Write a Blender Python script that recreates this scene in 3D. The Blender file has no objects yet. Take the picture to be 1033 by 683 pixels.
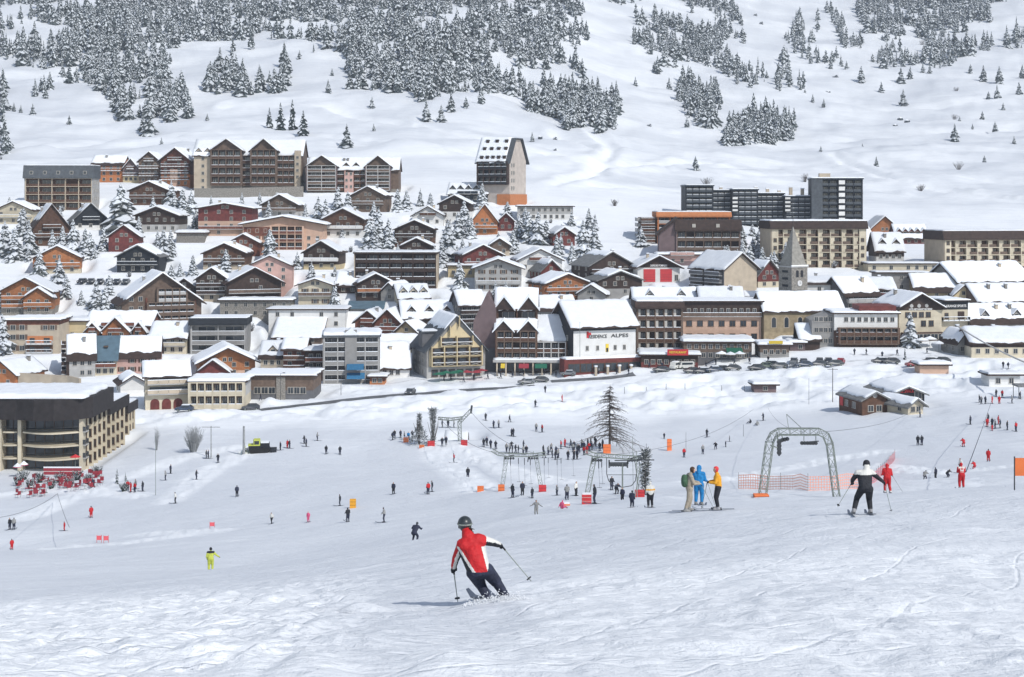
import bpy, bmesh, math, random
import numpy as np
from mathutils import Vector, Matrix
random.seed(7)
RS = np.random.RandomState(11)
R = math.radians
scene = bpy.context.scene
COL = scene.collection
F = 1500.0; CX = 516.5; YH = 200.0; IW = 1033.0; IH = 683.0

# ---------------------------------------------------------------- world, sun, camera
world = bpy.data.worlds.new("World"); scene.world = world; world.use_nodes = True
nt = world.node_tree; nt.nodes.clear()
sky = nt.nodes.new('ShaderNodeTexSky'); sky.sky_type = 'NISHITA'; sky.sun_disc = False
SUN_EL = 43.0; SUN_AZ = 140.0           # azimuth clockwise from +Y: right of and behind the viewer
sky.sun_elevation = R(SUN_EL); sky.sun_rotation = R(SUN_AZ); sky.altitude = 1800
sky.air_density = 1.0; sky.dust_density = 1.5; sky.ozone_density = 1.0
bg = nt.nodes.new('ShaderNodeBackground'); bg.inputs[1].default_value = 0.12
wo = nt.nodes.new('ShaderNodeOutputWorld')
hs_ = nt.nodes.new('ShaderNodeHueSaturation'); hs_.inputs['Saturation'].default_value = .72; nt.links.new(sky.outputs[0], hs_.inputs['Color']); nt.links.new(hs_.outputs[0], bg.inputs[0]); nt.links.new(bg.outputs[0], wo.inputs[0])
sd = bpy.data.lights.new('sun', 'SUN'); sd.energy = 2.65; sd.angle = R(0.6); sd.color = (1.0, .972, .93)
so = bpy.data.objects.new('sun', sd); COL.objects.link(so)
sv = Vector((math.sin(R(SUN_AZ))*math.cos(R(SUN_EL)), math.cos(R(SUN_AZ))*math.cos(R(SUN_EL)), math.sin(R(SUN_EL))))
so.rotation_euler = sv.to_track_quat('Z', 'Y').to_euler()
cd = bpy.data.cameras.new('camera'); cam = bpy.data.objects.new('camera', cd); COL.objects.link(cam)
cd.sensor_fit = 'HORIZONTAL'; cd.sensor_width = 36.0; cd.lens = F/IW*36.0
cd.shift_y = -(IH/2-YH)/IW
cd.clip_start = .3; cd.clip_end = 6000
cam.rotation_euler = (R(90), 0, 0); cam.location = (0, 0, 0); scene.camera = cam
vs = scene.view_settings; vs.view_transform = 'Standard'; vs.look = 'None'; vs.exposure = 0.42; vs.gamma = 1.0
vs.use_curve_mapping = False
scene.cycles.max_bounces = 5; scene.cycles.diffuse_bounces = 3; scene.cycles.glossy_bounces = 2
scene.cycles.transparent_max_bounces = 8

# ---------------------------------------------------------------- materials
MATS = {}
def mat(name, col, rough=.8, var=.25, scale=1.5, kind='plain', col2=None, spec=.3, metal=0., bump=0.):
    if name in MATS: return MATS[name]
    m = bpy.data.materials.new(name); m.use_nodes = True; t = m.node_tree; n = t.nodes; L = t.links
    b = n['Principled BSDF']; b.inputs['Roughness'].default_value = rough
    b.inputs['Specular IOR Level'].default_value = spec; b.inputs['Metallic'].default_value = metal
    c = (*col, 1); tc = n.new('ShaderNodeTexCoord')
    no = n.new('ShaderNodeTexNoise'); no.inputs['Scale'].default_value = scale; no.inputs['Detail'].default_value = 5
    L.new(tc.outputs['Object'], no.inputs['Vector'])
    oi = n.new('ShaderNodeObjectInfo')
    mx = n.new('ShaderNodeMix'); mx.data_type = 'RGBA'
    d = col2 if col2 else tuple(v*(1-var) for v in col)
    l = tuple(min(1, v*(1+var*.55)) for v in col) if not col2 else col
    mx.inputs[6].default_value = (*d, 1); mx.inputs[7].default_value = (*l, 1)
    rp = n.new('ShaderNodeMapRange'); rp.inputs[1].default_value = .32; rp.inputs[2].default_value = .68
    L.new(no.outputs[0], rp.inputs[0]); L.new(rp.outputs[0], mx.inputs[0])
    out = mx.outputs[2]
    if kind == 'wood':
        w = n.new('ShaderNodeTexWave'); w.bands_direction = 'Z'; w.inputs['Scale'].default_value = 1.6
        w.inputs['Distortion'].default_value = .6; w.inputs['Detail'].default_value = 2
        L.new(tc.outputs['Object'], w.inputs['Vector'])
        wr = n.new('ShaderNodeMapRange'); wr.inputs[1].default_value = 0; wr.inputs[2].default_value = .25
        wr.inputs[3].default_value = .55; wr.inputs[4].default_value = 1
        L.new(w.outputs[1], wr.inputs[0])
        m2 = n.new('ShaderNodeMix'); m2.data_type = 'RGBA'; m2.blend_type = 'MULTIPLY'; m2.inputs[0].default_value = 1
        L.new(out, m2.inputs[6]); L.new(wr.outputs[0], m2.inputs[7]); out = m2.outputs[2]
    # slight object-to-object difference
    hs = n.new('ShaderNodeHueSaturation'); vr = n.new('ShaderNodeMapRange')
    vr.inputs[3].default_value = .88; vr.inputs[4].default_value = 1.1
    L.new(oi.outputs['Random'], vr.inputs[0]); L.new(vr.outputs[0], hs.inputs['Value']); L.new(out, hs.inputs['Color'])
    L.new(hs.outputs[0], b.inputs['Base Color'])
    if bump:
        bp = n.new('ShaderNodeBump'); bp.inputs['Strength'].default_value = bump; bp.inputs['Distance'].default_value = .05
        L.new(no.outputs[0], bp.inputs['Height']); L.new(bp.outputs[0], b.inputs['Normal'])
    MATS[name] = m
    return m
mat('snow', (.86, .885, .91), .75, .05, .8, spec=.25, bump=.4)
mat('frost', (.70, .73, .76), .8, .2, 3)
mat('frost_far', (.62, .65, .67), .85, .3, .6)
mat('needles_hoar', (.15, .165, .16), .85, .5, 3)
mat('spire', (.30, .285, .25), .7, .25, 1.2)
mat('needles', (.035, .052, .048), .8, .5, 2)
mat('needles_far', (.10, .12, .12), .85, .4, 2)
mat('bark', (.075, .058, .045), .9, .4, 4)
mat('twig', (.10, .085, .075), .9, .4, 4)
mat('hoar', (.35, .36, .36), .9, .5, 5)
mat('cream', (.60, .53, .40), .85, .14, .5)
mat('white', (.74, .73, .70), .85, .08, .5)
mat('beige', (.50, .42, .32), .85, .14, .5)
mat('peach', (.62, .42, .31), .85, .14, .5)
mat('pale_render', (.54, .475, .42), .85, .14, .5)
mat('pink', (.56, .36, .31), .85, .14, .5)
mat('grey', (.30, .29, .275), .85, .18, .5)
mat('lightgrey', (.45, .44, .42), .85, .16, .5)
mat('darkgrey', (.13, .13, .135), .85, .2, .5)
mat('stone', (.27, .25, .22), .9, .4, 2.5)
mat('ochre', (.36, .285, .18), .9, .25, .8)
mat('yellow', (.60, .49, .30), .85, .12, .5)
mat('brown', (.125, .066, .042), .8, .35, 1, 'wood')
mat('attic', (.035, .03, .03), .8, .3, 1, 'wood')
mat('dbrown', (.06, .038, .03), .8, .35, 1, 'wood')
mat('rbrown', (.19, .072, .045), .8, .3, 1, 'wood')
mat('gbrown', (.17, .12, .09), .8, .3, 1, 'wood')
mat('orange', (.42, .17, .07), .8, .25, 1, 'wood')
mat('oranger', (.50, .19, .075), .75, .15, 1)
mat('dred', (.17, .045, .038), .8, .3, 1, 'wood')
mat('mauve', (.175, .125, .125), .85, .2, .5)
mat('black', (.022, .026, .032), .7, .3, 1, 'wood')
mat('blueblack', (.022, .032, .045), .6, .35, 1)
mat('slate', (.085, .095, .105), .7, .3, 1.2)
mat('bluemetal', (.10, .16, .20), .45, .2, .6, spec=.5)
mat('greyroof', (.20, .20, .195), .8, .3, 1.2)
mat('glass', (.035, .045, .055), .12, .5, .35, spec=.7)
mat('frame_white', (.46, .43, .38), .7, .1, 2)
mat('frame_brown', (.13, .08, .05), .7, .2, 2)
mat('metal', (.28, .29, .28), .45, .2, 2, metal=.6)
mat('galv', (.24, .27, .24), .6, .3, 3)
mat('steel_dark', (.06, .065, .07), .5, .3, 3)
mat('pad_red', (.60, .045, .05), .6, .15, 2)
mat('pad_orange', (.80, .20, .06), .6, .12, 2)
mat('garage_red', (.50, .045, .05), .6, .12, .8)
mat('green_cloth', (.02, .14, .085), .8, .2, 2)
mat('blue_cloth', (.04, .17, .32), .8, .2, 2)
mat('red_cloth', (.33, .045, .06), .8, .2, 2)
mat('yellow_sign', (.72, .52, .05), .6, .1, 2)
mat('asphalt', (.10, .105, .11), .9, .35, .5, col2=(.2, .205, .215))
mat('sign_dark', (.05, .05, .05), .7, .1)
mat('sign_white', (.75, .74, .72), .7, .1)
mat('skin', (.55, .33, .23), .6, .1, 8)
mat('hair', (.07, .04, .025), .7, .3, 20)
mat('c_red', (.50, .018, .022), .65, .12, 9, bump=.9)
mat('c_white', (.66, .65, .60), .75, .08, 9, bump=.9)
mat('c_black', (.022, .024, .03), .7, .3, 9, bump=.9)
mat('c_navy', (.03, .035, .06), .75, .3, 9, bump=.9)
mat('c_grey', (.28, .28, .27), .8, .2, 9, bump=.9)
mat('c_tan', (.36, .31, .24), .8, .15, 9, bump=.9)
mat('c_blue', (.02, .22, .50), .7, .15, 9, bump=.9)
mat('c_yellow', (.72, .34, .03), .7, .1, 9, bump=.9)
mat('c_lime', (.55, .60, .10), .7, .1, 9, bump=.9)
mat('c_pink', (.62, .10, .20), .7, .1, 9, bump=.9)
mat('c_green', (.06, .12, .07), .8, .2, 9, bump=.9)
mat('boot', (.30, .30, .31), .5, .3, 9)
mat('helmet', (.035, .042, .045), .35, .2, 9, spec=.5)
mat('ski', (.10, .12, .16), .4, .3, 4)
mat('rubber', (.02, .02, .02), .9, .2)
for i, (c) in enumerate([(.05, .055, .065), (.07, .075, .08), (.05, .07, .11), (.17, .18, .19), (.30, .02, .03), (.10, .13, .10)]):
    mat('paint%d' % i, c, .35, .1, 2, spec=.5)

def snow_ground():
    m = bpy.data.materials.new('snow_ground'); m.use_nodes = True; t = m.node_tree; n = t.nodes; L = t.links
    b = n['Principled BSDF']; b.inputs['Roughness'].default_value = .7; b.inputs['Specular IOR Level'].default_value = .25
    tc = n.new('ShaderNodeTexCoord')
    def noise(sc, det=4, dist=0, vec=None, rough=.55):
        a = n.new('ShaderNodeTexNoise'); a.inputs['Scale'].default_value = sc; a.inputs['Detail'].default_value = det
        a.inputs['Distortion'].default_value = dist; a.inputs['Roughness'].default_value = rough
        L.new(vec if vec else tc.outputs['Object'], a.inputs['Vector']); return a.outputs[0]
    mp = n.new('ShaderNodeMapping'); mp.inputs['Scale'].default_value = (.25, 1.6, 1); mp.inputs['Rotation'].default_value = (0, 0, R(24))
    L.new(tc.outputs['Object'], mp.inputs['Vector'])
    mp2 = n.new('ShaderNodeMapping'); mp2.inputs['Scale'].default_value = (.7, 2.2, 1); mp2.inputs['Rotation'].default_value = (0, 0, R(-35))
    L.new(tc.outputs['Object'], mp2.inputs['Vector'])
    at = n.new('ShaderNodeAttribute'); at.attribute_name = 'packed'
    # packed piste slightly greyer than fresh powder, streaked by skis and snow groomers
    st = noise(.22, 6, .8, mp.outputs[0]); big = noise(.035, 4, .6)
    ma = n.new('ShaderNodeMath'); ma.operation = 'MULTIPLY_ADD'; L.new(st, ma.inputs[0]); ma.inputs[1].default_value = .9
    L.new(at.outputs['Fac'], ma.inputs[2])
    mb = n.new('ShaderNodeMath'); mb.operation = 'ADD'; L.new(ma.outputs[0], mb.inputs[0]); L.new(big, mb.inputs[1])
    mr = n.new('ShaderNodeMapRange'); mr.inputs[1].default_value = .85; mr.inputs[2].default_value = 1.75; L.new(mb.outputs[0], mr.inputs[0])
    mx = n.new('ShaderNodeMix'); mx.data_type = 'RGBA'; mx.inputs[6].default_value = (.89, .91, .92, 1); mx.inputs[7].default_value = (.70, .725, .755, 1)
    L.new(mr.outputs[0], mx.inputs[0])
    dv = n.new('ShaderNodeAttribute'); dv.attribute_name = 'dirt'
    dn = noise(.5, 5); dm = n.new('ShaderNodeMath'); dm.operation = 'MULTIPLY'; L.new(dn, dm.inputs[0]); L.new(dv.outputs['Fac'], dm.inputs[1])
    dr = n.new('ShaderNodeMapRange'); dr.inputs[1].default_value = .3; dr.inputs[2].default_value = .62; L.new(dm.outputs[0], dr.inputs[0])
    m2 = n.new('ShaderNodeMix'); m2.data_type = 'RGBA'; m2.inputs[7].default_value = (.30, .30, .31, 1)
    L.new(dr.outputs[0], m2.inputs[0]); L.new(mx.outputs[2], m2.inputs[6]); L.new(m2.outputs[2], b.inputs['Base Color'])
    # relief at several sizes
    f1 = noise(5.5, 6, .3, rough=.65); f2 = noise(.9, 6, .8, mp.outputs[0]); f3 = noise(.25, 5, .5); f4 = noise(1.6, 8, 1.5, mp2.outputs[0], .7)
    prev = None; extra = []
    for rot, sc, dst, ph in ((62, .16, 9, 0), (95, .11, 12, 7), (28, .13, 14, 19), (125, .09, 16, 31)):
        m_ = n.new('ShaderNodeMapping'); m_.inputs['Rotation'].default_value = (0, 0, R(rot)); m_.inputs['Location'].default_value = (ph, ph*2, 0); L.new(tc.outputs['Object'], m_.inputs['Vector'])
        w_ = n.new('ShaderNodeTexWave'); w_.wave_profile = 'SAW'; w_.inputs['Scale'].default_value = sc; w_.inputs['Distortion'].default_value = dst; w_.inputs['Detail'].default_value = 1; w_.inputs['Detail Scale'].default_value = .35; L.new(m_.outputs[0], w_.inputs['Vector'])
        a_ = n.new('ShaderNodeMath'); a_.operation = 'PINGPONG'; a_.inputs[1].default_value = .5; L.new(w_.outputs[1], a_.inputs[0])
        g_ = n.new('ShaderNodeMapRange'); g_.inputs[1].default_value = .0; g_.inputs[2].default_value = .022; L.new(a_.outputs[0], g_.inputs[0])
        extra.append(g_.outputs[0])
    f5 = extra[0]
    for e_ in extra[1:]: q_ = n.new('ShaderNodeMath'); q_.operation = 'MULTIPLY'; L.new(f5, q_.inputs[0]); L.new(e_, q_.inputs[1]); f5 = q_.outputs[0]
    f6 = noise(14, 3, 0, rough=.7)
    for src, s, dist in ((f6, .6, .03), (f1, .75, .07), (f5, .5, .03), (f4, .4, .05), (f2, .35, .14), (f3, .5, .6)):
        bp = n.new('ShaderNodeBump'); bp.inputs['Strength'].default_value = s; bp.inputs['Distance'].default_value = dist
        L.new(src, bp.inputs['Height'])
        if prev: L.new(prev, bp.inputs['Normal'])
        prev = bp.outputs[0]
    L.new(prev, b.inputs['Normal'])
    MATS['snow_ground'] = m
snow_ground()

def net_mat(name, col, cover):
    m = bpy.data.materials.new(name); m.use_nodes = True; t = m.node_tree; n = t.nodes; L = t.links
    b = n['Principled BSDF']; b.inputs['Base Color'].default_value = (*col, 1); b.inputs['Roughness'].default_value = .7
    tc = n.new('ShaderNodeTexCoord'); outs = []
    sp = n.new('ShaderNodeSeparateXYZ'); L.new(tc.outputs['UV'], sp.inputs[0])
    for k in (0, 1):
        fr = n.new('ShaderNodeMath'); fr.operation = 'FRACT'; L.new(sp.outputs[k], fr.inputs[0])
        lt = n.new('ShaderNodeMath'); lt.operation = 'LESS_THAN'; L.new(fr.outputs[0], lt.inputs[0]); lt.inputs[1].default_value = cover
        outs.append(lt.outputs[0])
    mx = n.new('ShaderNodeMath'); mx.operation = 'MAXIMUM'; L.new(outs[0], mx.inputs[0]); L.new(outs[1], mx.inputs[1])
    L.new(mx.outputs[0], b.inputs['Alpha']); MATS[name] = m
net_mat('net_orange', (.80, .33, .22), .22)
net_mat('net_red', (.75, .12, .14), .25)

# ---------------------------------------------------------------- terrain
def pchip(x, y, q):
    """monotone cubic along axis 0 of y"""
    x = np.asarray(x, float); y = np.asarray(y, float)
    h = np.diff(x); hs = h.reshape((-1,)+(1,)*(y.ndim-1)); dl = np.diff(y, axis=0)/hs
    m = np.zeros_like(y)
    w1 = 2*hs[1:]+hs[:-1]; w2 = hs[1:]+2*hs[:-1]
    ok = dl[1:]*dl[:-1] > 0
    with np.errstate(divide='ignore', invalid='ignore'):
        mm = (w1+w2)/(w1/dl[:-1]+w2/dl[1:])
    m[1:-1] = np.where(ok, mm, 0); m[0] = dl[0]; m[-1] = dl[-1]
    i = np.clip(np.searchsorted(x, q)-1, 0, len(x)-2); t = (q-x[i])/h[i]
    t = t.reshape((-1,)+(1,)*(y.ndim-1)); hh = h[i].reshape(t.shape)
    return (y[i]*(2*t**3-3*t**2+1)+m[i]*hh*(t**3-2*t**2+t)+y[i+1]*(-2*t**3+3*t**2)+m[i+1]*hh*(t**3-t**2))
PX = np.array([-200, 0, 212, 420, 540, 700, 870, 1033, 1230.])
ROWS = {
 26: [650, 638, 624, 608, 602, 592, 585, 590, 600], 45: [610, 600, 588, 563, 550, 534, 521, 512, 505],
 58: [602, 592, 577, 552, 536, 515, 509, 495, 488], 70: [596, 588, 571, 546, 527, 511, 503, 491, 482], 100: [592, 585, 578, 547, 522, 509, 500, 492, 480],
 130: [584, 578, 571, 545, 521, 504, 501, 490, 476], 160: [572, 564, 556, 533, 512, 498, 491, 480, 466],
 200: [556, 549, 530, 509, 495, 487, 478, 466, 452], 250: [522, 514, 494, 480, 472, 468, 460, 445, 430],
 300: [480, 475, 461, 456, 452, 448, 435, 416, 400], 340: [448, 442, 430, 424, 422, 420, 410, 396, 382],
 400: [392, 391, 393, 387, 384, 374, 362, 357, 350], 490: [290, 290, 290, 282, 278, 272, 270, 272, 275],
 590: [205, 205, 200, 200, 206, 218, 236, 240, 243], 700: [162, 160, 158, 155, 168, 185, 196, 198, 200],
 850: [128, 125, 122, 114, 130, 155, 164, 166, 165], 1000: [88, 85, 78, 72, 98, 130, 140, 138, 135],
 1300: [12, 10, 8, 2, 22, 62, 76, 72, 68], 1700: [-45, -50, -50, -55, -45, -15, 0, -6, -10], 2300: [-110, -115, -120, -120, -115, -95, -85, -90, -95]}
dk = sorted(ROWS)
dkn = np.array([5, 12]+dk, float)
zk = np.zeros((len(dkn), len(PX)))
zk[0] = -1.7-.18*5; zk[1] = -1.7-.18*12
for i, d in enumerate(dk): zk[i+2] = -(np.array(ROWS[d])-YH)/F*d
LD = np.linspace(math.log(5), math.log(2300), 1600); UF = np.linspace(-.48, .48, 193)
ztab = pchip(dkn, zk, np.exp(LD))
ztab = pchip((PX-CX)/F, ztab.T, UF).T            # [d, u]
def hsh(ix, iy, s):
    n = np.sin(ix*127.1+iy*311.7+s*74.7)*43758.5453; return n-np.floor(n)
def vnoise(x, y, s=0):
    ix = np.floor(x); iy = np.floor(y); fx = x-ix; fy = y-iy
    fx = fx*fx*fx*(fx*(fx*6-15)+10); fy = fy*fy*fy*(fy*(fy*6-15)+10)
    a = hsh(ix, iy, s); b = hsh(ix+1, iy, s); c = hsh(ix, iy+1, s); d = hsh(ix+1, iy+1, s)
    return (a+(b-a)*fx+(c-a)*fy+(a-b-c+d)*fx*fy)*2-1
def fbm(x, y, s, o=4):
    r = 0; a = 1.
    for k in range(o): r = r+a*vnoise(x*2**k+k*17.3, y*2**k-k*9.1, s+k); a *= .5
    return r
def sst(a, b, x):
    t = np.clip((x-a)/(b-a), 0, 1); return t*t*(3-2*t)
ROADS = []
PADS = []       # (cx, cy, ca, sa, hw, hd0, hd1, z)
def H0(x, y):
    """smooth terrain without small relief, arrays"""
    x = np.asarray(x, float); y = np.asarray(y, float)
    d = np.clip(y, 5.001, 2299); u = np.clip(x/d, UF[0], UF[-1]-1e-6)
    fi = (np.log(d)-LD[0])/(LD[1]-LD[0]); i = np.clip(fi.astype(int), 0, len(LD)-2); fi = fi-i
    fj = (u-UF[0])/(UF[1]-UF[0]); j = np.clip(fj.astype(int), 0, len(UF)-2); fj = fj-j
    z = (ztab[i, j]*(1-fi)*(1-fj)+ztab[i+1, j]*fi*(1-fj)+ztab[i, j+1]*(1-fi)*fj+ztab[i+1, j+1]*fi*fj)
    return np.where(y < 5, -1.7-.18*y, z)
def segd(x, y, pts):
    """distance to a polyline and side"""
    best = np.full(np.shape(x), 1e9)
    for (x0, y0), (x1, y1) in zip(pts, pts[1:]):
        dx, dy = x1-x0, y1-y0; t = np.clip(((x-x0)*dx+(y-y0)*dy)/(dx*dx+dy*dy), 0, 1)
        best = np.minimum(best, np.hypot(x-x0-t*dx, y-y0-t*dy))
    return best
def pw(*a): return [((px-CX)/F*d, d) for px, d in a]
TRAILS = [pw((60, 760), (200, 790), (330, 760), (440, 725), (520, 690)), pw((0, 690), (120, 700), (200, 690)), pw((230, 900), (330, 880), (430, 800), (560, 740)), pw((560, 860), (620, 780), (690, 760), (860, 800), (1033, 790)), pw((520, 760), (600, 730), (720, 820)), pw((560, 1000), (620, 830), (600, 700), (560, 640)), pw((690, 960), (860, 1000), (1033, 1060)), pw((650, 1150), (800, 1120), (1033, 1180)), pw((840, 900), (900, 770), (1033, 700)), pw((600, 650), (750, 680), (900, 720))]
STRIPS = [pw((436, 308), (446, 280), (462, 250), (487, 212)), pw((478, 300), (500, 262), (530, 235), (572, 215)), pw((455, 306), (470, 285), (486, 268))]
def relief(x, y):
    """small relief: chopped snow near the viewer, piste ripples, ploughed banks before the village, gullies on the far slope"""
    sh = np.shape(x); x = np.asarray(x, float).ravel(); y = np.asarray(y, float).ravel(); z = np.zeros(x.size)
    k = np.nonzero(y < 82)[0]
    if k.size:
        X, Y = x[k], y[k]; yy = np.maximum(Y, 5)
        q = .045*fbm(X/1.6, Y/1.6, 1, 4)*(1-sst(45, 80, Y))+.012*fbm(X/.35, Y/.5, 21, 3)*(1-sst(24, 40, Y))
        rgh = sst(-.02, .03, X/yy+.06*fbm(X/3, Y/5, 44, 2)-.004*(Y-26))*(1-sst(28, 34, Y-X*.15)); q = q+rgh*(.03*fbm(X/.5, Y/.8, 15, 3)+.06)
        chop = sst(-1.6, -3.6, X*26/yy+.5*fbm(X/2, Y/2, 33, 2))*(1-sst(36, 46, Y))*sst(10, 14, Y)
        q = q+chop*(.05*fbm(X/.42, Y/.6, 5, 4)+.07*np.abs(fbm(X/.8, Y/1.1, 25, 3))-.05*np.exp(-(fbm(X/1.7, Y/2.6, 35, 2)/.05)**2)); z[k] += q
    k = np.nonzero((y > 18) & (y < 700))[0]
    if k.size: z[k] += .22*fbm(x[k]/14, y[k]/22, 2, 3)*sst(18, 60, y[k])*(1-sst(600, 700, y[k]))
    k = np.nonzero((y > 95) & (y < 345))[0]
    if k.size:
        X, Y = x[k], y[k]; q = .30*np.abs(fbm(X/5.5, Y/3.5, 81, 3))*sst(95, 130, Y)*(1-sst(165, 185, Y))*sst(.0, .03, X/Y+.01)
        for t in STRIPS: d = segd(X, Y, t); m = 1-sst(1.6, 3.2, d); q = q+m*(.20*fbm(X/.9, Y/.9, 71, 2)+.12*np.sin(Y*1.1)+.1)
        z[k] += q
    k = np.nonzero((y > 338) & (y < 400))[0]
    if k.size:
        X, Y = x[k], y[k]; pl = sst(338, 352, Y)*(1-sst(390, 400, Y))
        for t in ROADS: pl = pl*sst(2.2, 6, segd(X, Y, t))
        z[k] += pl*(.95*fbm(X/7, Y/5, 3, 4)+.7*np.abs(fbm(X/24, Y/6, 9, 3)))
    k = np.nonzero(y > 600)[0]
    if k.size:
        X, Y = x[k], y[k]; q = sst(600, 760, Y)*(3.2*fbm(X/75, Y/65, 4, 4)+.8*fbm(X/18, Y/16, 6, 3)-1.6*np.abs(fbm(X/90, Y/30, 8, 3)))
        for t in TRAILS: d = segd(X, Y, t)+2*fbm(X/25, Y/25, 61, 2); q = q-1.6*np.exp(-(d/4.)**2)+1.0*np.exp(-((d-7)/4.)**2)
        z[k] += q
    return z.reshape(sh)
def H(x, y, pads=True):
    z = H0(x, y)+relief(x, y)
    if pads:
        for cx, cy, ca, sa, hw, d0, d1, pz in PADS:
            k = np.nonzero((np.abs(x-cx) < 75) & (np.abs(y-cy) < 75))
            if not k[0].size: continue
            dx = x[k]-cx; dy = y[k]-cy; lx = dx*ca+dy*sa; ly = -dx*sa+dy*ca
            ex = np.maximum(np.abs(lx)-hw, 0); ey = np.maximum(np.maximum(d0-ly, ly-d1), 0)
            w = 1-sst(0, 4.5, np.sqrt(ex*ex+ey*ey)); z[k] = z[k]*(1-w)+pz*w
    return z
def Hs(x, y): return float(H(np.array([x]), np.array([y]))[0])
def row_of(z, y): return YH-z*F/y
def gd(px, row, dmin=120, dmax=2200):
    """distance at which the ground along this column first reaches the row"""
    d = np.geomspace(dmin, dmax, 2500); z = H0((px-CX)/F*d, d); r = row_of(z, d)
    k = np.nonzero(r <= row)[0]
    return float(d[k[0]]) if len(k) else dmax

def pr(*a): return [((px-CX)/F*gd(px, r, 126), gd(px, r, 126)) for px, r in a]
STRIPS += [pr((60, 553), (120, 549), (215, 535)), pr((150, 538), (200, 536)), pr((30, 522), (70, 502), (115, 489)), pr((170, 505), (215, 472), (250, 457)), pr((125, 482), (180, 463), (240, 452)), pr((760, 478), (830, 464), (890, 456)), pr((700, 486), (790, 480)), pr((640, 412), (760, 404), (850, 408)), pr((880, 470), (960, 478), (1033, 470)), pr((0, 500), (60, 494), (140, 500))]
def prr(*a): return [((px-CX)/F*gd(px, r, 300), gd(px, r, 300)) for px, r in a]
ROADS += [prr((262, 414), (330, 407), (400, 399.5), (470, 394), (540, 390)), prr((556, 385), (600, 382), (640, 378))]
# ---------------------------------------------------------------- object helpers
def put(o, parent=None, loc=None, rz=None):
    COL.objects.link(o)
    if parent is not None: o.parent = parent
    if loc is not None: o.location = loc
    if rz is not None: o.rotation_euler = (0, 0, rz)
    return o
def tag(o, label=None, cat=None, group=None, kind=None):
    if label: o['label'] = label
    if cat: o['category'] = cat
    if group: o['group'] = group
    if kind: o['kind'] = kind
    return o
def empty(name, loc, rz=0, label=None, cat=None, group=None):
    o = bpy.data.objects.new(name, None); o.empty_display_size = .5
    put(o, None, loc, rz); return tag(o, label, cat, group)
class MB:
    def __init__(s): s.v = []; s.f = []; s.m = []; s.slots = []
    def slot(s, name):
        if name not in s.slots: s.slots.append(name)
        return s.slots.index(name)
    def add(s, vs, fs, m):
        k = len(s.v); s.v += [tuple(v) for v in vs]; s.f += [tuple(i+k for i in f) for f in fs]; s.m += [s.slot(m)]*len(fs); return s
    def box(s, x0, x1, y0, y1, z0, z1, m):
        return s.add([(x0, y0, z0), (x1, y0, z0), (x1, y1, z0), (x0, y1, z0), (x0, y0, z1), (x1, y0, z1), (x1, y1, z1), (x0, y1, z1)],
                     [(0, 3, 2, 1), (4, 5, 6, 7), (0, 1, 5, 4), (1, 2, 6, 5), (2, 3, 7, 6), (3, 0, 4, 7)], m)
    def prism(s, poly, y0, y1, m, axis='y'):
        """poly in (a, z); extruded along axis"""
        n = len(poly)
        if axis == 'y': vs = [(a, y0, z) for a, z in poly]+[(a, y1, z) for a, z in poly]
        else: vs = [(y0, a, z) for a, z in poly]+[(y1, a, z) for a, z in poly]
        fs = [tuple(range(n))[::-1] if axis == 'x' else tuple(range(n)), tuple(range(n, 2*n)) if axis == 'x' else tuple(range(n, 2*n))[::-1]]
        for i in range(n):
            j = (i+1) % n; fs.append((i, i+n, j+n, j) if axis == 'y' else (i, j, j+n, i+n))
        return s.add(vs, fs, m)
    def bar(s, a, b, r, m, r2=None, n=4):
        a = Vector(a); b = Vector(b); d = b-a
        if d.length < 1e-6: return s
        r2 = r if r2 is None else r2
        q = d.to_track_quat('Z', 'Y'); vs = []
        for p, rr in ((a, r), (b, r2)):
            for k in range(n):
                an = 2*math.pi*(k+.5)/n; vs.append(p+q @ Vector((math.cos(an)*rr, math.sin(an)*rr, 0)))
        fs = [(k, (k+1) % n, n+(k+1) % n, n+k) for k in range(n)]+[tuple(range(n))[::-1], tuple(range(n, 2*n))]
        return s.add(vs, fs, m)
    def disc(s, c, ax, r, th, m, n=14):
        c = Vector(c); ax = Vector(ax).normalized()*th/2; return s.bar(c-ax, c+ax, r, m, n=n)
    def mesh(s, name='mesh', smooth=False):
        me = bpy.data.meshes.new(name); me.from_pydata(s.v, [], s.f)
        for k in s.slots: me.materials.append(MATS[k])
        me.polygons.foreach_set('material_index', s.m)
        if smooth: me.polygons.foreach_set('use_smooth', [True]*len(s.f))
        me.update(); return me
    def build(s, name, parent=None, loc=None, rz=None, smooth=False):
        return put(bpy.data.objects.new(name, s.mesh(name, smooth)), parent, loc, rz)
def link(name, me, parent=None, loc=None, rz=None): return put(bpy.data.objects.new(name, me), parent, loc, rz)
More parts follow.
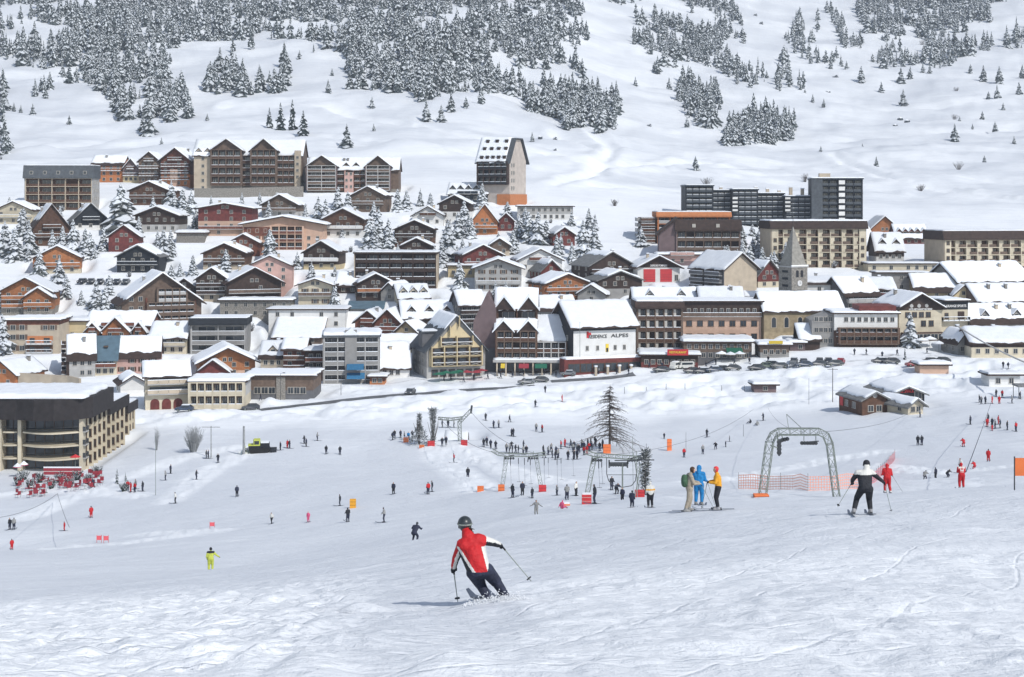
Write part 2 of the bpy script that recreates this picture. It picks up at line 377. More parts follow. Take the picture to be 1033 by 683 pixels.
# ---------------------------------------------------------------- building kit
_cache = {}
def window_mesh(w, h, fr='frame_white', sh=None, snow=False):
    w = round(w, 1); h = round(h, 1); key = ('win', w, h, fr, sh, snow)
    if key in _cache: return _cache[key]
    b = MB(); b.box(-w/2, w/2, -.03, .1, .02, h-.02, 'glass')
    t = .09
    b.box(-w/2-t, -w/2+.02, -.09, .1, 0, h, fr); b.box(w/2-.02, w/2+t, -.09, .1, 0, h, fr)
    b.box(-w/2-t, w/2+t, -.1, .1, h-.02, h+t, fr); b.box(-w/2-t-.06, w/2+t+.06, -.16, .1, -t, .02, fr)
    b.box(-.04, .04, -.07, .1, .02, h-.02, fr)
    if sh:
        for s in (-1, 1):
            x = s*(w/2+t+w/4+.03); b.box(x-w/4, x+w/4, -.07, .05, -.03, h+.05, sh)
    if snow: b.box(-w/2-t, w/2+t, -.2, -.02, .02, .16, 'snow')
    _cache[key] = b.mesh('window'); return _cache[key]
def balcony_mesh(w, dep, rail='brown', style='solid', snow=True):
    w = round(w, 1); key = ('bal', w, dep, rail, style, snow)
    if key in _cache: return _cache[key]
    b = MB(); b.box(-w/2, w/2, -dep, .1, -.16, 0, 'lightgrey' if style != 'wood' else rail)
    if style == 'open':
        for z in (.45, .95): b.box(-w/2, w/2, -dep+.02, -dep+.08, z, z+.07, rail)
        n = max(2, int(w/1.4))
        for k in range(n+1):
            x = -w/2+.05+(w-.1)*k/n; b.box(x-.04, x+.04, -dep+.01, -dep+.09, 0, 1, rail)
    else:
        n = max(1, int(w/2.4))
        for k in range(n):
            x0 = -w/2+w*k/n+.04; x1 = -w/2+w*(k+1)/n-.04; b.box(x0, x1, -dep+.02, -dep+.1, .1, .95, rail)
        b.box(-w/2, w/2, -dep, -dep+.12, .95, 1.04, rail)
    for s in (-1, 1): b.box(s*w/2-.05, s*w/2+.05, -dep+.12, .05, .12, 1.0, rail)
    if snow:
        b.box(-w/2+.05, w/2-.05, -dep-.03, -dep+.14, 1.045, 1.2, 'snow'); b.box(-w/2+.1, w/2-.1, -dep+.14, -dep*.35, .005, .22, 'snow')
    _cache[key] = b.mesh('balcony'); return _cache[key]

def snow_mesh(hf, A0, A1, B0, B1, t, axis, seed=0, na=None, nb=None, frac=1.):
    """thick rounded snow lying on a surface z = hf(a); a runs across the ridge, b along it"""
    na = na or max(8, min(26, int((A1-A0)/.7))); nb = nb or max(6, min(30, int((B1-B0)/.9)))
    rr = random.Random(seed); ph = [rr.uniform(0, 50) for _ in range(3)]
    ea = np.linspace(0, 1, na+1); eb = np.linspace(0, 1, nb+1)
    b = MB(); si = b.slot('snow'); V = []; Fc = []
    for j, tb in enumerate(eb):
        for i, ta in enumerate(ea):
            a = A0+(A1-A0)*ta; bb = B0+(B1-B0)*tb
            wv = .22*math.sin(bb*.9+ph[0])+.14*math.sin(bb*2.7+ph[1])+.12*math.sin(bb*5.3+ph[2])
            if i == 0: a += wv+.1
            if i == na: a -= wv-.05
            da = min(a-A0, A1-a); db = min(bb-B0, B1-bb); e = max(0, min(1, min(da, db)/.9+.12))
            th = t*(.5+.5*math.sqrt(e))*(1+.16*math.sin(a*1.1+ph[2])*math.sin(bb*.9+ph[0])+.1*math.sin(bb*2.3+a*1.9+ph[1]))
            z = hf(a)+th
            V.append((a, bb, z) if axis == 'y' else (bb, a, z))
    n1 = na+1
    for j in range(nb):
        for i in range(na):
            q = (j*n1+i, j*n1+i+1, (j+1)*n1+i+1, (j+1)*n1+i); Fc.append(q if axis == 'y' else q[::-1])
    ring = [i for i in range(n1)]+[j*n1+na for j in range(1, nb+1)]+[nb*n1+i for i in range(na-1, -1, -1)]+[j*n1 for j in range(nb-1, 0, -1)]
    k = len(V)
    for r in ring:
        x, y, z = V[r]; a = x if axis == 'y' else y; V.append((x, y, hf(a)+.01))
    m = len(ring)
    for q in range(m):
        f = (ring[q], k+q, k+(q+1) % m, ring[(q+1) % m]); Fc.append(f if axis == 'y' else f[::-1])
    b.add(V, Fc, 'snow'); return b.mesh('snow', True)

class Ctx:
    def __init__(c, name, label, cat, px0, px1, base, yaw=0, D=None, group=None, pad=True, dep=11, dmin=200):
        c.mid = (px0+px1)/2; c.base = base; c.D = D or gd(c.mid, base, dmin); c.s = c.D/F; c.yaw = R(yaw)
        c.W = (px1-px0)*c.s/math.cos(c.yaw); c.zb = -(base-YH)*c.s; c.X = (c.mid-CX)*c.s
        c.root = empty(name, (c.X, c.D, c.zb), c.yaw, label, cat, group); c.seed = int(px0*13+base*7)
        if pad: PADS.append((c.X, c.D, math.cos(c.yaw), math.sin(c.yaw), c.W/2+1.2, -1.5, dep*.8, c.zb))
    def z(c, row, y=0): return -(row-YH)/F*(c.D+y)-c.zb
    def x(c, px): return (px-c.mid)*c.s/math.cos(c.yaw)
    def part(c, b, name, parent=None): return b.build(name, parent or c.root)

def volume(c, X0, X1, Y0, Y1, Z0, Ze, Zr, ax='y', low='cream', up='brown', zs=None, sn=1., t=.5, ov=.7, roofm='dbrown', sk=0, ch=0, asym=0., two=True):
    """walls, upper cladding, roof (> snow, chimney) of one block. ax: 'y' gable to the front, 'x' eaves to the front, 'f' flat"""
    r = random.Random(c.seed+int(X0*10)+int(Ze*7))
    zs = Z0+(Ze-Z0)*.45 if zs is None else zs
    b = MB(); b.box(X0, X1, Y0, Y1, Z0-3.5, min(zs, Ze), low); c.part(b, 'wall')
    if ax == 'f':
        if zs < Ze-.05: b = MB(); b.box(X0-.03, X1+.03, Y0-.03, Y1+.03, zs, Ze, up); c.part(b, 'upper_wall')
        b = MB(); b.box(X0-ov, X1+ov, Y0-ov, Y1+ov*.4, Ze, Ze+.35, roofm); ro = c.part(b, 'roof')
        if sn > 0: put(bpy.data.objects.new('snow', snow_mesh(lambda a: Ze+.35, X0-ov+.1, X1+ov-.1, Y0-ov+.1, Y1+ov*.4-.1, t, 'y', r.random())), ro)
        return ro
    if ax == 'y': a0, a1, b0, b1 = X0, X1, Y0, Y1
    else: a0, a1, b0, b1 = Y0, Y1, X0, X1
    am = (a0+a1)/2+asym*(a1-a0); 
    b = MB(); e = .03
    if zs > Ze: zs = Ze
    poly = [(a0-e, zs), (a1+e, zs), (a1+e, Ze), (am, Zr), (a0-e, Ze)]
    if zs >= Ze: poly = [(a0-e, zs), (a1+e, zs), (am, Zr)]
    b.prism(poly, b0-e, b1+e, up, ax); c.part(b, 'upper_wall')
    th = .28
    def hf0(a):
        s = (Zr-Ze)/((am-a0) if a < am else (a1-am)); return Zr-abs(a-am)*s
    def hf(a): return hf0(a)+th*1.15
    B0 = b0-ov*(1.3 if ax == 'y' else 1); B1 = b1+ov*.7
    b = MB(); L = (a0-ov, hf0(a0-ov)); Rr = (a1+ov, hf0(a1+ov)); M = (am, Zr)
    up_ = th*1.15
    b.prism([L, M, (M[0], M[1]+up_), (L[0], L[1]+up_)], B0, B1, roofm, ax); b.prism([M, Rr, (Rr[0], Rr[1]+up_), (M[0], M[1]+up_)], B0, B1, roofm, ax)
    ro = c.part(b, 'roof')
    if sn > 0:
        k = (1-sn); w = a1-a0; aa0 = a0-ov+.05+k*w*.45; aa1 = a1+ov-.05-k*w*.2
        rm = .35
        def hs(a):
            s = (Zr-Ze)/((am-a0) if a < am else (a1-am)); return max(hf(a)+.0, Zr+up_-math.sqrt((a-am)**2+rm*rm)*s) if abs(a-am) > .05 else hf(am)
        put(bpy.data.objects.new('snow', snow_mesh(hs, aa0, aa1, B0+.08, B1-.1, t, ax, r.random())), ro)
    for k in range(ch):
        a = am+(.18 if r.random() < .5 else -.18)*(a1-a0); bb = b0+(b1-b0)*r.uniform(.3, .75); z = hf(a)
        m = MB(); xx, yy = (a, bb) if ax == 'y' else (bb, a)
        m.box(xx-.4, xx+.4, yy-.4, yy+.4, z-.6, z+1.5, r.choice(['grey', 'stone', 'beige'])); m.box(xx-.52, xx+.52, yy-.52, yy+.52, z+1.5, z+1.62, 'darkgrey'); m.box(xx-.45, xx+.45, yy-.45, yy+.45, z+1.625, z+1.95, 'snow')
        m.build('chimney', ro)
    for k in range(sk):
        # skylights on the front slope
        bb = b0+(b1-b0)*(k+.5)/sk; a = a0+(am-a0)*.45; z = hf(a); m = MB()
        m.box(bb-.5, bb+.5, a-.5, a+.5, z-.2, z+.55, 'glass'); m.box(bb-.6, bb+.6, a-.6, a+.6, z+.2, z+.5, 'frame_brown'); m.build('skylight', ro)
    return ro

def windows(c, X0, X1, Y, zlist, n, w=1.1, h=1.25, fr='frame_white', sh=None, side=None, snow=False, skip=0., name='window'):
    me = window_mesh(w, h, fr, sh, snow); r = random.Random(c.seed+int(X0*3)+n)
    for z in zlist:
        for k in range(n):
            if r.random() < skip: continue
            t = X0+(X1-X0)*(k+.5)/n
            if side == 'R': link(name, me, c.root, (Y, t, z), R(90))
            elif side == 'L': link(name, me, c.root, (Y, t, z), R(-90))
            else: link(name, me, c.root, (t, Y, z))
def balcony(c, X0, X1, Y, z, dep=1.3, rail='brown', style='solid', snow=True, side=None):
    me = balcony_mesh(abs(X1-X0), dep, rail, style, snow); t = (X0+X1)/2
    if side == 'R': link('balcony', me, c.root, (Y, t, z), R(90))
    elif side == 'L': link('balcony', me, c.root, (Y, t, z), R(-90))
    else: link('balcony', me, c.root, (t, Y, z))
def dormer(c, x, Ye, Yr, Ze, Zr, w=2.2, wall='brown', k=.25):
    """gabled dormer standing on a front slope"""
    y = Ye+(Yr-Ye)*k; z = Ze+(Zr-Ze)*k-.1; h = 1.7; b = MB(); y1 = Ye+(Yr-Ye)*min(.95, k+.62)
    b.prism([(x-w/2, z), (x+w/2, z), (x+w/2, z+h*.7), (x, z+h*1.35), (x-w/2, z+h*.7)], y, y1, wall)
    d = c.part(b, 'dormer'); b = MB(); b.box(x-w*.28, x+w*.28, y-.05, y, z+.45, z+h*.75, 'glass'); b.box(x-w*.34, x+w*.34, y-.035, y, z+.36, z+h*.82, 'frame_white'); b.build('window', d)
    b = MB(); o = .35
    for s in (-1, 1):
        P = [(x, z+h*1.35+.02), (x+s*(w/2+o), z+h*.7-o*.9), (x+s*(w/2+o), z+h*.7-o*.9+.2), (x, z+h*1.35+.22)]
        if s < 0: P = P[::-1]
        b.prism(P, y-.4, y1, 'dbrown')
        P = [(x, z+h*1.35+.23), (x+s*(w/2+o-.08), z+h*.7-o*.9+.25), (x+s*(w/2+o-.14), z+h*.7-o*.9+.55), (x, z+h*1.35+.62)]
        if s < 0: P = P[::-1]
        b.prism(P, y-.3, y1, 'snow')
    b.build('dormer_roof', d)

def house(label, x0, x1, base, eave, ridge, o='g', yaw=0, dep=None, low='cream', up='brown', sp=.45, sn=1., win=None, bal=None, rail=None, bst='solid', dm=0, ch=None, t=.5, ov=.8,
          name='chalet', cat='chalet', fr='frame_white', sh=None, top=1, roofm='dbrown', side=None, asym=0., sk=0, into=None, D=None, yoff=0., gp=None, sidewin=None, wh=1.25, dmin=200):
    sc_ = None
    if into: c = into; X0 = c.x(x0); X1 = c.x(x1)
    else:
        c = Ctx(name, label, cat, x0, x1, base, yaw, D=D, group=gp, dep=dep or 11, dmin=dmin); X0 = -c.W/2; X1 = c.W/2
    W = X1-X0; dep = dep or (max(8, min(14, W*.95)) if o == 'g' else 10)
    if sn == 1. and t == .5: q_ = random.Random(int(x0*31+ridge)); sn = q_.choice([1, 1, .92, .8, .7]); t = q_.uniform(.32, .68)
    Y0 = yoff; Y1 = yoff+dep; r = random.Random(c.seed+int(x0))
    Z0 = c.z(base, Y0); Ze = c.z(eave, Y0)
    if o == 'g': Zr = c.z(ridge, Y0)-.6*t
    elif o == 'e': Zr = max(Ze+1.2, c.z(ridge, (Y0+Y1)/2)-.9*t)
    else: Zr = Ze
    Ze_ = Ze-.2
    volume(c, X0, X1, Y0, Y1, Z0, Ze_, Zr, {'g': 'y', 'e': 'x', 'f': 'f'}[o], low, up, Z0+(Ze_-Z0)*sp, sn, t, ov, roofm, sk if o == 'e' else 0, r.choice([0, 1, 1]) if ch is None else ch, asym)
    hh = Ze_-Z0; nf = max(1, int(round(hh/2.75))); fh = hh/nf
    cols = win if win is not None else max(2, int(W/3.0))
    zl = [Z0+fh*k+fh*.3 for k in range(nf)]
    if cols: windows(c, X0+.5, X1-.5, Y0-.03, zl, cols, 1.0, min(wh, fh*.55), fr, sh, skip=.08)
    if o == 'g' and top and Zr-Ze_ > 1.6 and cols:
        windows(c, (X0+X1)/2+asym*W-1.6, (X0+X1)/2+asym*W+1.6, Y0-.05, [Ze_+.1], 2 if W > 7 else 1, .9, 1.0, fr, None)
    bal = bal if bal is not None else ([nf-1] if nf > 1 else [])
    rl = rail or up
    for k in bal:
        zz = Z0+fh*k+.02; bw = W*(.96 if k < nf else .5); xm = (X0+X1)/2
        balcony(c, xm-bw/2, xm+bw/2, Y0-.03, zz, 1.3, rl, bst, True)
    ss = side if side is not None else ('L' if yaw > 8 else 'R' if yaw < -8 else None)
    if ss:
        windows(c, Y0+1, Y1-2, X0-.03 if ss == 'L' else X1+.03, zl, max(1, int(dep/3.5)), 1.0, min(1.2, fh*.5), fr, None, side=ss, skip=.15)
    for k in range(dm): dormer(c, X0+W*(k+.5)/dm, Y0, (Y0+Y1)/2, Ze_, Zr, 2.0, up if up != 'white' else 'brown')
    if not into: c.X0, c.X1, c.Y0, c.Y1, c.Z0, c.Ze, c.Zr, c.fh, c.nf = X0, X1, Y0, Y1, Z0, Ze_, Zr, fh, nf
    return c

def flats(label, x0, x1, base, top, nf, nb, yaw=0, dep=12, fram='cream', rail='brown', back='brown', cols=None, foot=None, roof='flat', rrow=None, sn=1., side='beige', loggia=1.5, gap0=0, into=None,
          railst='solid', name='apartment_block', cat='apartments', fins=True, yoff=0., D=None, finm=None, slab=None, roofm='slate', sidewin=0, rail_gap=.0, gl=.6, dmin=200, wallm=None, t=.4, railsnow=True, panel=None):
    """apartment block with a grid of loggias; roof 'flat', 'band' (dark roof band up to rrow)"""
    if into: c = into; X0 = c.x(x0); X1 = c.x(x1)
    else: c = Ctx(name, label, cat, x0, x1, base, yaw, D=D, dep=dep, dmin=dmin); X0 = -c.W/2; X1 = c.W/2
    ft = foot if foot is not None else (0. if into else 3.5)
    Y0 = yoff; Y1 = yoff+dep; Z0 = c.z(base, Y0); Zt = c.z(top, Y0); fh = (Zt-Z0)/nf; bw = (X1-X0)/nb
    b = MB(); b.box(X0+.05, X1-.05, Y0+loggia, Y1, Z0-ft, Zt, back); c.part(b, 'wall')
    for s, xx in ((0, X0), (1, X1)):
        b = MB(); b.box(xx-(.0 if s else .3), xx+(.3 if s else 0), Y0, Y1+.02, Z0-ft, Zt+.01, wallm or side); c.part(b, 'side_wall')
    me = None
    for k in range(nf+1):
        b = MB(); b.box(X0+.01, X1-.01, Y0+.04, Y0+loggia+.05, Z0+fh*k-.18, Z0+fh*k+.06, slab or fram); c.part(b, 'floor_slab')
    fm = MB(); fm.box(-.14, .14, Y0, Y0+loggia+.1, Z0-min(ft, 1)-.05, Zt, finm or fram); fme = fm.mesh('partition')
    if fins:
        for k in range(nb+1): link('partition', fme, c.root, (min(max(X0+bw*k, X0+.15), X1-.15), 0, 0))
    rw = bw*(1-rail_gap); rm = MB()
    if railst == 'open':
        for z in (.4, .7, 1.0): rm.box(-rw/2+.15, rw/2-.15, 0, .06, z-.05, z+.03, rail)
    else: rm.box(-rw/2+.15, rw/2-.15, 0, .08, .1, 1.0, rail)
    if railsnow: rm.box(-rw/2+.18, rw/2-.18, -.03, .12, 1.01, 1.16, 'snow')
    rme = rm.mesh('balcony'); 
    gm = MB(); gw = bw*gl; gm.box(-gw/2, gw/2, -.04, .05, .1, fh*.78, 'glass'); gm.box(-gw/2-.1, -gw/2, -.08, .05, .1, fh*.8, 'frame_white'); gm.box(gw/2, gw/2+.1, -.08, .05, .1, fh*.8, 'frame_white'); gm.box(-.05, .05, -.08, .05, .1, fh*.78, 'frame_white'); gme = gm.mesh('window')
    pme = None
    if panel: pm = MB(); pm.box(-bw*.16, bw*.16, -.05, .05, .1, fh*.9, panel); pme = pm.mesh('panel')
    r = random.Random(c.seed)
    many = nf*nb > 100
    for i in range(nf):
        for k in range(nb):
            xx = X0+bw*(k+.5)
            if i >= gap0: link('balcony', rme, c.root, (xx-rail_gap*bw*.5*(1 if (k+i) % 2 else -1), Y0+.05, Z0+fh*i))
            if r.random() < .93: link('window', gme, c.root, (xx+bw*.06, Y0+loggia, Z0+fh*i))
            if pme: link('screen_panel', pme, c.root, (xx-bw*.3, Y0+.25, Z0+fh*i))
    if sidewin:
        ns = sidewin
        sd = 'L' if c.yaw > .1 else 'R'
        windows(c, Y0+1, Y1-1, X0-.31 if sd == 'L' else X1+.31, [Z0+fh*i+fh*.3 for i in range(nf)], ns, .9, 1.2, 'frame_white', None, side=sd)
    if roof == 'flat':
        b = MB(); b.box(X0-.6, X1+.6, Y0-.5, Y1+.4, Zt+.02, Zt+.5, roofm); ro = c.part(b, 'roof')
        if sn: put(bpy.data.objects.new('snow', snow_mesh(lambda a: Zt+.5, X0-.5, X1+.5, Y0-.4, Y1+.3, t, 'y', c.seed)), ro)
    elif roof == 'band':
        Zr = c.z(rrow, Y0)-.3; b = MB()
        b.prism([(Y0-.9, Zt), (Y1+.3, Zt), (Y1+.3, Zr), (Y0+.4, Zr), (Y0-.9, Zt+.5)], X0-.7, X1+.7, roofm, 'x'); ro = c.part(b, 'roof')
        if sn: put(bpy.data.objects.new('snow', snow_mesh(lambda a: Zr, X0-.6, X1+.6, Y0+.5, Y1+.2, t, 'y', c.seed)), ro)
    c.X0, c.X1, c.Y0, c.Y1, c.Z0, c.Zt, c.fh, c.bw = X0, X1, Y0, Y1, Z0, Zt, fh, bw; c.roof = ro if roof in ('flat', 'band') else None
    return c
def lettering(txt, size, m, parent, loc, rot=(R(90), 0, 0), width=None, name='lettering'):
    cu = bpy.data.curves.new('lettering', 'FONT'); cu.body = txt; cu.size = size; cu.align_x = 'CENTER'; cu.align_y = 'CENTER'; cu.extrude = .03; cu.offset = .02
    cu.resolution_u = 2; tmp = bpy.data.objects.new('tmp', cu); COL.objects.link(tmp)
    dg = bpy.context.evaluated_depsgraph_get(); me = bpy.data.meshes.new_from_object(tmp.evaluated_get(dg)); bpy.data.objects.remove(tmp)
    me.materials.clear(); me.materials.append(MATS[m])
    if width:
        xs = [v.co.x for v in me.vertices]; k = width/(max(xs)-min(xs))
        for v in me.vertices: v.co.x *= k
    o = put(bpy.data.objects.new(name, me), parent, loc); o.rotation_euler = rot; return o
# ---------------------------------------------------------------- village, upper rows
# top-left apartment house
c = flats('five-bay apartment house with white loggia grid and dark slate attic, topmost at the village edge', 26, 92, 212, 180, 4, 5, yaw=4, dep=13, fram='beige', rail='brown', back='brown', roof='band', rrow=166, roofm='slate', side='lightgrey', sidewin=3, railsnow=False, sn=.6, t=.3)
for k in range(5):
    b = MB(); x = c.X0+c.bw*(k+.5); z = c.Zt+1.6; b.box(x-.65, x+.65, c.Y0-.62, c.Y0+.5, z, z+1.3, 'frame_white'); b.box(x-.5, x+.5, c.Y0-.67, c.Y0, z+.15, z+1.15, 'glass'); b.build('skylight', c.roof)
K = dict(name='apartment_house', cat='apartments')
house('small orange-brown timber block with one gable at the left end of the upper row', 93, 124, 184, 166, 157, 'e', dep=12, low='oranger', up='oranger', win=4, dm=0, bst='open', rail='brown', **K)
c = house('narrow block with yellowish gable between the orange-brown and grey-brown timber blocks', 124, 140, 184, 170, 160, 'g', dep=11, low='yellow', up='mauve', win=3, bal=[1, 2], bst='open', rail='brown', **K)
house('grey-brown timber block with steep gable, third in the upper row', 140, 161, 185, 162, 153, 'g', dep=14, low='gbrown', up='gbrown', win=3, bal=[1, 2, 3], bst='open', rail='brown', **K)
c = house('wide reddish timber block with big gable and pale centre panel in the upper row', 162, 192, 188, 161, 149, 'g', yaw=-6, dep=14, low='oranger', up='rbrown', win=4, bal=[1, 2, 3, 4], bst='open', rail='dbrown', ov=1.2, **K)
b = MB(); b.box(-2.2, 1.0, -.5, 0, c.Z0, c.Z0+c.fh*2.6, 'peach'); c.part(b, 'stair_wall')
# the large multi-gabled residence
c = house('largest multi-gabled residence in the upper row with beige stair walls', 196, 305, 192, 156, 141, 'e', dep=14, low='stone', up='gbrown', sp=.22, win=0, bal=[], ch=3, name='residence', cat='apartments', t=.7)
def flatsinto(c, x0, x1, base, top, nf, nb, y, **k): return flats('', x0, x1, base, top, nf, nb, into=c, yoff=y, dep=2, **k)
house('', 197, 215, 193, 156, 150, 'e', dep=5, into=c, yoff=-2.5, low='beige', up='beige', win=1, bal=[], dm=2, ch=0)
for a, b_, e, r_ in ((215, 245, 151, 140), (255, 280, 151, 140)):
    house('', a, b_, 192, e, r_, 'g', dep=9, into=c, yoff=-3.2, low='stone', up='gbrown', sp=.2, win=0, bal=[], ch=0, ov=1.1)
    flatsinto(c, a, b_, 187, e, 4, 4, -4.6, fram='gbrown', rail='brown', back='dbrown', roof='', side='gbrown', wallm='gbrown', loggia=1.2)
flatsinto(c, 245, 255, 187, 157, 4, 1, -1.8, fram='gbrown', rail='brown', back='dbrown', roof='', wallm='gbrown', loggia=1.2)
flatsinto(c, 280, 298, 187, 157, 4, 3, -1.8, fram='gbrown', rail='brown', back='dbrown', roof='', wallm='gbrown', loggia=1.2)
b = MB(); b.box(c.x(298), c.x(304), -2.5, 8, c.Z0-3, c.z(152), 'beige'); c.part(b, 'stair_tower'); windows(c, c.x(298), c.x(304), -2.55, [c.Z0+3+2.6*k for k in range(4)], 1, .9, 1)
c = house('long grey-brown residence with a gable at each end, right of the largest one', 311, 402, 194, 171, 159, 'e', dep=13, low='stone', up='gbrown', sp=.15, win=0, bal=[], ch=3, name='residence', cat='apartments', dm=0, t=.7)
for a, b_ in ((311, 340), (370, 394)):
    house('', a, b_, 193, 167, 157, 'g', dep=9, into=c, yoff=-2.6, low='gbrown', up='gbrown', sp=.2, win=0, bal=[], ch=0, ov=1.)
    flatsinto(c, a, b_, 192, 167, 4, 2, -3.9, fram='lightgrey', rail='gbrown', back='dbrown', roof='', wallm='mauve', loggia=1.2)
flatsinto(c, 340, 348, 192, 172, 3, 1, -1.5, fram='brown', rail='brown', back='dbrown', roof='', wallm='pink', loggia=1.2)
b = MB(); b.box(c.x(348), c.x(357), -2.2, 3, c.Z0-3, c.z(174), 'pink'); c.part(b, 'stair_wall'); windows(c, c.x(348), c.x(357), -2.25, [c.Z0+1+2.6*k for k in range(3)], 2, .8, 1)
flatsinto(c, 357, 370, 192, 172, 3, 2, -1.5, fram='brown', rail='brown', back='dbrown', roof='', wallm='mauve', loggia=1.2)
for px in (349, 359): dormer(c, c.x(px), 0, 6.5, c.Ze, c.Zr, 2.2, 'dbrown', .15)
# tower hotel
c = Ctx('tower_hotel', 'tall beige tower hotel with dark balconies, dormered snowy roof and tiled orange foot', 'hotel', 483, 514, 207, yaw=-24, dep=18)
X0, X1 = -c.W/2, c.W/2; c.Z0 = 0; Ze = c.z(162); Zr = c.z(141, 5)
b = MB(); b.box(X0+.6, X1, 0, 16, -4, c.z(186), 'pale_render'); c.part(b, 'wall')
b = MB(); b.prism([(0, c.z(186)), (16, c.z(186)), (16, Ze), (10.5, Zr), (5, Zr), (0, Ze)], X0+.8, X1+.03, 'pale_render', 'x'); c.part(b, 'upper_wall')
b = MB()
for P in ([(-1.5, Ze-1.3), (4.6, Zr+.2), (4.6, Zr+.6), (-1.5, Ze-.9)], [(4.6, Zr+.2), (10.9, Zr+.2), (10.9, Zr+.6), (4.6, Zr+.6)], [(10.9, Zr+.2), (17.4, Ze-1.3), (17.4, Ze-.9), (10.9, Zr+.6)]): b.prism(P, X0-1.2, X1+1, 'slate', 'x')
ro = c.part(b, 'roof')
sl = (Zr+1.5-Ze)/6.1
put(bpy.data.objects.new('snow', snow_mesh(lambda a: min(Zr+.6, Ze-.9+(a+1.5)*(Zr-Ze+1.5)/6.1), -1.4, 7.6, X0-1.1, X1-1.2, .4, 'x', 3)), ro)
for j, (ky, n) in enumerate(((.15, 5), (.5, 4), (.8, 3))):
    for k in range(n):
        x = X0+.3+(X1-X0-1)*(k+.5)/n; y = -1.5+6.1*ky; z = Ze-.9+6.1*ky*(Zr-Ze+1.5)/6.1
        b = MB(); b.box(x-.65, x+.65, y-.2, y+1.6, z-.2, z+1.15, 'dbrown'); b.box(x-.8, x+.8, y-.4, y+1.7, z+1.16, z+1.3, 'slate'); b.box(x-.7, x+.7, y-.1, y+1.7, z+1.305, z+1.6, 'snow'); b.build('dormer', ro)
flats('', 483, 513, 186, 163, 3, 5, into=c, yoff=-1.6, dep=3, fram='dbrown', rail='black', back='blueblack', roof='', wallm='dbrown', loggia=1.5, railsnow=True)
windows(c, 1, 5, X1+.03, [3, 6, 9, 12, 15], 2, 1, 1.4, side='R')
b = MB(); b.box(X0+8, X1+.4, -.4, 16.3, -4, c.z(196), 'oranger'); c.part(b, 'tiled_base')
c = house('low dark wing with a row of five small dormers left of the tower hotel', 452, 492, 204, 195, 184, 'e', yaw=-8, dep=12, low='blueblack', up='blueblack', win=5, bal=[1], dm=5, name='hotel_wing', cat='hotel', ch=0)
house('long low white annex with dark flat windows right of the tower hotel', 522, 578, 222, 208, 205, 'f', dep=10, low='white', up='lightgrey', win=9, bal=[], name='annex', cat='annex', ch=0, dmin=300)

H_ = house
H_('cream chalet with three windows and shallow snowy gable at the left picture edge', -6, 33, 226, 212, 203, low='cream', up='cream', win=3, bal=[1], dep=12)
H_('brown timber chalet with steep front gable and long grey left roof, below the top-left apartments', 36, 68, 248, 229, 206, yaw=26, low='brown', up='brown', bal=[1, 2], win=3, sn=.55, t=.25)
H_('steep dark green A-shaped chalet with white corner wall beside a taller brown gable', 76, 107, 232, 221, 205, yaw=24, low='white', up='black', win=3, sn=.35, t=.2, roofm='greyroof', bal=[1])
H_('wide brown chalet standing directly below the orange-brown upper block', 130, 171, 207, 192, 183, low='brown', up='brown', win=4, bal=[1], yaw=-6, sn=.95, dep=13)
H_('broad dark brown chalet on a white stone base between frosted spruces', 136, 180, 234, 217, 208, low='lightgrey', up='dbrown', win=5, bal=[], dep=12, yaw=-4)
H_('low concrete garage with orange door dug into the snow', 178, 206, 245, 235, 233, 'f', low='stone', up='stone', win=0, bal=[], name='garage', cat='garage', ch=0, t=.9)
H_('small red-brown chalet right below the tall frosted spruce', 110, 140, 254, 238, 227, low='dred', up='dred', win=2, bal=[], yaw=6)
H_('black timber chalet with snow-lined lower balcony, above the row of snowed-in cars', 118, 160, 275, 258, 247, low='black', up='black', win=4, bal=[1], rail='black', sn=.5, roofm='greyroof')
H_('orange log chalet with dark windows on the open snow at left', 35, 80, 276, 260, 248, low='cream', up='orange', sp=.3, win=3, bal=[1], rail='orange', yaw=14, dep=12)
H_('grey-beige chalet with pale gable panels right above the low peach block', 264, 300, 219, 206, 196, low='lightgrey', up='gbrown', win=3, bal=[1], yaw=-4)
H_('three-storey chalet with dark red top floor over peach walls', 200, 254, 238, 210, 205, low='peach', up='dred', sp=.55, win=4, bal=[1], dep=13, rail='rbrown', ov=1.3)
c = H_('widest low-pitched peach building with red-brown balcony bands', 245, 326, 252, 226, 218, low='peach', up='peach', sp=.5, win=0, bal=[], dep=15, ov=1.5, name='guest_house', cat='guest house')
flats('', 274, 306, 252, 228, 3, 4, into=c, yoff=-1.4, dep=2, fram='peach', rail='rbrown', back='brown', roof='', wallm='peach', loggia=1.2)
windows(c, c.x(247), c.x(272), -.03, [1, 3.6, 6.2], 3, 1, 1.2, sh='rbrown'); windows(c, c.x(307), c.x(325), -.03, [1, 3.6], 2, 1, 1.2)
b = MB(); b.box(c.x(246), c.x(272), -.12, 0, c.z(238), c.z(229), 'rbrown'); c.part(b, 'cladding')
H_('brown chalet on a white ground floor at the right end of the peach building', 325, 367, 240, 221, 210, low='white', up='brown', sp=.42, win=4, bal=[1], rail='white', yaw=-5)
H_('small dark chalet with pale front below the long grey-brown residence', 354, 388, 214, 197, 188, low='gbrown', up='gbrown', win=3, yaw=-8)
H_('little rust-brown chalet tucked behind another below the three-storey chalet', 229, 262, 258, 245, 236, low='rbrown', up='rbrown', win=2, bal=[])
H_('brown chalet with white balcony line left of the big snowy spruce', 205, 248, 272, 255, 245, low='beige', up='brown', sp=.3, win=4, bal=[1], rail='gbrown')
H_('nearly black chalet with a white balcony and small cross gable', 306, 342, 272, 254, 243, low='yellow', up='dbrown', sp=.3, win=3, bal=[1], rail='white', yaw=-5)
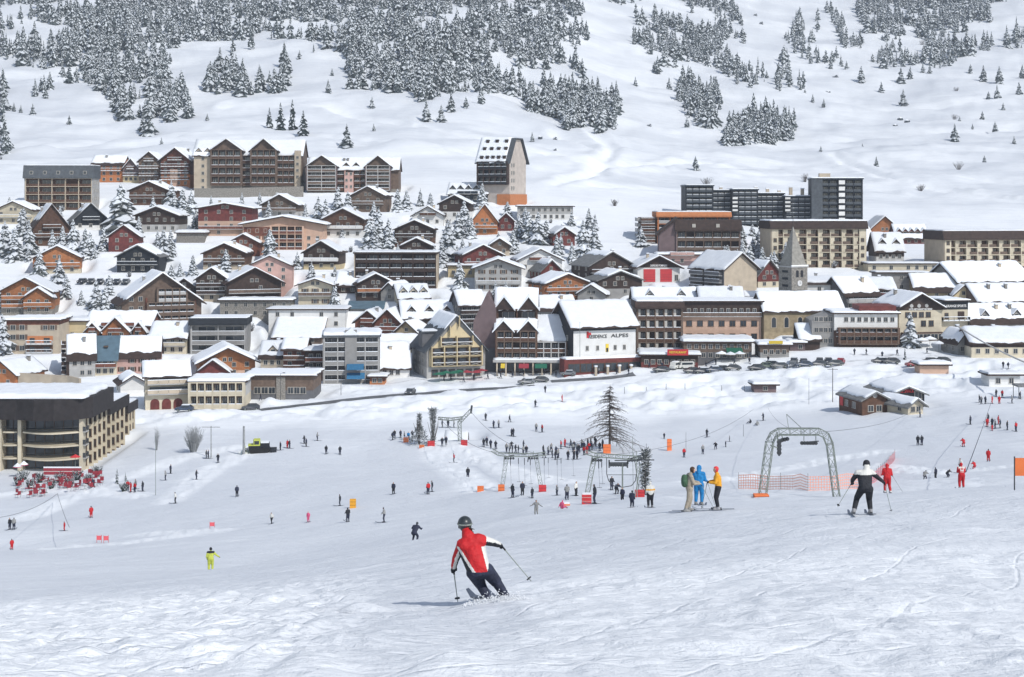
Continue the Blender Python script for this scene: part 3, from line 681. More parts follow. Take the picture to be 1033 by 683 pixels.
c = flats('wide dark brown holiday block with three snow-lined balcony floors', 358, 440, 291, 256, 4, 7, dep=13, fram='dbrown', rail='dbrown', back='dbrown', roof='flat', wallm='beige', sn=1, roofm='dbrown')
H_('pink chalet with red roof edge and tall windows behind the dark brown gable', 250, 294, 291, 268, 258, low='pink', up='pink', win=3, bal=[], dep=12, yaw=5)
H_('dark-topped chalet on white base left of the snowed tower wing', 443, 474, 220, 205, 197, low='white', up='dbrown', sp=.45, win=3, bal=[], yaw=-6)
H_('white chalet with dark gable and one small balcony', 416, 447, 228, 217, 208, low='white', up='white', win=3, bal=[1], rail='brown')
H_('dark brown chalet with several pale shutters among frosted trees', 398, 438, 246, 231, 222, low='brown', up='dbrown', win=4, bal=[1])
H_('low dark chalet right behind the wide dark brown holiday block', 404, 436, 256, 248, 240, low='dbrown', up='dbrown', win=2, bal=[])
H_('steep bright orange A-frame chalet below the tower hotel', 476, 502, 237, 223, 206, low='orange', up='oranger', win=3, bal=[1], rail='orange', sn=.7)
H_('small dark red gabled chalet attached to the bright orange A-frame', 502, 519, 233, 223, 215, low='dred', up='dred', win=2, bal=[], dep=8)
H_('dark red chalet standing alone among spruces right of the white annex', 558, 580, 248, 237, 229, low='dred', up='dred', win=2, bal=[], yaw=16, dep=9)
H_('red chalet with orange balconies and long snowy left roof', 467, 507, 277, 257, 247, low='oranger', up='dred', win=4, bal=[1], yaw=14, rail='rbrown')
H_('small beige gable peeping out behind the red chalet', 494, 514, 258, 247, 240, low='beige', up='gbrown', win=2, bal=[], dep=9)
H_('white chalet with brown balcony boxes and wide snowy gable', 523, 567, 274, 262, 251, low='white', up='white', win=4, bal=[1], yaw=8, rail='rbrown')
H_('yellow flat-roofed annex beside the grey shuttered chalet', 452, 480, 280, 268, 266, 'f', low='yellow', up='yellow', win=3, bal=[], name='annex', cat='annex', ch=0, dep=7)
H_('grey plastered chalet with dark shutters and a centre balcony', 479, 526, 294, 270, 261, low='lightgrey', up='lightgrey', win=4, bal=[1], sh='frame_brown', ov=1.2)
H_('small dark red gable with steep grey roof above the orange balcony chalet', 546, 566, 282, 272, 262, low='dred', up='dred', win=1, bal=[], dep=12, yaw=20, sn=.2, roofm='greyroof')
H_('orange-brown chalet with full-width timber balconies and long snowy left slope', 549, 596, 300, 286, 276, low='orange', up='orange', win=5, bal=[1], yaw=22, rail='orange', dep=13)

# right half, upper
c = flats('orange-framed concrete block with balconies on its shaded left face', 664, 736, 246, 219, 4, 6, yaw=0, dep=16, fram='oranger', rail='lightgrey', back='gbrown', roof='band', rrow=213, roofm='oranger', wallm='oranger', sn=.6, t=.3, dmin=330)
b = MB(); b.box(c.X0-6, c.X0-.5, 2, 14, -4, c.Zt-.2, 'gbrown'); c.part(b, 'left_wing')
for i in range(5): balcony(c, 4, 13, c.X0-6.05, c.fh*i*.8+.5, 1.2, 'lightgrey', 'solid', True, side='L')
for i in range(5): balcony(c, c.X0-6, c.X0-1, 2, c.fh*i*.8+.5, 1.2, 'brown', 'solid', True)
c = flats('brown balcony block with slanted dark roof and mauve left wall', 683, 746, 262, 233, 3, 7, yaw=-3, dep=13, fram='gbrown', rail='gbrown', back='dbrown', roof='band', rrow=221, roofm='dbrown', wallm='mauve', sn=0)
b = MB(); b.prism([(c.X0-6, -3), (c.X0-.4, -3), (c.X0-.4, c.z(222)), (c.X0-6, c.z(236))], .5, 12, 'mauve'); c.part(b, 'side_wing')
b = MB(); b.prism([(c.X0-6.8, c.z(238)), (c.X0+.2, c.z(221)), (c.X0+.2, c.z(219)), (c.X0-6.8, c.z(235.5))], -.6, 13, 'dbrown'); c.part(b, 'side_roof')
for px in (700, 724): b = MB(); x = c.x(px); b.box(x-.6, x+.6, -.75, 1, c.Zt+1.2, c.Zt+2.4, 'frame_white'); b.build('skylight', c.roof)
H_('low pink annex with snow heaps in front of the brown balcony block', 664, 712, 268, 257, 252, 'f', low='mauve', up='pink', win=5, bal=[1], name='annex', cat='annex', ch=0, dep=8)
KW = dict(fram='blueblack', rail='slate', back='black', roof='flat', wallm='black', sn=.9, roofm='blueblack', finm='black', railsnow=True, gl=.5, t=.35)
c = flats('long black residence of stepped blocks with snowy balcony ledges', 692, 719, 226, 188, 7, 4, dep=14, D=580, **KW)
for a, b_, tp, y, st in ((719, 739, 193, 4, 3), (739, 764, 192, 0, 4), (764, 792, 196, 3.5, 5), (792, 818, 199, -1, 4)): flats('', a, b_, 226, tp, 7 if tp < 196 else 6, st, into=c, yoff=y, dep=14, foot=3.5, **KW)
for px in (741, 794, 796): b = MB(); b.box(c.x(px)-1.2, c.x(px)+1.2, -1.6, 1, c.z(214), c.z(200), 'black'); [b.box(c.x(px)-1., c.x(px)+1., -1.66, -1.6, c.z(213-4*q), c.z(211-4*q), 'white') for q in range(4)]; c.part(b, 'stair_strip') if px != 796 else None
for k in range(9): x = c.x(730)+k*4.6; b = MB(); b.box(x-.6, x+.6, 7, 8.4, c.z(199), c.z(189)-(k%3)*.6, 'beige'); b.box(x-.7, x+.7, 6.9, 8.5, c.z(189)-(k%3)*.6, c.z(188)-(k%3)*.6, 'snow'); c.part(b, 'chimney')
c = flats('black tower block with light stair column beside the jagged black residence', 820, 869, 225, 181, 7, 6, yaw=-6, dep=14, fram='blueblack', rail='slate', back='black', roof='flat', wallm='black', sn=.9, D=572, roofm='blueblack', finm='black', railsnow=False)
b = MB(); b.box(c.x(846), c.x(852), -.6, 1, 0, c.Zt, 'black')
for q in range(7): b.box(c.x(846), c.x(852), -.66, -.6, c.fh*q+.5, c.fh*q+2, 'white')
c.part(b, 'stair_column'); b = MB(); b.box(c.x(828), c.x(839), 4, 8, c.Zt, c.Zt+2.4, 'beige'); c.part(b, 'roof_hut')
b = MB(); b.box(c.X0-.3, c.x(830), -.5, 3, 0, c.Zt+.3, 'slate'); c.part(b, 'corner_wall')
for nm, a, b_, base, top, rr, nb, wl in (('cream balcony block with dark attic band directly behind the church tower', 778, 874, 270, 231, 222, 8, 0), ('cream balcony block with dark attic band at the right picture edge', 951, 1044, 272, 242, 232, 8, 0)):
    c = flats(nm, a, b_, base, top, 5 if wl == 0 and a < 800 else 4, nb, yaw=4 if a < 800 else 9, dep=15, fram='cream', rail='gbrown', back='brown', roof='band', rrow=rr, roofm='dbrown', wallm='beige', side='cream', sn=1, t=.4, rail_gap=.25, panel='cream', railsnow=False, gl=.45)
    for x0, x1 in ((c.X0-.02, c.X0+c.bw*.55), (c.X1-c.bw*.55, c.X1+.02)):
        b = MB(); b.box(x0, x1, -.2, 1.5, -3, c.Zt-.1, 'cream'); c.part(b, 'end_wall')
        windows(c, x0+.3, x1-.3, -.22, [c.fh*k+.9 for k in range(4)], 1, .9, 1.1, 'frame_brown')
H_('orange timber building with wide snowy gable behind the cream balcony block', 877, 908, 240, 232, 218, low='orange', up='orange', win=3, bal=[], sn=.9, dep=14)
H_('snow-roofed chalet with two dormers right of the first cream balcony block', 884, 912, 264, 252, 234, 'e', low='lightgrey', up='dbrown', win=4, dm=2, dep=11)
H_('red-walled lodge under a snowy roof dotted with many small dormers', 905, 936, 246, 240, 226, 'e', low='dred', up='dred', win=4, dm=5, dep=12, bal=[])
H_('long low cream station building with dark windows behind the grey underpass wall', 876, 948, 274, 266, 264, 'f', low='cream', up='cream', win=8, bal=[], name='station', cat='station', ch=0, dep=9)
H_('bare grey concrete wall building with dark gateway', 884, 935, 294, 275, 272, 'f', low='grey', up='grey', win=3, bal=[], name='garage', cat='garage', ch=0, dep=6, t=.3)

# middle
H_('grey-roofed brown chalet left of the fire station', 594, 640, 282, 267, 254, low='dbrown', up='dbrown', win=3, bal=[1], yaw=22, sn=.15, roofm='greyroof', t=.2)
c = H_('fire station chalet with two large red doors under a dark gable', 643, 686, 285, 269, 258, low='white', up='dbrown', sp=.98, win=0, bal=[], yaw=7, dep=14, top=0, name='fire_station', cat='fire station', ov=1.2)
for a, b_ in ((649, 661), (666, 678)): b = MB(); b.box(c.x(a), c.x(b_), -.1, .05, .2, c.z(271.5), 'garage_red'); [b.box(c.x(a), c.x(b_), -.115, -.1, .2+k*.75, .24+k*.75, 'c_black') for k in range(1, 4)]; c.part(b, 'garage_door')
windows(c, c.x(680), c.x(685), -.03, [.6], 1, 1, 1.8); lettering('SAPEURS POMPIERS', .9, 'sign_white', c.root, (0, -.12, c.z(268)), width=5.5)
H_('grey chalet with small lit-looking gable window below the fire station', 603, 648, 298, 282, 273, low='grey', up='dbrown', win=4, bal=[], yaw=14, sn=.5, roofm='greyroof')
H_('small grey gable with a fully snowed right slope left of centre roofs', 583, 610, 306, 296, 287, low='grey', up='grey', win=1, bal=[], dep=11, yaw=-14)
c = Ctx('gabled_block', 'tall block with blank beige gable wall and dark balconied left side under snowy roof', 'apartments', 729, 765, 300, yaw=30, dep=15)
volume(c, -c.W/2, c.W/2, 0, 17, 0, c.z(271), c.z(256), 'y', 'beige', 'beige', .5, 1., .5, .9, 'dbrown', 0, 0)
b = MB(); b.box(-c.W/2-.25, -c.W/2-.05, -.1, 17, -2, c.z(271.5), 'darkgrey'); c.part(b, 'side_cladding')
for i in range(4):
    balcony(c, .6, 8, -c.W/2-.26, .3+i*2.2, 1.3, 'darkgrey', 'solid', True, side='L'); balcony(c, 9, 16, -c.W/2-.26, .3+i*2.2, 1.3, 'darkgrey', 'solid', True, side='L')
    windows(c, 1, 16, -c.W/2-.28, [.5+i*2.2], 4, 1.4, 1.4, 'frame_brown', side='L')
H_('brown gable on cream wall squeezed between the blank beige wall and church tower', 764, 788, 290, 276, 262, low='cream', up='dred', win=2, bal=[], yaw=20, sn=.4, roofm='greyroof', t=.2)
# church
c = Ctx('church', 'ochre church with long snowy nave roof and pointed slate spire over a clock tower', 'church', 770, 853, 338, yaw=7, dep=12)
volume(c, -c.W/2, c.W/2, 0, 13, 0, c.z(314), c.z(296, 6.5), 'x', 'ochre', 'ochre', 1, 1., .5, .6, 'dbrown', 0, 0)
for px in (780, 793, 807, 820, 834, 845):
    b = MB(); x = c.x(px); pts = [(x-.6, c.z(330)), (x+.6, c.z(330))]+[(x+.6*math.cos(t), c.z(322)+.6*math.sin(t)) for t in (0, .6, 1.2, 1.57, 1.94, 2.54, 3.14)]
    b.prism(pts, -.06, .05, 'glass'); pts2 = [(x+(p[0]-x)*1.35, (p[1]-c.z(325))*1.12+c.z(325)) for p in pts]; b.prism(pts2, -.04, .05, 'beige'); c.part(b, 'arched_window')
ty = 18; zt = c.z(268, ty); tw = 6.; h2 = tw/2; wd = Vector(((800-CX)/F*(c.D+ty)-c.X, ty, 0)); TM = Matrix.Rotation(-c.yaw, 3, 'Z') @ wd
b = MB(); b.box(-h2, h2, -h2, h2, 0, zt, 'stone'); b.box(-h2-.25, h2+.25, -h2-.25, h2+.25, zt-.4, zt, 'lightgrey'); tower = b.build('tower', c.root, TM, R(22))
b = MB(); zs = c.z(228, ty); o_ = h2-.15
b.add([(-o_, -o_, zt+.01), (o_, -o_, zt+.01), (o_, o_, zt+.01), (-o_, o_, zt+.01), (0, 0, zs)], [(0, 1, 4), (1, 2, 4), (2, 3, 4), (3, 0, 4), (3, 2, 1, 0)], 'spire'); b.bar((0, 0, zs-.3), (0, 0, zs+3), .07, 'steel_dark'); b.bar((-.6, 0, zs+2.1), (.6, 0, zs+2.1), .06, 'steel_dark'); b.build('spire', tower)
b = MB(); b.box(-h2-.2, h2+.2, -h2-.2, -o_-.02, zt+.005, zt+.3, 'snow'); b.build('snow', tower)
for dx in (-.85, .85):
    b = MB(); pts = [(dx-.5, zt-3.3), (dx+.5, zt-3.3)]+[(dx+.5*math.cos(t_), zt-1.7+.5*math.sin(t_)) for t_ in (0, .6, 1.2, 1.94, 2.54, 3.14)]; b.prism(pts, -h2-.05, -h2+.1, 'c_black'); b.build('belfry_opening', tower)
b = MB(); b.disc((0, -h2-.1, zt-5.1), (0, 1, 0), .85, .2, 'sign_white', 20); ck = b.build('clock', tower)
b = MB(); b.bar((0, -h2-.24, zt-5.1), (0, -h2-.24, zt-4.5), .05, 'sign_dark'); b.bar((0, -h2-.24, zt-5.1), (.4, -h2-.24, zt-5.2), .05, 'sign_dark'); b.build('clock_hands', ck)
b = MB()
for k in range(5): b.box(-h2-.06, -h2+.05, -1.3, 1.3, zt-2-k*2.1, zt-1.3-k*2.1, 'c_black')
b.build('louvres', tower)
H_('snow-roofed house with dark left gable peeping over the peach hotel roof', 707, 750, 312, 303, 289, 'e', low='dbrown', up='dbrown', win=0, bal=[], ch=2, dep=10)
H_('wide snowy roof with two small dormers right behind the brown balcony hotel', 640, 704, 312, 303, 290, 'e', low='grey', up='lightgrey', win=4, bal=[], dm=2, dep=12)
H_('low snowed shed roof with blue tarpaulin edge beside the blank beige wall', 752, 778, 306, 300, 294, 'e', low='blue_cloth', up='lightgrey', win=0, bal=[], name='shed', cat='shed', ch=0, dep=6)
H_('snowed flat roof building behind the church nave with one dark window', 808, 845, 306, 286, 280, 'e', low='white', up='white', win=1, bal=[], dep=14, ch=1)
# ---------------------------------------------------------------- village, front rows
H_('cream house under a snowy roof with three small dormers, left gable grey', 403, 433, 311, 300, 286, 'e', low='cream', up='cream', win=4, dm=3, bal=[], dep=11, yaw=16)
H_('dark house under a long snowy roof with three wooden dormers, above the yellow chalet', 407, 460, 332, 320, 303, 'e', low='gbrown', up='dbrown', win=5, dm=3, bal=[], dep=13, yaw=10)
H_('dark house with plain thick snow roof left of the tall dark wedge wall', 464, 489, 334, 307, 292, 'e', low='darkgrey', up='darkgrey', win=4, bal=[1, 2], dep=11, rail='dbrown', yaw=16)
H_('reddish gable house with balcony at the right of the grey five-storey block', 378, 404, 340, 325, 312, low='rbrown', up='rbrown', win=2, bal=[1], yaw=-8, dep=12)
H_('small ochre gable with snowy right roof beside the yellow chalet', 399, 421, 346, 334, 324, low='ochre', up='ochre', win=1, bal=[], yaw=-16, dep=12)
H_('white low restaurant under a very thick snow roof left of the yellow chalet', 383, 413, 381, 370, 345, 'e', low='white', up='white', win=4, bal=[], dep=13, t=.9, name='restaurant', cat='restaurant', ch=1, yaw=8)
H_('snow roof of a long house behind the thick-roofed restaurant', 384, 430, 356, 350, 337, 'e', low='cream', up='cream', win=0, bal=[], dep=11, yaw=10)
# yellow chalet with loggia grid
c = Ctx('yellow_chalet', 'tall yellow gabled chalet hotel with white cross-braced balconies and grey side roof', 'hotel', 431, 489, 381, yaw=16, dep=15)
volume(c, -c.W/2, c.W/2, 0, 19, 0, c.z(352), c.z(319), 'y', 'lightgrey', 'grey', 3, .25, .3, .9, 'slate', 0, 1)
X0, X1 = -c.W/2, c.W/2; zE = c.z(352); zR = c.z(323)
b = MB(); b.prism([(X0+.6, 3.3), (X1-.6, 3.3), (X1-.6, zE-.4), (0, zR-.6), (X0+.6, zE-.4)], -.3, -.05, 'yellow'); c.part(b, 'gable_front')
for i in range(5):
    z = 3.3+i*2.75; half = (X1-1.2) if z+2.6 < zE else (X1-.8)*(zR-z-2.2)/(zR-zE)
    n = max(2, 2*int(round(half/3.9))) if half > 2 else 0
    for k in range(n):
        xa = -half+2*half*k/n; xb = -half+2*half*(k+1)/n; m = MB(); m.box(xa+.25, xb-.25, -.36, -.3, z+.2, z+2.2, 'dbrown'); m.box(xa+.9, xb-.9, -.4, -.36, z+.2, z+2.0, 'glass'); c.part(m, 'window')
        m = MB(); m.box(xa+.15, xb-.15, -1.5, -.36, z-.05, z+.1, 'yellow'); m.box(xa+.15, xb-.15, -1.5, -1.42, z+.95, z+1.08, 'frame_white'); m.bar((xa+.2, -1.46, z+.1), (xb-.2, -1.46, z+1), .06, 'frame_white'); m.bar((xa+.2, -1.46, z+1), (xb-.2, -1.46, z+.1), .06, 'frame_white'); m.box(xa+.2, xb-.2, -1.53, -1.38, z+1.085, z+1.2, 'snow'); c.part(m, 'balcony')
    for k in range(n+1):
        xx = -half+2*half*k/max(n,1); m = MB(); m.box(xx-.12, xx+.12, -1.45, -.3, z-.06, z+2.72, 'yellow'); c.part(m, 'post')
windows(c, X0+1, X1-1, -.03, [.5], 6, 1.6, 1.8, 'frame_brown'); windows(c, 2, 17, X0-.05, [1, 4], 3, 1.1, 1.2, side='L')
b = MB(); b.box(X0-.1, X0+4, 5, 10, zE+.2, zE+4.3, 'darkgrey'); b.box(X0-.5, X0+4.5, 4.5, 10.5, zE+4.3, zE+4.6, 'slate'); b.box(X0-.3, X0+4.3, 4.7, 10.3, zE+4.605, zE+4.9, 'snow'); c.part(b, 'dormer')
# tall brown residence with wedge wall
c = Ctx('brown_residence', 'tall brown terraced residence with a windowless dark wedge wall on its left', 'apartments', 500, 572, 376, yaw=-2, dep=16)
b = MB(); xa, xb = c.x(477), c.x(500); b.prism([(xa, -3), (xb, -3), (xb, c.z(312)), (c.x(491), c.z(296)), (xa, c.z(325))], 2, 16, 'mauve'); c.part(b, 'wedge_wall')
b = MB(); b.box(xa+1, xb, 1.8, 2, -2, c.z(352), 'darkgrey'); c.part(b, 'lower_cladding')
volume(c, c.x(500), c.x(541), 6, 18, 0, c.z(312, 6), c.z(292, 11), 'x', 'brown', 'brown', 1, 1, .6, .8, 'dbrown', 0, 1)
volume(c, c.x(500), c.x(541), .5, 6.5, 0, c.z(333), c.z(324, 5), 'x', 'brown', 'brown', 1, 1, .6, .6, 'dbrown', 0, 0)
volume(c, c.x(541), c.x(573), 1.5, 15, 0, c.z(344), c.z(318, 12), 'x', 'gbrown', 'brown', 1, 1, .6, .8, 'dbrown', 0, 1)
flats('', 501, 541, 366, 334, 3, 5, into=c, yoff=-1.3, dep=2, fram='gbrown', rail='brown', back='dbrown', roof='', wallm='brown', loggia=1.3)
flats('', 541, 571, 366, 345, 2, 4, into=c, yoff=-1, dep=2, fram='lightgrey', rail='brown', back='dbrown', roof='', wallm='brown', loggia=1.6)
flats('', 501, 541, 325, 312, 1, 2, into=c, yoff=4.5, dep=2, fram='brown', rail='brown', back='dbrown', roof='', wallm='brown', loggia=1.3)
for px in (508, 533):
    for y, ze, zr in ((3.6, 312, 300), (-.9, 334, 324)):
        b = MB(); x = c.x(px); b.prism([(x-2.6, c.z(ze, y)), (x+2.6, c.z(ze, y)), (x, c.z(zr, y))], y, y+5, 'dbrown'); d = c.part(b, 'cross_gable')
        b = MB()
        for s in (-1, 1):
            P = [(x, c.z(zr, y)+.05), (x+s*3.1, c.z(ze, y)-.5), (x+s*3.1, c.z(ze, y)-.1), (x, c.z(zr, y)+.75)]; b.prism(P if s > 0 else P[::-1], y-.5, y+5.5, 'snow')
        b.build('snow', d)
b = MB(); b.box(c.x(498), c.x(580), -4.5, 1, c.z(364), c.z(361.5), 'lightgrey'); ca = c.part(b, 'canopy'); put(bpy.data.objects.new('snow', snow_mesh(lambda a: c.z(361.5), c.x(498)+.1, c.x(580)-.1, -4.4, .9, .3, 'y', 5)), ca)
b = MB()
for px in range(502, 580, 9): b.box(c.x(px)-.2, c.x(px)+.2, -4.2, -3.8, -2, c.z(364), 'beige')
c.part(b, 'arcade_posts')
for a, b_, m_ in ((506, 510, 'yellow_sign'), (524, 534, 'red_cloth'), (540, 552, 'green_cloth')):
    m = MB(); m.prism([(-6.2, c.z(368)), (-4.6, c.z(365)), (-4.6, c.z(366)), (-6.2, c.z(369))], c.x(a), c.x(b_), m_, 'x'); c.part(m, 'awning')
windows(c, c.x(502), c.x(572), .4, [.3], 8, 2.2, 2.4, 'frame_brown')
# white hotel
c = Ctx('white_hotel', 'white hotel with painted facade sign, huge snow roof and black left gable wall', 'hotel', 578, 642, 373, yaw=17, dep=16)
X0, X1 = -c.W/2, c.W/2; zE = c.z(328); zR = c.z(303, 9)-.6
volume(c, X0, X1, 0, 18, 0, zE, zR, 'x', 'white', 'black', c.z(331), 1, .6, 1.3, 'dbrown', 0, 0)
b = MB(); b.box(X0-.25, X0-.02, -.1, 18.1, -3, c.z(331)+.1, 'black'); c.part(b, 'side_cladding')
windows(c, 2, 16, X0-.26, [4, 8], 3, 1.2, 1.3, side='L')
b = MB(); b.box(X0, X1, -.55, -.03, c.z(333), c.z(331.5), 'black'); c.part(b, 'trim')
windows(c, X0+6, X1-.5, -.03, [c.z(332)+.1], 7, 2.0, 1.2, 'frame_white')
windows(c, X0+2.5, c.x(608), -.03, [c.z(353)], 2, .7, 1.2); windows(c, c.x(616), X1-2, -.03, [c.z(353)], 2, .7, 1.2)
b = MB(); b.box(c.x(611), c.x(614), -.1, .05, c.z(355), c.z(347), 'yellow_sign'); b.box(c.x(611.5), c.x(613.5), -.13, -.1, c.z(355), c.z(351), 'c_black'); c.part(b, 'painted_panel')
lettering('RESIDENCE', 1.35, 'sign_dark', c.root, (c.x(602.8), -.08, c.z(339.4)), width=19.5*c.s); lettering('ALPES', 1.35, 'sign_dark', c.root, (c.x(625.5), -.08, c.z(339)), width=19*c.s)
b = MB(); b.box(c.x(591.5), c.x(593.5), -.12, .02, c.z(340.5), c.z(334), 'pad_red'); b.box(c.x(591.5), c.x(596), -.12, .02, c.z(337.5), c.z(335.2), 'pad_red'); c.part(b, 'red_emblem')
b = MB(); b.box(X0-4, X1+1, -4, 0, -2, c.z(360), 'dred'); g = c.part(b, 'ground_floor')
put(bpy.data.objects.new('snow', snow_mesh(lambda a: c.z(360), X0-3.8, X1+.8, -3.9, 0, .55, 'y', 8)), g)
windows(c, X0-3, X1, -4.05, [.1], 6, 3.2, 2.2, 'frame_brown')
for px in (594, 606, 618, 630): b = MB(); b.box(c.x(px)-.3, c.x(px)+.3, -5.6, -5, -1, 1.5, 'beige'); b.box(c.x(px)-.4, c.x(px)+.4, -5.7, -4.9, 1.5, 1.9, 'snow'); c.part(b, 'terrace_post')
H_('plain snow-roofed house hidden mostly behind the white hotel gable', 545, 582, 322, 312, 298, 'e', low='grey', up='grey', win=0, bal=[], dep=12, yaw=14)
c = flats('brown hotel with four floors of white panels right of the white hotel', 643, 688, 357, 311, 4, 5, dep=14, fram='gbrown', rail='brown', back='dbrown', roof='band', rrow=303, roofm='dbrown', wallm='gbrown', panel='frame_white', name='hotel', cat='hotel', slab='gbrown', railsnow=True)
c = H_('peach hotel with dark timber top floor and long row of small upper balconies', 688, 768, 345, 304, 302, 'f', low='peach', up='dbrown', sp=.66, win=0, bal=[], dep=14, name='hotel', cat='hotel', ch=0, t=.2)
windows(c, c.X0+.5, c.X1-.5, -.03, [c.z(342), c.z(329)], 7, 1.5, 1.5, 'frame_brown', None); windows(c, c.X0+1, c.X1-1, -.05, [c.z(315.5)], 11, .9, 1.2)
for k in range(11): x = c.X0+(c.X1-c.X0)*(k+.5)/11; balcony(c, x-1.05, x+1.05, -.03, c.z(319), 1.1, 'gbrown', 'solid', True)
c = H_('low dark restaurant under broad flat snow roof with parasol terrace', 690, 758, 363, 345, 343, 'f', low='darkgrey', up='gbrown', win=9, bal=[], name='restaurant', cat='restaurant', ch=0, dep=13, t=.8, yaw=-3)
b = MB(); b.prism([(c.Y0-4, c.z(353.5)), (c.Y0-.6, c.z(350.5)), (c.Y0-.6, c.z(351.5)), (c.Y0-4, c.z(354.5))], c.x(732), c.x(748), 'green_cloth', 'x'); c.part(b, 'awning')
c = H_('shop front with snow-covered awning and wide red sign', 647, 704, 371, 358, 355, 'f', low='dred', up='dbrown', win=8, bal=[], name='shop', cat='shop', ch=0, dep=12, t=.7, yaw=-3)
b = MB(); b.box(c.x(673), c.x(694), -1.25, -1, c.z(358), c.z(352), 'pad_red'); sg = c.part(b, 'sign'); lettering('RESTAURANT', .8, 'yellow_sign', sg, (c.x(683.5), -1.3, c.z(355)), width=17*c.s)
c = H_('small shop with yellow sign board under snow, in front of the church nave', 767, 796, 361, 348, 345, 'f', low='grey', up='gbrown', win=4, bal=[], name='shop', cat='shop', ch=0, dep=9)
b = MB(); b.box(c.x(775), c.x(789), -1.1, -.9, c.z(346.5), c.z(343.5), 'yellow_sign'); c.part(b, 'sign')
H_('open market shelter with steeply tilted snow roof beside the church', 808, 827, 352, 342, 327, 'e', low='dbrown', up='dbrown', win=0, bal=[], name='shelter', cat='shelter', ch=0, dep=7, asym=.4)
H_('low snowed kiosk between the yellow-sign shop and the tilted-roof shelter', 797, 812, 354, 346, 344, 'f', low='mauve', up='mauve', win=2, bal=[], name='kiosk', cat='kiosk', ch=0, dep=6, t=.7)
# right front
H_('snow-roofed house with tall grey left gable above the white balcony hotel', 852, 889, 312, 297, 279, 'e', low='darkgrey', up='darkgrey', win=6, bal=[1], dep=14, rail='lightgrey', yaw=20)
H_('white-walled house with brown storeys right behind the snow-roofed grey gable', 878, 903, 306, 291, 280, 'e', low='white', up='dred', sp=.5, win=4, bal=[1], dep=10)
c = H_('white hotel front with brown balcony floors and stepped flat roof', 842, 905, 350, 316, 311, 'f', low='brown', up='white', sp=.5, win=9, bal=[1], rail='brown', name='hotel', cat='hotel', dep=13, yaw=-2, ch=0)
flats('', 846, 905, 347, 331, 2, 8, into=c, yoff=-1.8, dep=2, fram='gbrown', rail='brown', back='dbrown', roof='', wallm='brown', loggia=1.6, railsnow=False, gl=.4)
b = MB(); b.box(c.x(868), c.x(905), 1.5, 12, c.z(316), c.z(309), 'dred'); c.part(b, 'penthouse')
b = MB(); b.prism([(c.x(820), -3), (c.x(842), -3), (c.x(842), c.z(316)), (c.x(820), c.z(324))], 1, 13, 'grey'); w = c.part(b, 'left_wing'); windows(c, c.x(822), c.x(841), .97, [1, 4, 7], 4, 1, 1.2)
c = Ctx('sports_shop_hotel', 'cream hotel with dark emblem-painted gable and sports shop lettering', 'hotel', 906, 951, 342, yaw=10, dep=15)
zE, zR = c.z(310), c.z(297); X0, X1 = -c.W/2, c.W/2
volume(c, X0, X1, 0, 17, 0, zE, zR, 'y', 'cream', 'dbrown', c.z(313), .9, .45, 1.1, 'dbrown', 0, 1)
windows(c, X0+1.5, X1-3, -.03, [c.z(320)], 4, 1.3, 1.4, 'frame_brown'); windows(c, X0+1.5, X1-2, -.03, [c.z(329)], 4, 1.3, 1.5, 'frame_brown', skip=.2)
for k, px in enumerate((919, 927, 935)): b = MB(); x = c.x(px); b.disc((x, -.1, c.z(308.5)), (0, 1, 0), .55, .1, 'lightgrey', 8); b.box(x-.15, x+.15, -.16, -.05, c.z(310.4), c.z(306.5), 'lightgrey'); c.part(b, 'emblem')
lettering('HOTEL RESTAURANT DES NEIGES', .7, 'sign_white', c.root, (0, -.1, c.z(312)), width=25*c.s)
b = MB(); b.box(X1-.02, c.x(981), 1, 14, -3, c.z(313), 'cream'); b.box(X1-.02, c.x(981), .95, 14, c.z(313), c.z(304.5), 'black'); c.part(b, 'side_wing')
b = MB(); b.box(X1+1, c.x(983), .2, 14.5, c.z(304.5), c.z(303.5), 'dbrown'); rr = c.part(b, 'wing_roof'); put(bpy.data.objects.new('snow', snow_mesh(lambda a: c.z(303.5), X1+1.1, c.x(983)-.1, .3, 14.3, .4, 'y', 9)), rr)
lettering('LA GRANGE SPORTS', .95, 'sign_white', c.root, (c.x(966), .85, c.z(309.5)), width=26*c.s)
b = MB(); b.box(c.x(970), c.x(977), .9, 1.2, c.z(323), c.z(315), 'dbrown'); c.part(b, 'balcony_door'); windows(c, c.x(954), c.x(962), .97, [c.z(322)], 1, 1, 1.5, 'frame_brown'); balcony(c, X1+.3, c.x(981), 1, c.z(324), 1.5, 'black', 'open')
b = MB(); b.box(X0+.5, X1, -3.5, -.04, -2, c.z(335), 'brown'); tf = c.part(b, 'terrace_front'); windows(c, X0+1, X1-.5, -3.55, [.1], 5, 2, 1.6)
H_('wide snow roof with pale grey left gable at the right, below the edge balcony block', 962, 1046, 296, 283, 264, 'e', low='grey', up='grey', win=3, bal=[], dep=17, t=.7, yaw=18)
c = H_('pale yellow gable behind the sports shop hotel roof', 962, 982, 306, 297, 288, low='yellow', up='yellow', win=1, bal=[], dep=10)
H_('grey-walled house under broad snow roof left of the pale yellow gable', 924, 966, 302, 293, 276, 'e', low='ochre', up='ochre', win=3, bal=[], dep=12)
H_('snowed roof with thin brown eaves at the right edge, third roof from the bottom', 985, 1046, 312, 303, 286, 'e', low='gbrown', up='gbrown', win=4, bal=[], dep=13, ch=2, yaw=12)
H_('long snow roof with two dark dormers and stone chimneys at the right edge', 978, 1048, 336, 325, 306, 'e', low='grey', up='grey', win=4, bal=[], dep=14, ch=3, dm=2, yaw=14)
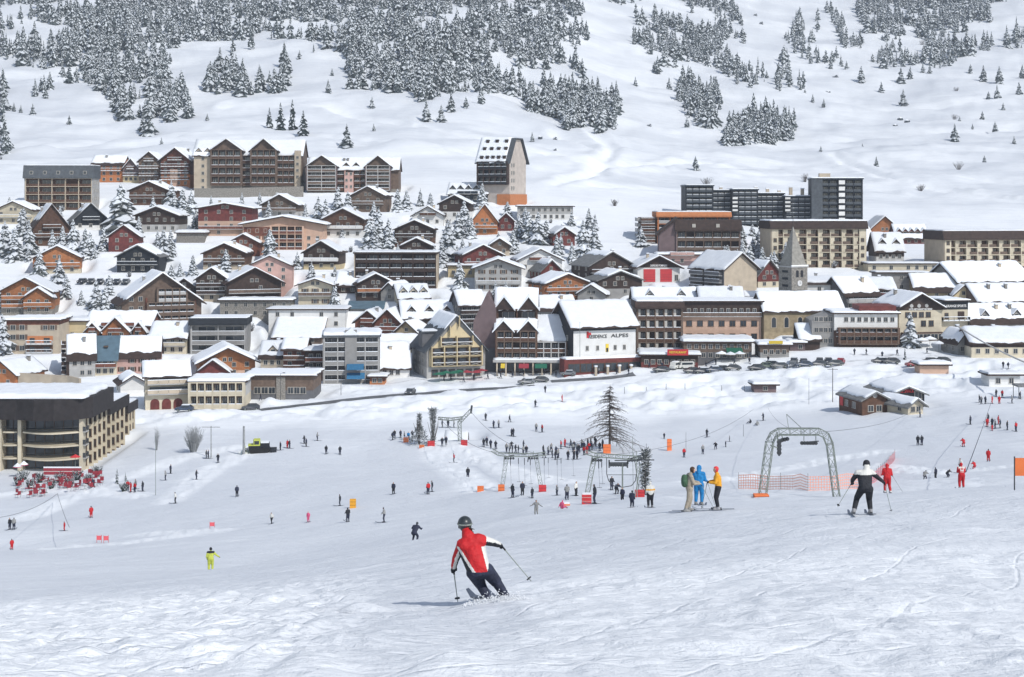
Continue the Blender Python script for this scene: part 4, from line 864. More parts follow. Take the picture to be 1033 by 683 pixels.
c = H_('low lodge with big snowy roof and cream garage front at the right edge', 980, 1050, 361, 345, 330, 'e', low='cream', up='dbrown', sp=.7, win=7, bal=[], dep=13, ch=1, t=.7, name='lodge', cat='lodge')
H_('small snow-roofed porch building left of the cream garage front', 966, 984, 358, 344, 333, 'g', low='grey', up='grey', win=3, bal=[], dep=10, yaw=10, dmin=300)
# hut group on the piste
c = Ctx('ski_hut', 'large brown ski hut with grey snowy roof and two white windows on the piste', 'hut', 869, 896, 419, yaw=14, dep=9, dmin=300)
volume(c, -c.W/2, c.W/2, 0, 11, 0, c.z(403), c.z(396), 'y', 'brown', 'brown', .5, .7, .25, .7, 'greyroof', 0, 0)
windows(c, -c.W/2+1, c.W/2-1, -.03, [c.z(415)], 2, 1.2, 1.3); windows(c, 2, 9, -c.W/2-.03, [1.2], 2, 1.4, 1.3, side='L')
b = MB(); b.box(-c.W/2-.1, -c.W/2-.03, 9, 10.5, 1, 3, 'pad_red'); c.part(b, 'red_poster'); b = MB(); b.disc((0, -.1, c.z(399)), (0, 1, 0), .55, .1, 'grey', 12); c.part(b, 'round_sign')
c = H_('dark green-black ski hut with red lettering board behind the brown one', 898, 933, 411, 397, 390, low='black', up='black', win=0, bal=[], yaw=8, dep=14, name='ski_hut', cat='hut', ch=0, top=0, sn=.7, t=.3, dmin=300, roofm='greyroof')
lettering('LE SNACK', 1.1, 'pad_red', c.root, (c.x(915), -.1, c.z(394.5)), width=14*c.s); windows(c, c.x(923), c.x(930), -.03, [c.z(402)], 1, 1.6, 1.6)
H_('small cream ski hut with brown door in front of the black one', 915, 932, 418, 408, 402, low='cream', up='cream', win=2, bal=[], yaw=24, dep=10, name='ski_hut', cat='hut', ch=0, top=0, sn=.6, t=.25, dmin=300, roofm='greyroof')
H_('tiny cream connecting shed between the brown and black ski huts', 895, 907, 415, 406, 405, 'f', low='peach', up='peach', win=1, bal=[], dep=5, name='shed', cat='shed', ch=0, dmin=300)
H_('pinkish container hut buried in ploughed snow in front of the parked cars', 928, 957, 377, 368, 367, 'f', low='peach', up='peach', win=0, bal=[], dep=5, name='container_hut', cat='hut', ch=0, t=.7)
H_('white site cabin with two dark windows and red panel at the right edge', 998, 1029, 390, 378, 377, 'f', low='white', up='white', win=2, bal=[], dep=6, name='site_cabin', cat='cabin', ch=0, dmin=300)
H_('little pink-brown snowed hut alone above the central piste', 761, 783, 396, 388, 387, 'f', low='mauve', up='mauve', win=1, bal=[], dep=5, name='snow_hut', cat='hut', ch=0, t=.6)
H_('small white lift cabin with thick snow roof behind the left drag lift', 452, 470, 449, 445, 437, 'e', low='ochre', up='ochre', win=1, bal=[], dep=4, name='lift_cabin', cat='cabin', ch=0, t=.5, D=318)

# left half, front
c = H_('large orange timber chalet with two gables and arched stone ground floor at the left edge', 2, 50, 318, 293, 280, low='stone', up='orange', sp=.3, win=4, bal=[1, 2], rail='orange', dep=15, yaw=6, ov=1.4)
H_('', 26, 54, 317, 300, 290, into=c, yoff=-3, dep=4, low='stone', up='orange', sp=.3, win=3, bal=[1], rail='orange', ch=0, top=0)
c = H_('big pale brown timber gable building with five balcony floors and long left snow roof', 127, 200, 326, 304, 275, low='peach', up='gbrown', sp=.2, win=0, bal=[], yaw=22, dep=19, ov=1.4, top=0, name='residence', cat='apartments')
flats('', 150, 193, 325, 305, 3, 6, into=c, yoff=-1.4, dep=2, fram='gbrown', rail='gbrown', back='dbrown', roof='', wallm='gbrown', loggia=1.2)
flats('', 159, 186, 305, 291, 2, 4, into=c, yoff=-1.3, dep=2, fram='gbrown', rail='lightgrey', back='dbrown', roof='', wallm='gbrown', loggia=1.2)
windows(c, c.x(131), c.x(148), -.05, [1, 4, 7], 2, 1.2, 1.3)
for px in (149, 194): b = MB(); b.box(c.x(px)-.3, c.x(px)+.3, -.5, -.05, 0, c.z(303 if px > 160 else 300), 'rbrown'); c.part(b, 'timber_post')
c = H_('beige flat-roofed apartment house with orange recessed loggia at left', 7, 59, 357, 323, 319, 'f', low='beige', up='rbrown', sp=.88, win=0, bal=[], dep=13, yaw=3, name='apartment_house', cat='apartments')
windows(c, c.x(9), c.x(27), -.03, [1, 4.2, 7], 2, 1.4, 1.4, sh='gbrown'); windows(c, c.x(42), c.x(56), -.03, [7], 2, 1.2, 1.3, sh='gbrown')
for r0, m_ in ((347, 'oranger'), (356, 'brown')): b = MB(); b.box(c.x(27), c.x(53), -.05, .02, c.z(r0), c.z(r0-8), m_); b.box(c.x(30), c.x(35), -.08, -.05, c.z(r0), c.z(r0-6), 'glass'); b.box(c.x(44), c.x(50), -.08, -.05, c.z(r0), c.z(r0-6), 'glass'); c.part(b, 'loggia'); balcony(c, c.x(27), c.x(53), -.03, c.z(r0), 1.2, 'lightgrey', 'open')
H_('beige flat annex with one blue-grey window right of the orange loggia house', 60, 86, 342, 324, 322, 'f', low='yellow', up='yellow', win=1, bal=[], dep=10, name='annex', cat='annex', ch=0, t=.8)
c = H_('wooden chalet row under one thick snow roof with three little gables', 87, 152, 341, 328, 314, 'e', low='rbrown', up='rbrown', win=8, bal=[1], dep=13, t=1., ch=0, rail='rbrown')
for a, b_, e, r_ in ((89, 102, 333, 326), (105, 132, 334, 320), (136, 148, 333, 325)): H_('', a, b_, 341, e, r_, into=c, yoff=-2, dep=6, low='rbrown', up='orange', sp=.5, win=2, bal=[1], ch=0, top=0, rail='rbrown')
H_('cream house with smooth wide snow roof left of the grey flat-roofed block', 152, 188, 357, 340, 324, 'e', low='cream', up='cream', win=4, bal=[1], dep=12, t=.7)
c = H_('grey house with dark balconied left gable and white snow roof beside the blue metal roof', 71, 95, 381, 361, 337, 'e', low='lightgrey', up='lightgrey', win=3, bal=[], dep=13, ch=2, yaw=17, side=0)
for k in range(4): balcony(c, 1, 12, c.X0-.9, c.fh*k*.9+1, 1.2, 'dbrown', 'solid', True, side='L')
b = MB(); b.prism([(0, -2), (13, -2), (13, c.Ze), (6.5, c.Zr), (0, c.Ze)], c.X0-.8, c.X0-.1, 'dbrown', 'x'); c.part(b, 'gable_cladding')
H_('house with bare blue-grey metal roof and red-brown balcony', 95, 117, 379, 361, 338, 'e', low='cream', up='cream', win=3, bal=[1], rail='rbrown', dep=12.5, sn=0, roofm='bluemetal', ch=0, sk=1, yaw=10)
H_('pink house under a smooth snow roof right of the blue metal roof', 117, 160, 377, 359, 339, 'e', low='pink', up='pink', win=4, bal=[], sh='brown', dep=12, dm=0, yaw=10)
H_('small white gabled house in front of the pink house', 123, 146, 399, 386, 378, low='white', up='white', win=0, bal=[], yaw=22, dep=10, top=0, ch=0, sn=.6)
H_('orange wooden hut cut off by the left edge above the curved wall', -14, 18, 392, 376, 364, low='cream', up='oranger', sp=.4, win=2, bal=[], yaw=-20, dep=12)
c = H_('beige corner building with arched shop doors, glazed balconies and white snow roof', 148, 190, 413, 379, 364, 'e', low='cream', up='cream', win=0, bal=[], dep=13, yaw=15, t=.8, ch=0, name='shop_house', cat='shop house')
for k, zz in ((1, 392), (2, 382)):
    b = MB(); b.box(c.x(152), c.x(188), -.08, .02, c.z(zz+4), c.z(zz-2), 'glass'); c.part(b, 'glazing'); balcony(c, c.x(150), c.x(190), -.03, c.z(zz+5), 1.3, 'beige', 'solid')
for px in (157, 168, 179):
    b = MB(); x = c.x(px); pts = [(x-1.1, .1), (x+1.1, .1)]+[(x+1.1*math.cos(t), 1.7+1.0*math.sin(t)) for t in (0, .5, 1, 1.57, 2.1, 2.6, 3.14)]; b.prism(pts, -.08, .05, 'dred'); c.part(b, 'arched_door')
c = H_('orange plank gable chalet with wide snow eaves behind the beige corner building', 203, 256, 380, 364, 350, low='peach', up='orange', sp=.4, win=4, bal=[], yaw=16, dep=14, rail='orange', ov=1.5)
H_('dark maroon gable with small white lamp sitting on the terrace house', 199, 231, 384, 375, 363, low='dred', up='dred', win=2, bal=[], dep=9, yaw=4, top=0)
c = H_('cream terrace house with two glazed floors and snowy flat roof', 191, 246, 413, 385, 384, 'f', low='cream', up='lightgrey', win=0, bal=[], dep=12, name='terrace_house', cat='house', ch=0, yaw=2)
flats('', 192, 246, 412, 386, 2, 7, into=c, yoff=-1.3, dep=2, fram='cream', rail='cream', back='brown', roof='', wallm='cream', loggia=1.2)
c = H_('long windowed brown hall with flat snow roof and grey centre pier', 247, 316, 403, 379, 377, 'f', low='darkgrey', up='gbrown', sp=.4, win=0, bal=[], dep=14, name='hall', cat='hall', ch=0, yaw=-1, t=.3, sn=.7)
b = MB(); b.box(c.x(279), c.x(288), -.4, 0, -2, c.z(379), 'stone'); c.part(b, 'pier')
for a, b_ in ((256, 278), (290, 309)): windows(c, c.x(a), c.x(b_), -.05, [c.z(397)], 3, (c.x(b_)-c.x(a))/3-.3, 1.6)
H_('grey-brown house with dark dormer and peach front beside the taller pink house', 263, 286, 381, 360, 344, 'e', low='beige', up='beige', win=3, bal=[], dep=12, dm=1, ch=1)
H_('taller pink house with dark timber upper balcony and snow cap', 286, 308, 382, 352, 341, 'e', low='pink', up='rbrown', sp=.5, win=2, bal=[1, 2], rail='brown', dep=10, ch=0)
c = flats('grey five-storey residence with snowy vaulted roof and blue awnings', 327, 382, 387, 340, 5, 4, dep=14, yaw=5, fram='lightgrey', rail='grey', back='darkgrey', roof='flat', wallm='grey', sn=1, t=.9, railsnow=True)
for a, b_, r0 in ((350, 367, 371), (350, 368, 380)): m = MB(); m.prism([(-3.2, c.z(r0)), (-.3, c.z(r0-4)), (-.3, c.z(r0-3)), (-3.2, c.z(r0+1))], c.x(a), c.x(b_), 'blue_cloth', 'x'); c.part(m, 'awning')
b = MB(); b.box(c.x(354)-1.6, c.x(354)+1.6, -.3, 1, 0, c.z(333), 'grey'); b.prism([(c.x(354)-2.4, c.z(338)), (c.x(354)+2.4, c.z(338)), (c.x(354), c.z(331))], -.6, 4, 'snow'); c.part(b, 'stair_gable')
H_('dark passage building with red-brown balconies left of the grey five-storey residence', 308, 327, 384, 354, 350, 'f', low='dred', up='dbrown', win=2, bal=[1, 2], rail='rbrown', dep=9, ch=0, dmin=300)
c = flats('grey flat-roofed block with two wide balcony floors and dark attic', 193, 247, 357, 328, 3, 2, dep=13, yaw=4, fram='lightgrey', rail='grey', back='grey', roof='band', rrow=320, roofm='black', wallm='grey', sn=1, t=.2)
H_('brown chalet with double snow gable above the grey stone annex at left', 198, 229, 304, 281, 270, low='beige', up='dbrown', sp=.3, win=3, bal=[1, 2], rail='dbrown', yaw=4)
c = H_('dark brown chalet with white-framed windows and broad left snow slope', 231, 282, 306, 284, 270, low='dbrown', up='dbrown', win=4, bal=[1], rail='gbrown', yaw=20, dep=14, ov=1.3)
H_('grey stone annex with a strip of dark windows below the dark brown chalet', 222, 293, 320, 303, 301, 'f', low='stone', up='stone', win=7, bal=[], dep=9, name='annex', cat='annex', ch=0, t=.5)
H_('cream gabled house with centre balcony and snowy eaves', 301, 335, 309, 287, 281, low='cream', up='cream', win=3, bal=[1], rail='gbrown', ov=1.2, sh='gbrown')
H_('brown shed-like house with yellow balcony under a drooping snow roof', 360, 398, 302, 286, 276, low='dbrown', up='dbrown', win=3, bal=[1], rail='orange', yaw=10, dep=12)
H_('house with snow roof and hidden dark wall left of the yellow-balcony house', 340, 362, 296, 288, 274, 'e', low='dbrown', up='dbrown', win=2, bal=[], dep=12)
H_('long white flat-roofed hall with small square windows and dark eaves', 271, 348, 331, 312, 309, 'f', low='white', up='white', win=5, bal=[], dep=14, name='hall', cat='hall', ch=0, t=.3)
H_('low building with huge smooth tilted snow roof and slatted left side', 276, 324, 347, 340, 315, 'e', low='gbrown', up='gbrown', win=3, bal=[], dep=20, asym=.3, t=.5, name='sports_hall', cat='hall', ch=0)
H_('house with bare blue sheet-metal roof behind the red gables', 353, 386, 314, 310, 303, 'e', low='grey', up='grey', win=0, bal=[], dep=9, sn=0, roofm='bluemetal', ch=0)
H_('row of two reddish gables under snow beneath the blue sheet-metal roof', 358, 384, 336, 324, 313, low='rbrown', up='rbrown', win=2, bal=[1], yaw=-10, dep=12)
H_('grey side building with snowy roof at the right of the cream gabled house', 384, 402, 304, 294, 285, 'g', low='grey', up='grey', win=1, bal=[], yaw=-20, dep=12)
H_('orange low snack bar with snow roof beside the thick-roofed restaurant', 373, 388, 388, 380, 378, 'f', low='oranger', up='rbrown', win=2, bal=[], name='snack_bar', cat='snack bar', ch=0, dep=6)
H_('chalet front with dark beams above the snowed car row at left', 176, 196, 298, 288, 281, low='dbrown', up='dbrown', win=2, bal=[], dep=9)

# curved wall at the left
def wall_between(label, pts, h, m, name='retaining_wall', th=.6):
    b = MB(); P = [((px-CX)/F*d, d, -(r-YH)/F*d) for px, r, d in pts]
    for (x0, y0, z0), (x1, y1, z1) in zip(P, P[1:]):
        a = Vector((x0, y0, 0)); q = Vector((x1, y1, 0)); n = (q-a).normalized().cross(Vector((0, 0, 1)))*-th
        b.add([(x0, y0, z0-3), (x1, y1, z1-3), (x1+n.x, y1+n.y, z1-3), (x0+n.x, y0+n.y, z0-3), (x0, y0, z0+h), (x1, y1, z1+h), (x1+n.x, y1+n.y, z1+h), (x0+n.x, y0+n.y, z0+h)],
              [(0, 3, 2, 1), (4, 5, 6, 7), (0, 1, 5, 4), (1, 2, 6, 5), (2, 3, 7, 6), (3, 0, 4, 7)], m)
    return tag(b.build(name), label, 'wall')
wall_between('curved beige concrete retaining wall above the big hotel at left', [(18, 386, 398), (35, 387, 397), (52, 388, 396), (68, 389, 394), (80, 392, 391)], 2.6, 'beige')
wall_between('long grey stone retaining wall under the upper row residences', [(196, 194, 592), (230, 194, 592), (262, 193, 592), (306, 192, 593)], 1.6, 'stone')

# the big curved hotel at the left edge
Dh = 300.; sh_ = Dh/F
c = Ctx('curved_hotel', 'big hotel with bowed glazed balconies, black attic band and stepped sunlit side', 'hotel', -30, 82, 475, D=Dh, dep=42)
X0, X1 = c.x(-30), c.x(84); Zt = c.z(422); Zr = c.z(401); nf = 4; fh = Zt/nf
b = MB(); b.box(X0, X1-.8, 2.2, 17, -4, Zt, 'beige'); c.part(b, 'wall')
cols = [(c.x(-30), c.x(-2), 1), (c.x(3), c.x(17), 1), (c.x(23), c.x(80), 3)]
for px in (-32, 0, 20, 82): x = c.x(px); b = MB(); b.box(x-.35, x+.35, -.3, 2.2, -4, Zt, 'cream'); c.part(b, 'pier')
for i in range(nf):
    z = i*fh
    for (xa, xb, nn) in cols:
        b = MB(); b.box(xa, xb, 2.1, 2.2, z+.1, z+fh-.5, 'glass'); q = max(2, int((xb-xa)/1.8))
        for k in range(q+1): x = xa+(xb-xa)*k/q; b.box(x-.06, x+.06, 2.0, 2.1, z+.1, z+fh-.45, 'frame_brown')
        c.part(b, 'glazing')
        n = 14; b = MB(); ring = []
        bow = 2.4 if nn == 3 else .3
        for k in range(n+1):
            t = k/n; ring.append((xa+(xb-xa)*t, -.1-bow*math.sin(math.pi*t)))
        for k in range(n):
            (ax, ay), (bx, by) = ring[k], ring[k+1]
            for (z0, z1, mt_, y0o) in ((z-.28, z+.0, 'cream', 3), (z+.5, z+.56, 'steel_dark', .05), (z+.98, z+1.05, 'steel_dark', .05)):
                if i == 0 and mt_ != 'cream': continue
                yb0, yb1 = (2.2, 2.2) if y0o == 3 else (ay+.06, by+.06)
                b.add([(ax, ay, z0), (bx, by, z0), (bx, yb1, z0), (ax, yb0, z0), (ax, ay, z1), (bx, by, z1), (bx, yb1, z1), (ax, yb0, z1)], [(0, 3, 2, 1), (4, 5, 6, 7), (0, 1, 5, 4), (1, 2, 6, 5), (2, 3, 7, 6), (3, 0, 4, 7)], mt_)
        if i: c.part(b, 'balcony')
b = MB(); P = [(X0-1, -1.2), (c.x(20), -2.2), (c.x(40), -3.9), (c.x(60), -3.9), (c.x(82), -1.6), (X1+1.6, 1)]
# attic band following the bow
vs_ = []; fs_ = []
for x, y in P: vs_ += [(x, y, Zt), (x, y+.2, Zr)]
k0 = len(vs_)
for x, y in P: vs_ += [(x, 17, Zt), (x, 17, Zr)]
for k in range(len(P)-1):
    fs_ += [(2*k, 2*k+2, 2*k+3, 2*k+1), (2*k+1, 2*k+3, k0+2*k+3, k0+2*k+1), (2*k, k0+2*k, k0+2*k+2, 2*k+2)]
e = 2*(len(P)-1); fs_ += [(e, k0+e, k0+e+1, e+1), (1, k0+1, k0, 0)]
b.add(vs_, fs_, 'attic'); at = c.part(b, 'attic_band')
put(bpy.data.objects.new('snow', snow_mesh(lambda a: Zr+.02, X0-.9, X1+.6, -2.2, 16.5, 1.0, 'y', 12)), at)
y0 = 1.
for j, (ln, nq) in enumerate(((18.5, 5), (16, 4), (9, 3))):
    y1 = y0+ln; x = X1-.75-.3*j; tp = Zt-2.1*j-.01; zr_ = Zr-(1.0, 4.0, 6.4)[j]
    b = MB(); b.box(x-7, x, y0 if j else 2.25, y1, -4, tp, 'cream'); sw = c.part(b, 'side_wall')
    b = MB(); b.box(x-7.4, x+1.25, y0+(.0 if j else .5), y1, tp-.02, zr_, 'attic'); asd = c.part(b, 'attic_side')
    b = MB(); b.box(x-6.8, x+.9, max(y0, 17)+.2, y1-.3, zr_, zr_+.35, 'snow'); b.build('snow', asd)
    for q in range(nq):
        yy = y0+1.0+q*(ln-1.5)/nq; m = MB(); m.box(x, x+1.25, yy, yy+.25, -3, tp-.03, 'cream'); c.part(m, 'fin')
        windows(c, x+.2, x+1.0, yy-.02, [i*fh+.8-2.1*j for i in range(nf)], 1, .5, 1.5, 'frame_brown')
        windows(c, yy+.8, yy+2.6, x+.02, [i*fh+.7-2.1*j for i in range(nf)], 1, 1.2, 1.6, 'frame_brown', side='R')
    y0 = y1
for i in range(1, nf): balcony(c, -.2, 1.9, X1-.7, i*fh, 1.3, 'steel_dark', 'open', False, side='R')
# ---------------------------------------------------------------- ground sheet
def ground():
    ds = np.concatenate([np.linspace(-60, 4, 24), 5*np.exp(np.linspace(0, math.log(12/5), 30))[:-1], 12*np.exp(np.linspace(0, math.log(60/12), 330))[:-1], np.arange(60, 332, 2.0), np.arange(332, 620, 1.6), 620*np.exp(np.linspace(0, math.log(2290/620), 150))])
    us = np.concatenate([np.linspace(-.62, -.37, 30)[:-1], np.linspace(-.37, .37, 520), np.linspace(.37, .62, 30)[1:]])
    Y, U = np.meshgrid(ds, us, indexing='ij'); X = U*(np.maximum(Y, 0)+ (18 if False else 6)+np.maximum(-Y, 0)*2)
    X = U*np.where(Y > 40, Y+10, 50-(40-np.clip(Y, 5, 40))*.9)
    Z = H(X, Y)
    ny, nx = X.shape; v = np.stack([X, Y, Z], -1).reshape(-1, 3)
    i = np.arange(ny*nx).reshape(ny, nx); q = np.stack([i[:-1, :-1], i[:-1, 1:], i[1:, 1:], i[1:, :-1]], -1).reshape(-1, 4)
    me = bpy.data.meshes.new('ground'); me.vertices.add(len(v)); me.vertices.foreach_set('co', v.astype(np.float32).ravel())
    me.loops.add(q.size); me.loops.foreach_set('vertex_index', q.astype(np.int32).ravel())
    me.polygons.add(len(q)); me.polygons.foreach_set('loop_start', np.arange(0, q.size, 4, dtype=np.int32)); me.polygons.foreach_set('loop_total', np.full(len(q), 4, np.int32))
    me.polygons.foreach_set('use_smooth', np.ones(len(q), bool)); me.update(); me.validate()
    # kind of snow: packed piste against loose powder; dirt: grit on the ploughed road edge
    x, y = X, Y; pk = sst(-5, 20, y)*(1-sst(322, 345, y)); pk = pk*.75
    lf = sst(-.06, -.2, x/np.maximum(y, 5))*(1-sst(34, 44, y)); pk = pk*(1-.8*lf)
    for t in STRIPS: pk = pk*(1-.95*(1-sst(2, 4, segd(x, y, t))))
    pk = pk*(1-.6*sst(.0, .03, x/np.maximum(y, 5)+.06*fbm(x/3, y/5, 44, 2)-.004*(y-26))*(1-sst(28, 34, y-x*.15)))
    pk = np.clip(pk+.25*fbm(x/22, y/34, 91, 3)*sst(60, 100, y)*(1-sst(330, 345, y)), 0, 1)
    mt = sst(600, 700, y)*np.clip(.5+.45*fbm(x/60, y/26, 95, 3), 0, .85)
    for t in TRAILS: mt = mt*(1-.95*np.exp(-((segd(x, y, t)-1)/5.)**2))
    pk = pk+mt
    a = me.attributes.new('packed', 'FLOAT', 'POINT'); a.data.foreach_set('value', pk.ravel().astype(np.float32))
    rd = .75*sst(392, 396, y)*(1-sst(404, 410, y))*sst(-150, -120, x)*(.6+.5*fbm(x/6, y/3, 7, 2))
    a = me.attributes.new('dirt', 'FLOAT', 'POINT'); a.data.foreach_set('value', rd.ravel().astype(np.float32))
    me.materials.append(MATS['snow_ground']); return tag(put(bpy.data.objects.new('snow_ground', me)), kind='structure')
G = ground()
def ribbon(name, pts, w, m, kind='structure', lift=.05, label=None, cat=None):
    b = MB(); P = []
    for px, r, d in pts: P.append(((px-CX)/F*d, d))
    Q = []
    for (x0, y0), (x1, y1) in zip(P, P[1:]):
        n = max(2, int(math.hypot(x1-x0, y1-y0)/2))
        Q += [(x0+(x1-x0)*k/n, y0+(y1-y0)*k/n) for k in range(n)]
    Q.append(P[-1]); V = []; 
    for i, (x, y) in enumerate(Q):
        a = Q[max(0, i-1)]; c_ = Q[min(len(Q)-1, i+1)]; t = Vector((c_[0]-a[0], c_[1]-a[1], 0)).normalized(); n = Vector((-t.y, t.x, 0))
        for s in (-1, -.5, 0, .5, 1):
            p = Vector((x, y, 0))+n*s*w/2; V.append((p.x, p.y, p.z))
    zz = H(np.array([v[0] for v in V]), np.array([v[1] for v in V]))
    V = [(v[0], v[1], z+lift) for v, z in zip(V, zz)]; Fc = []
    for i in range(len(Q)-1):
        for k in range(4): Fc.append((i*5+k, i*5+k+1, i*5+k+6, i*5+k+5))
    b.add(V, Fc, m); return tag(b.build(name, smooth=True), label, cat, kind=kind)

def rr_(px, row): return (px, row, gd(px, row, 300))
ribbon('road', [rr_(262, 414), rr_(330, 407), rr_(400, 399.5), rr_(470, 394), rr_(540, 390)], 3.6, 'asphalt', lift=.12)
ribbon('road', [rr_(556, 385), rr_(600, 382), rr_(640, 378)], 3.6, 'asphalt', lift=.12)
# ---------------------------------------------------------------- trees
def spruce_arrays(seed, levels, per, wide=.17, snowy=.6, ragged=.25, needles='needles', low=.05):
    """unit-height spruce crown: drooping boughs, each a dark blade with a sleeve of snow; returns verts, faces, mat index (0 needles, 1 frost)"""
    r = random.Random(seed); V = []; Fc = []; M = []
    for l in range(levels):
        t = (l+.5)/levels; z = low+(1-low)*t**.92; rad = wide*(1-t)**.78*(1+r.uniform(-ragged, ragged))+.008
        n = max(4, int(per*(1-.45*t))); a0 = r.uniform(0, 6.28)
        for k in range(n):
            if r.random() < .07: continue
            a = a0+6.283*k/n+r.uniform(-.25, .25); L = rad*r.uniform(.65, 1.18); dr = L*r.uniform(.35, .75)+.01; w = L*r.uniform(.28, .5)+.006
            ca, sa = math.cos(a), math.sin(a); zz = z+r.uniform(-.5, .5)/levels
            b0 = len(V); hgt = .75/levels+.012
            V += [(ca*L*.08, sa*L*.08, zz+hgt*.5), (ca*L*.62-sa*w, sa*L*.62+ca*w, zz-dr*.55), (ca*L, sa*L, zz-dr), (ca*L*.62+sa*w, sa*L*.62-ca*w, zz-dr*.55), (ca*L*.5, sa*L*.5, zz-dr*.2+hgt*.35), (ca*L*.45, sa*L*.45, zz-dr*.75-hgt*.7)]
            Fc += [(b0, b0+1, b0+4), (b0+1, b0+2, b0+4), (b0+2, b0+3, b0+4), (b0+3, b0, b0+4), (b0, b0+5, b0+1), (b0+1, b0+5, b0+2), (b0+2, b0+5, b0+3), (b0+3, b0+5, b0)]; M += [0]*8
            if r.random() < snowy+.25:
                q = r.uniform(.45, .95)*min(1, snowy+.3); s0 = L*(1-q)*.7; m = L*(.5+.2*r.random()); b0 = len(V); th = .010+.012*r.random()
                ww = w*r.uniform(.55, .95)
                V += [(ca*s0, sa*s0, zz+hgt*.3+th), (ca*m-sa*ww, sa*m+ca*ww, zz-dr*.5+th*.6), (ca*L*1.02, sa*L*1.02, zz-dr*.95+th*.5), (ca*m+sa*ww, sa*m-ca*ww, zz-dr*.5+th*.6), (ca*m*.9, sa*m*.9, zz-dr*.22+hgt*.35+th*1.6)]
                Fc += [(b0, b0+1, b0+4), (b0+1, b0+2, b0+4), (b0+2, b0+3, b0+4), (b0+3, b0, b0+4)]; M += [1]*4
    return np.array(V), Fc, M
def crown_mesh(A, needles='needles', snow='frost'):
    V, Fc, M = A; me = bpy.data.meshes.new('crown'); me.from_pydata([tuple(v) for v in V], [], Fc); me.materials.append(MATS[needles]); me.materials.append(MATS[snow]); me.polygons.foreach_set('material_index', M); me.update(); return me
def trunk_mesh(w=.016, m='bark'):
    b = MB(); b.bar((0, 0, -.08), (0, 0, .97), w, m, .002, 6); return b.mesh('trunk')
TRUNK = trunk_mesh(); TRUNK_THIN = trunk_mesh(.011)
VILL = [crown_mesh(spruce_arrays(s, 22, 11, .235, .7, .4), 'needles_hoar', 'frost') for s in (1, 2, 3, 4, 5)]
VDARK = [crown_mesh(spruce_arrays(s, 16, 9, .19, .35, .3)) for s in (11, 12, 13)]
FORE = [crown_mesh(spruce_arrays(s, 16, 9, .24, .5, .45), 'needles_far', 'frost_far') for s in (21, 22, 23, 24)]
TREES = []
def tree(px, row, h, kind='v', label='', group=None, name='spruce_tree', D=None, wk=1., dmin=230, cat='tree', pads=True):
    d = D or gd(px, row, dmin); x = (px-CX)/F*d; hm = h*d/F; z = Hs(x, d)
    lean = random.uniform(-.03, .03)
    o = empty(name, (x, d, z-.1), random.uniform(0, 6.28), label, cat, group); o.scale = (hm*wk, hm*wk, hm); o.rotation_euler[0] = lean
    me = random.choice({'v': VILL, 'd': VDARK, 'f': FORE}[kind]); link('trunk', TRUNK, o); link('crown', me, o); return o
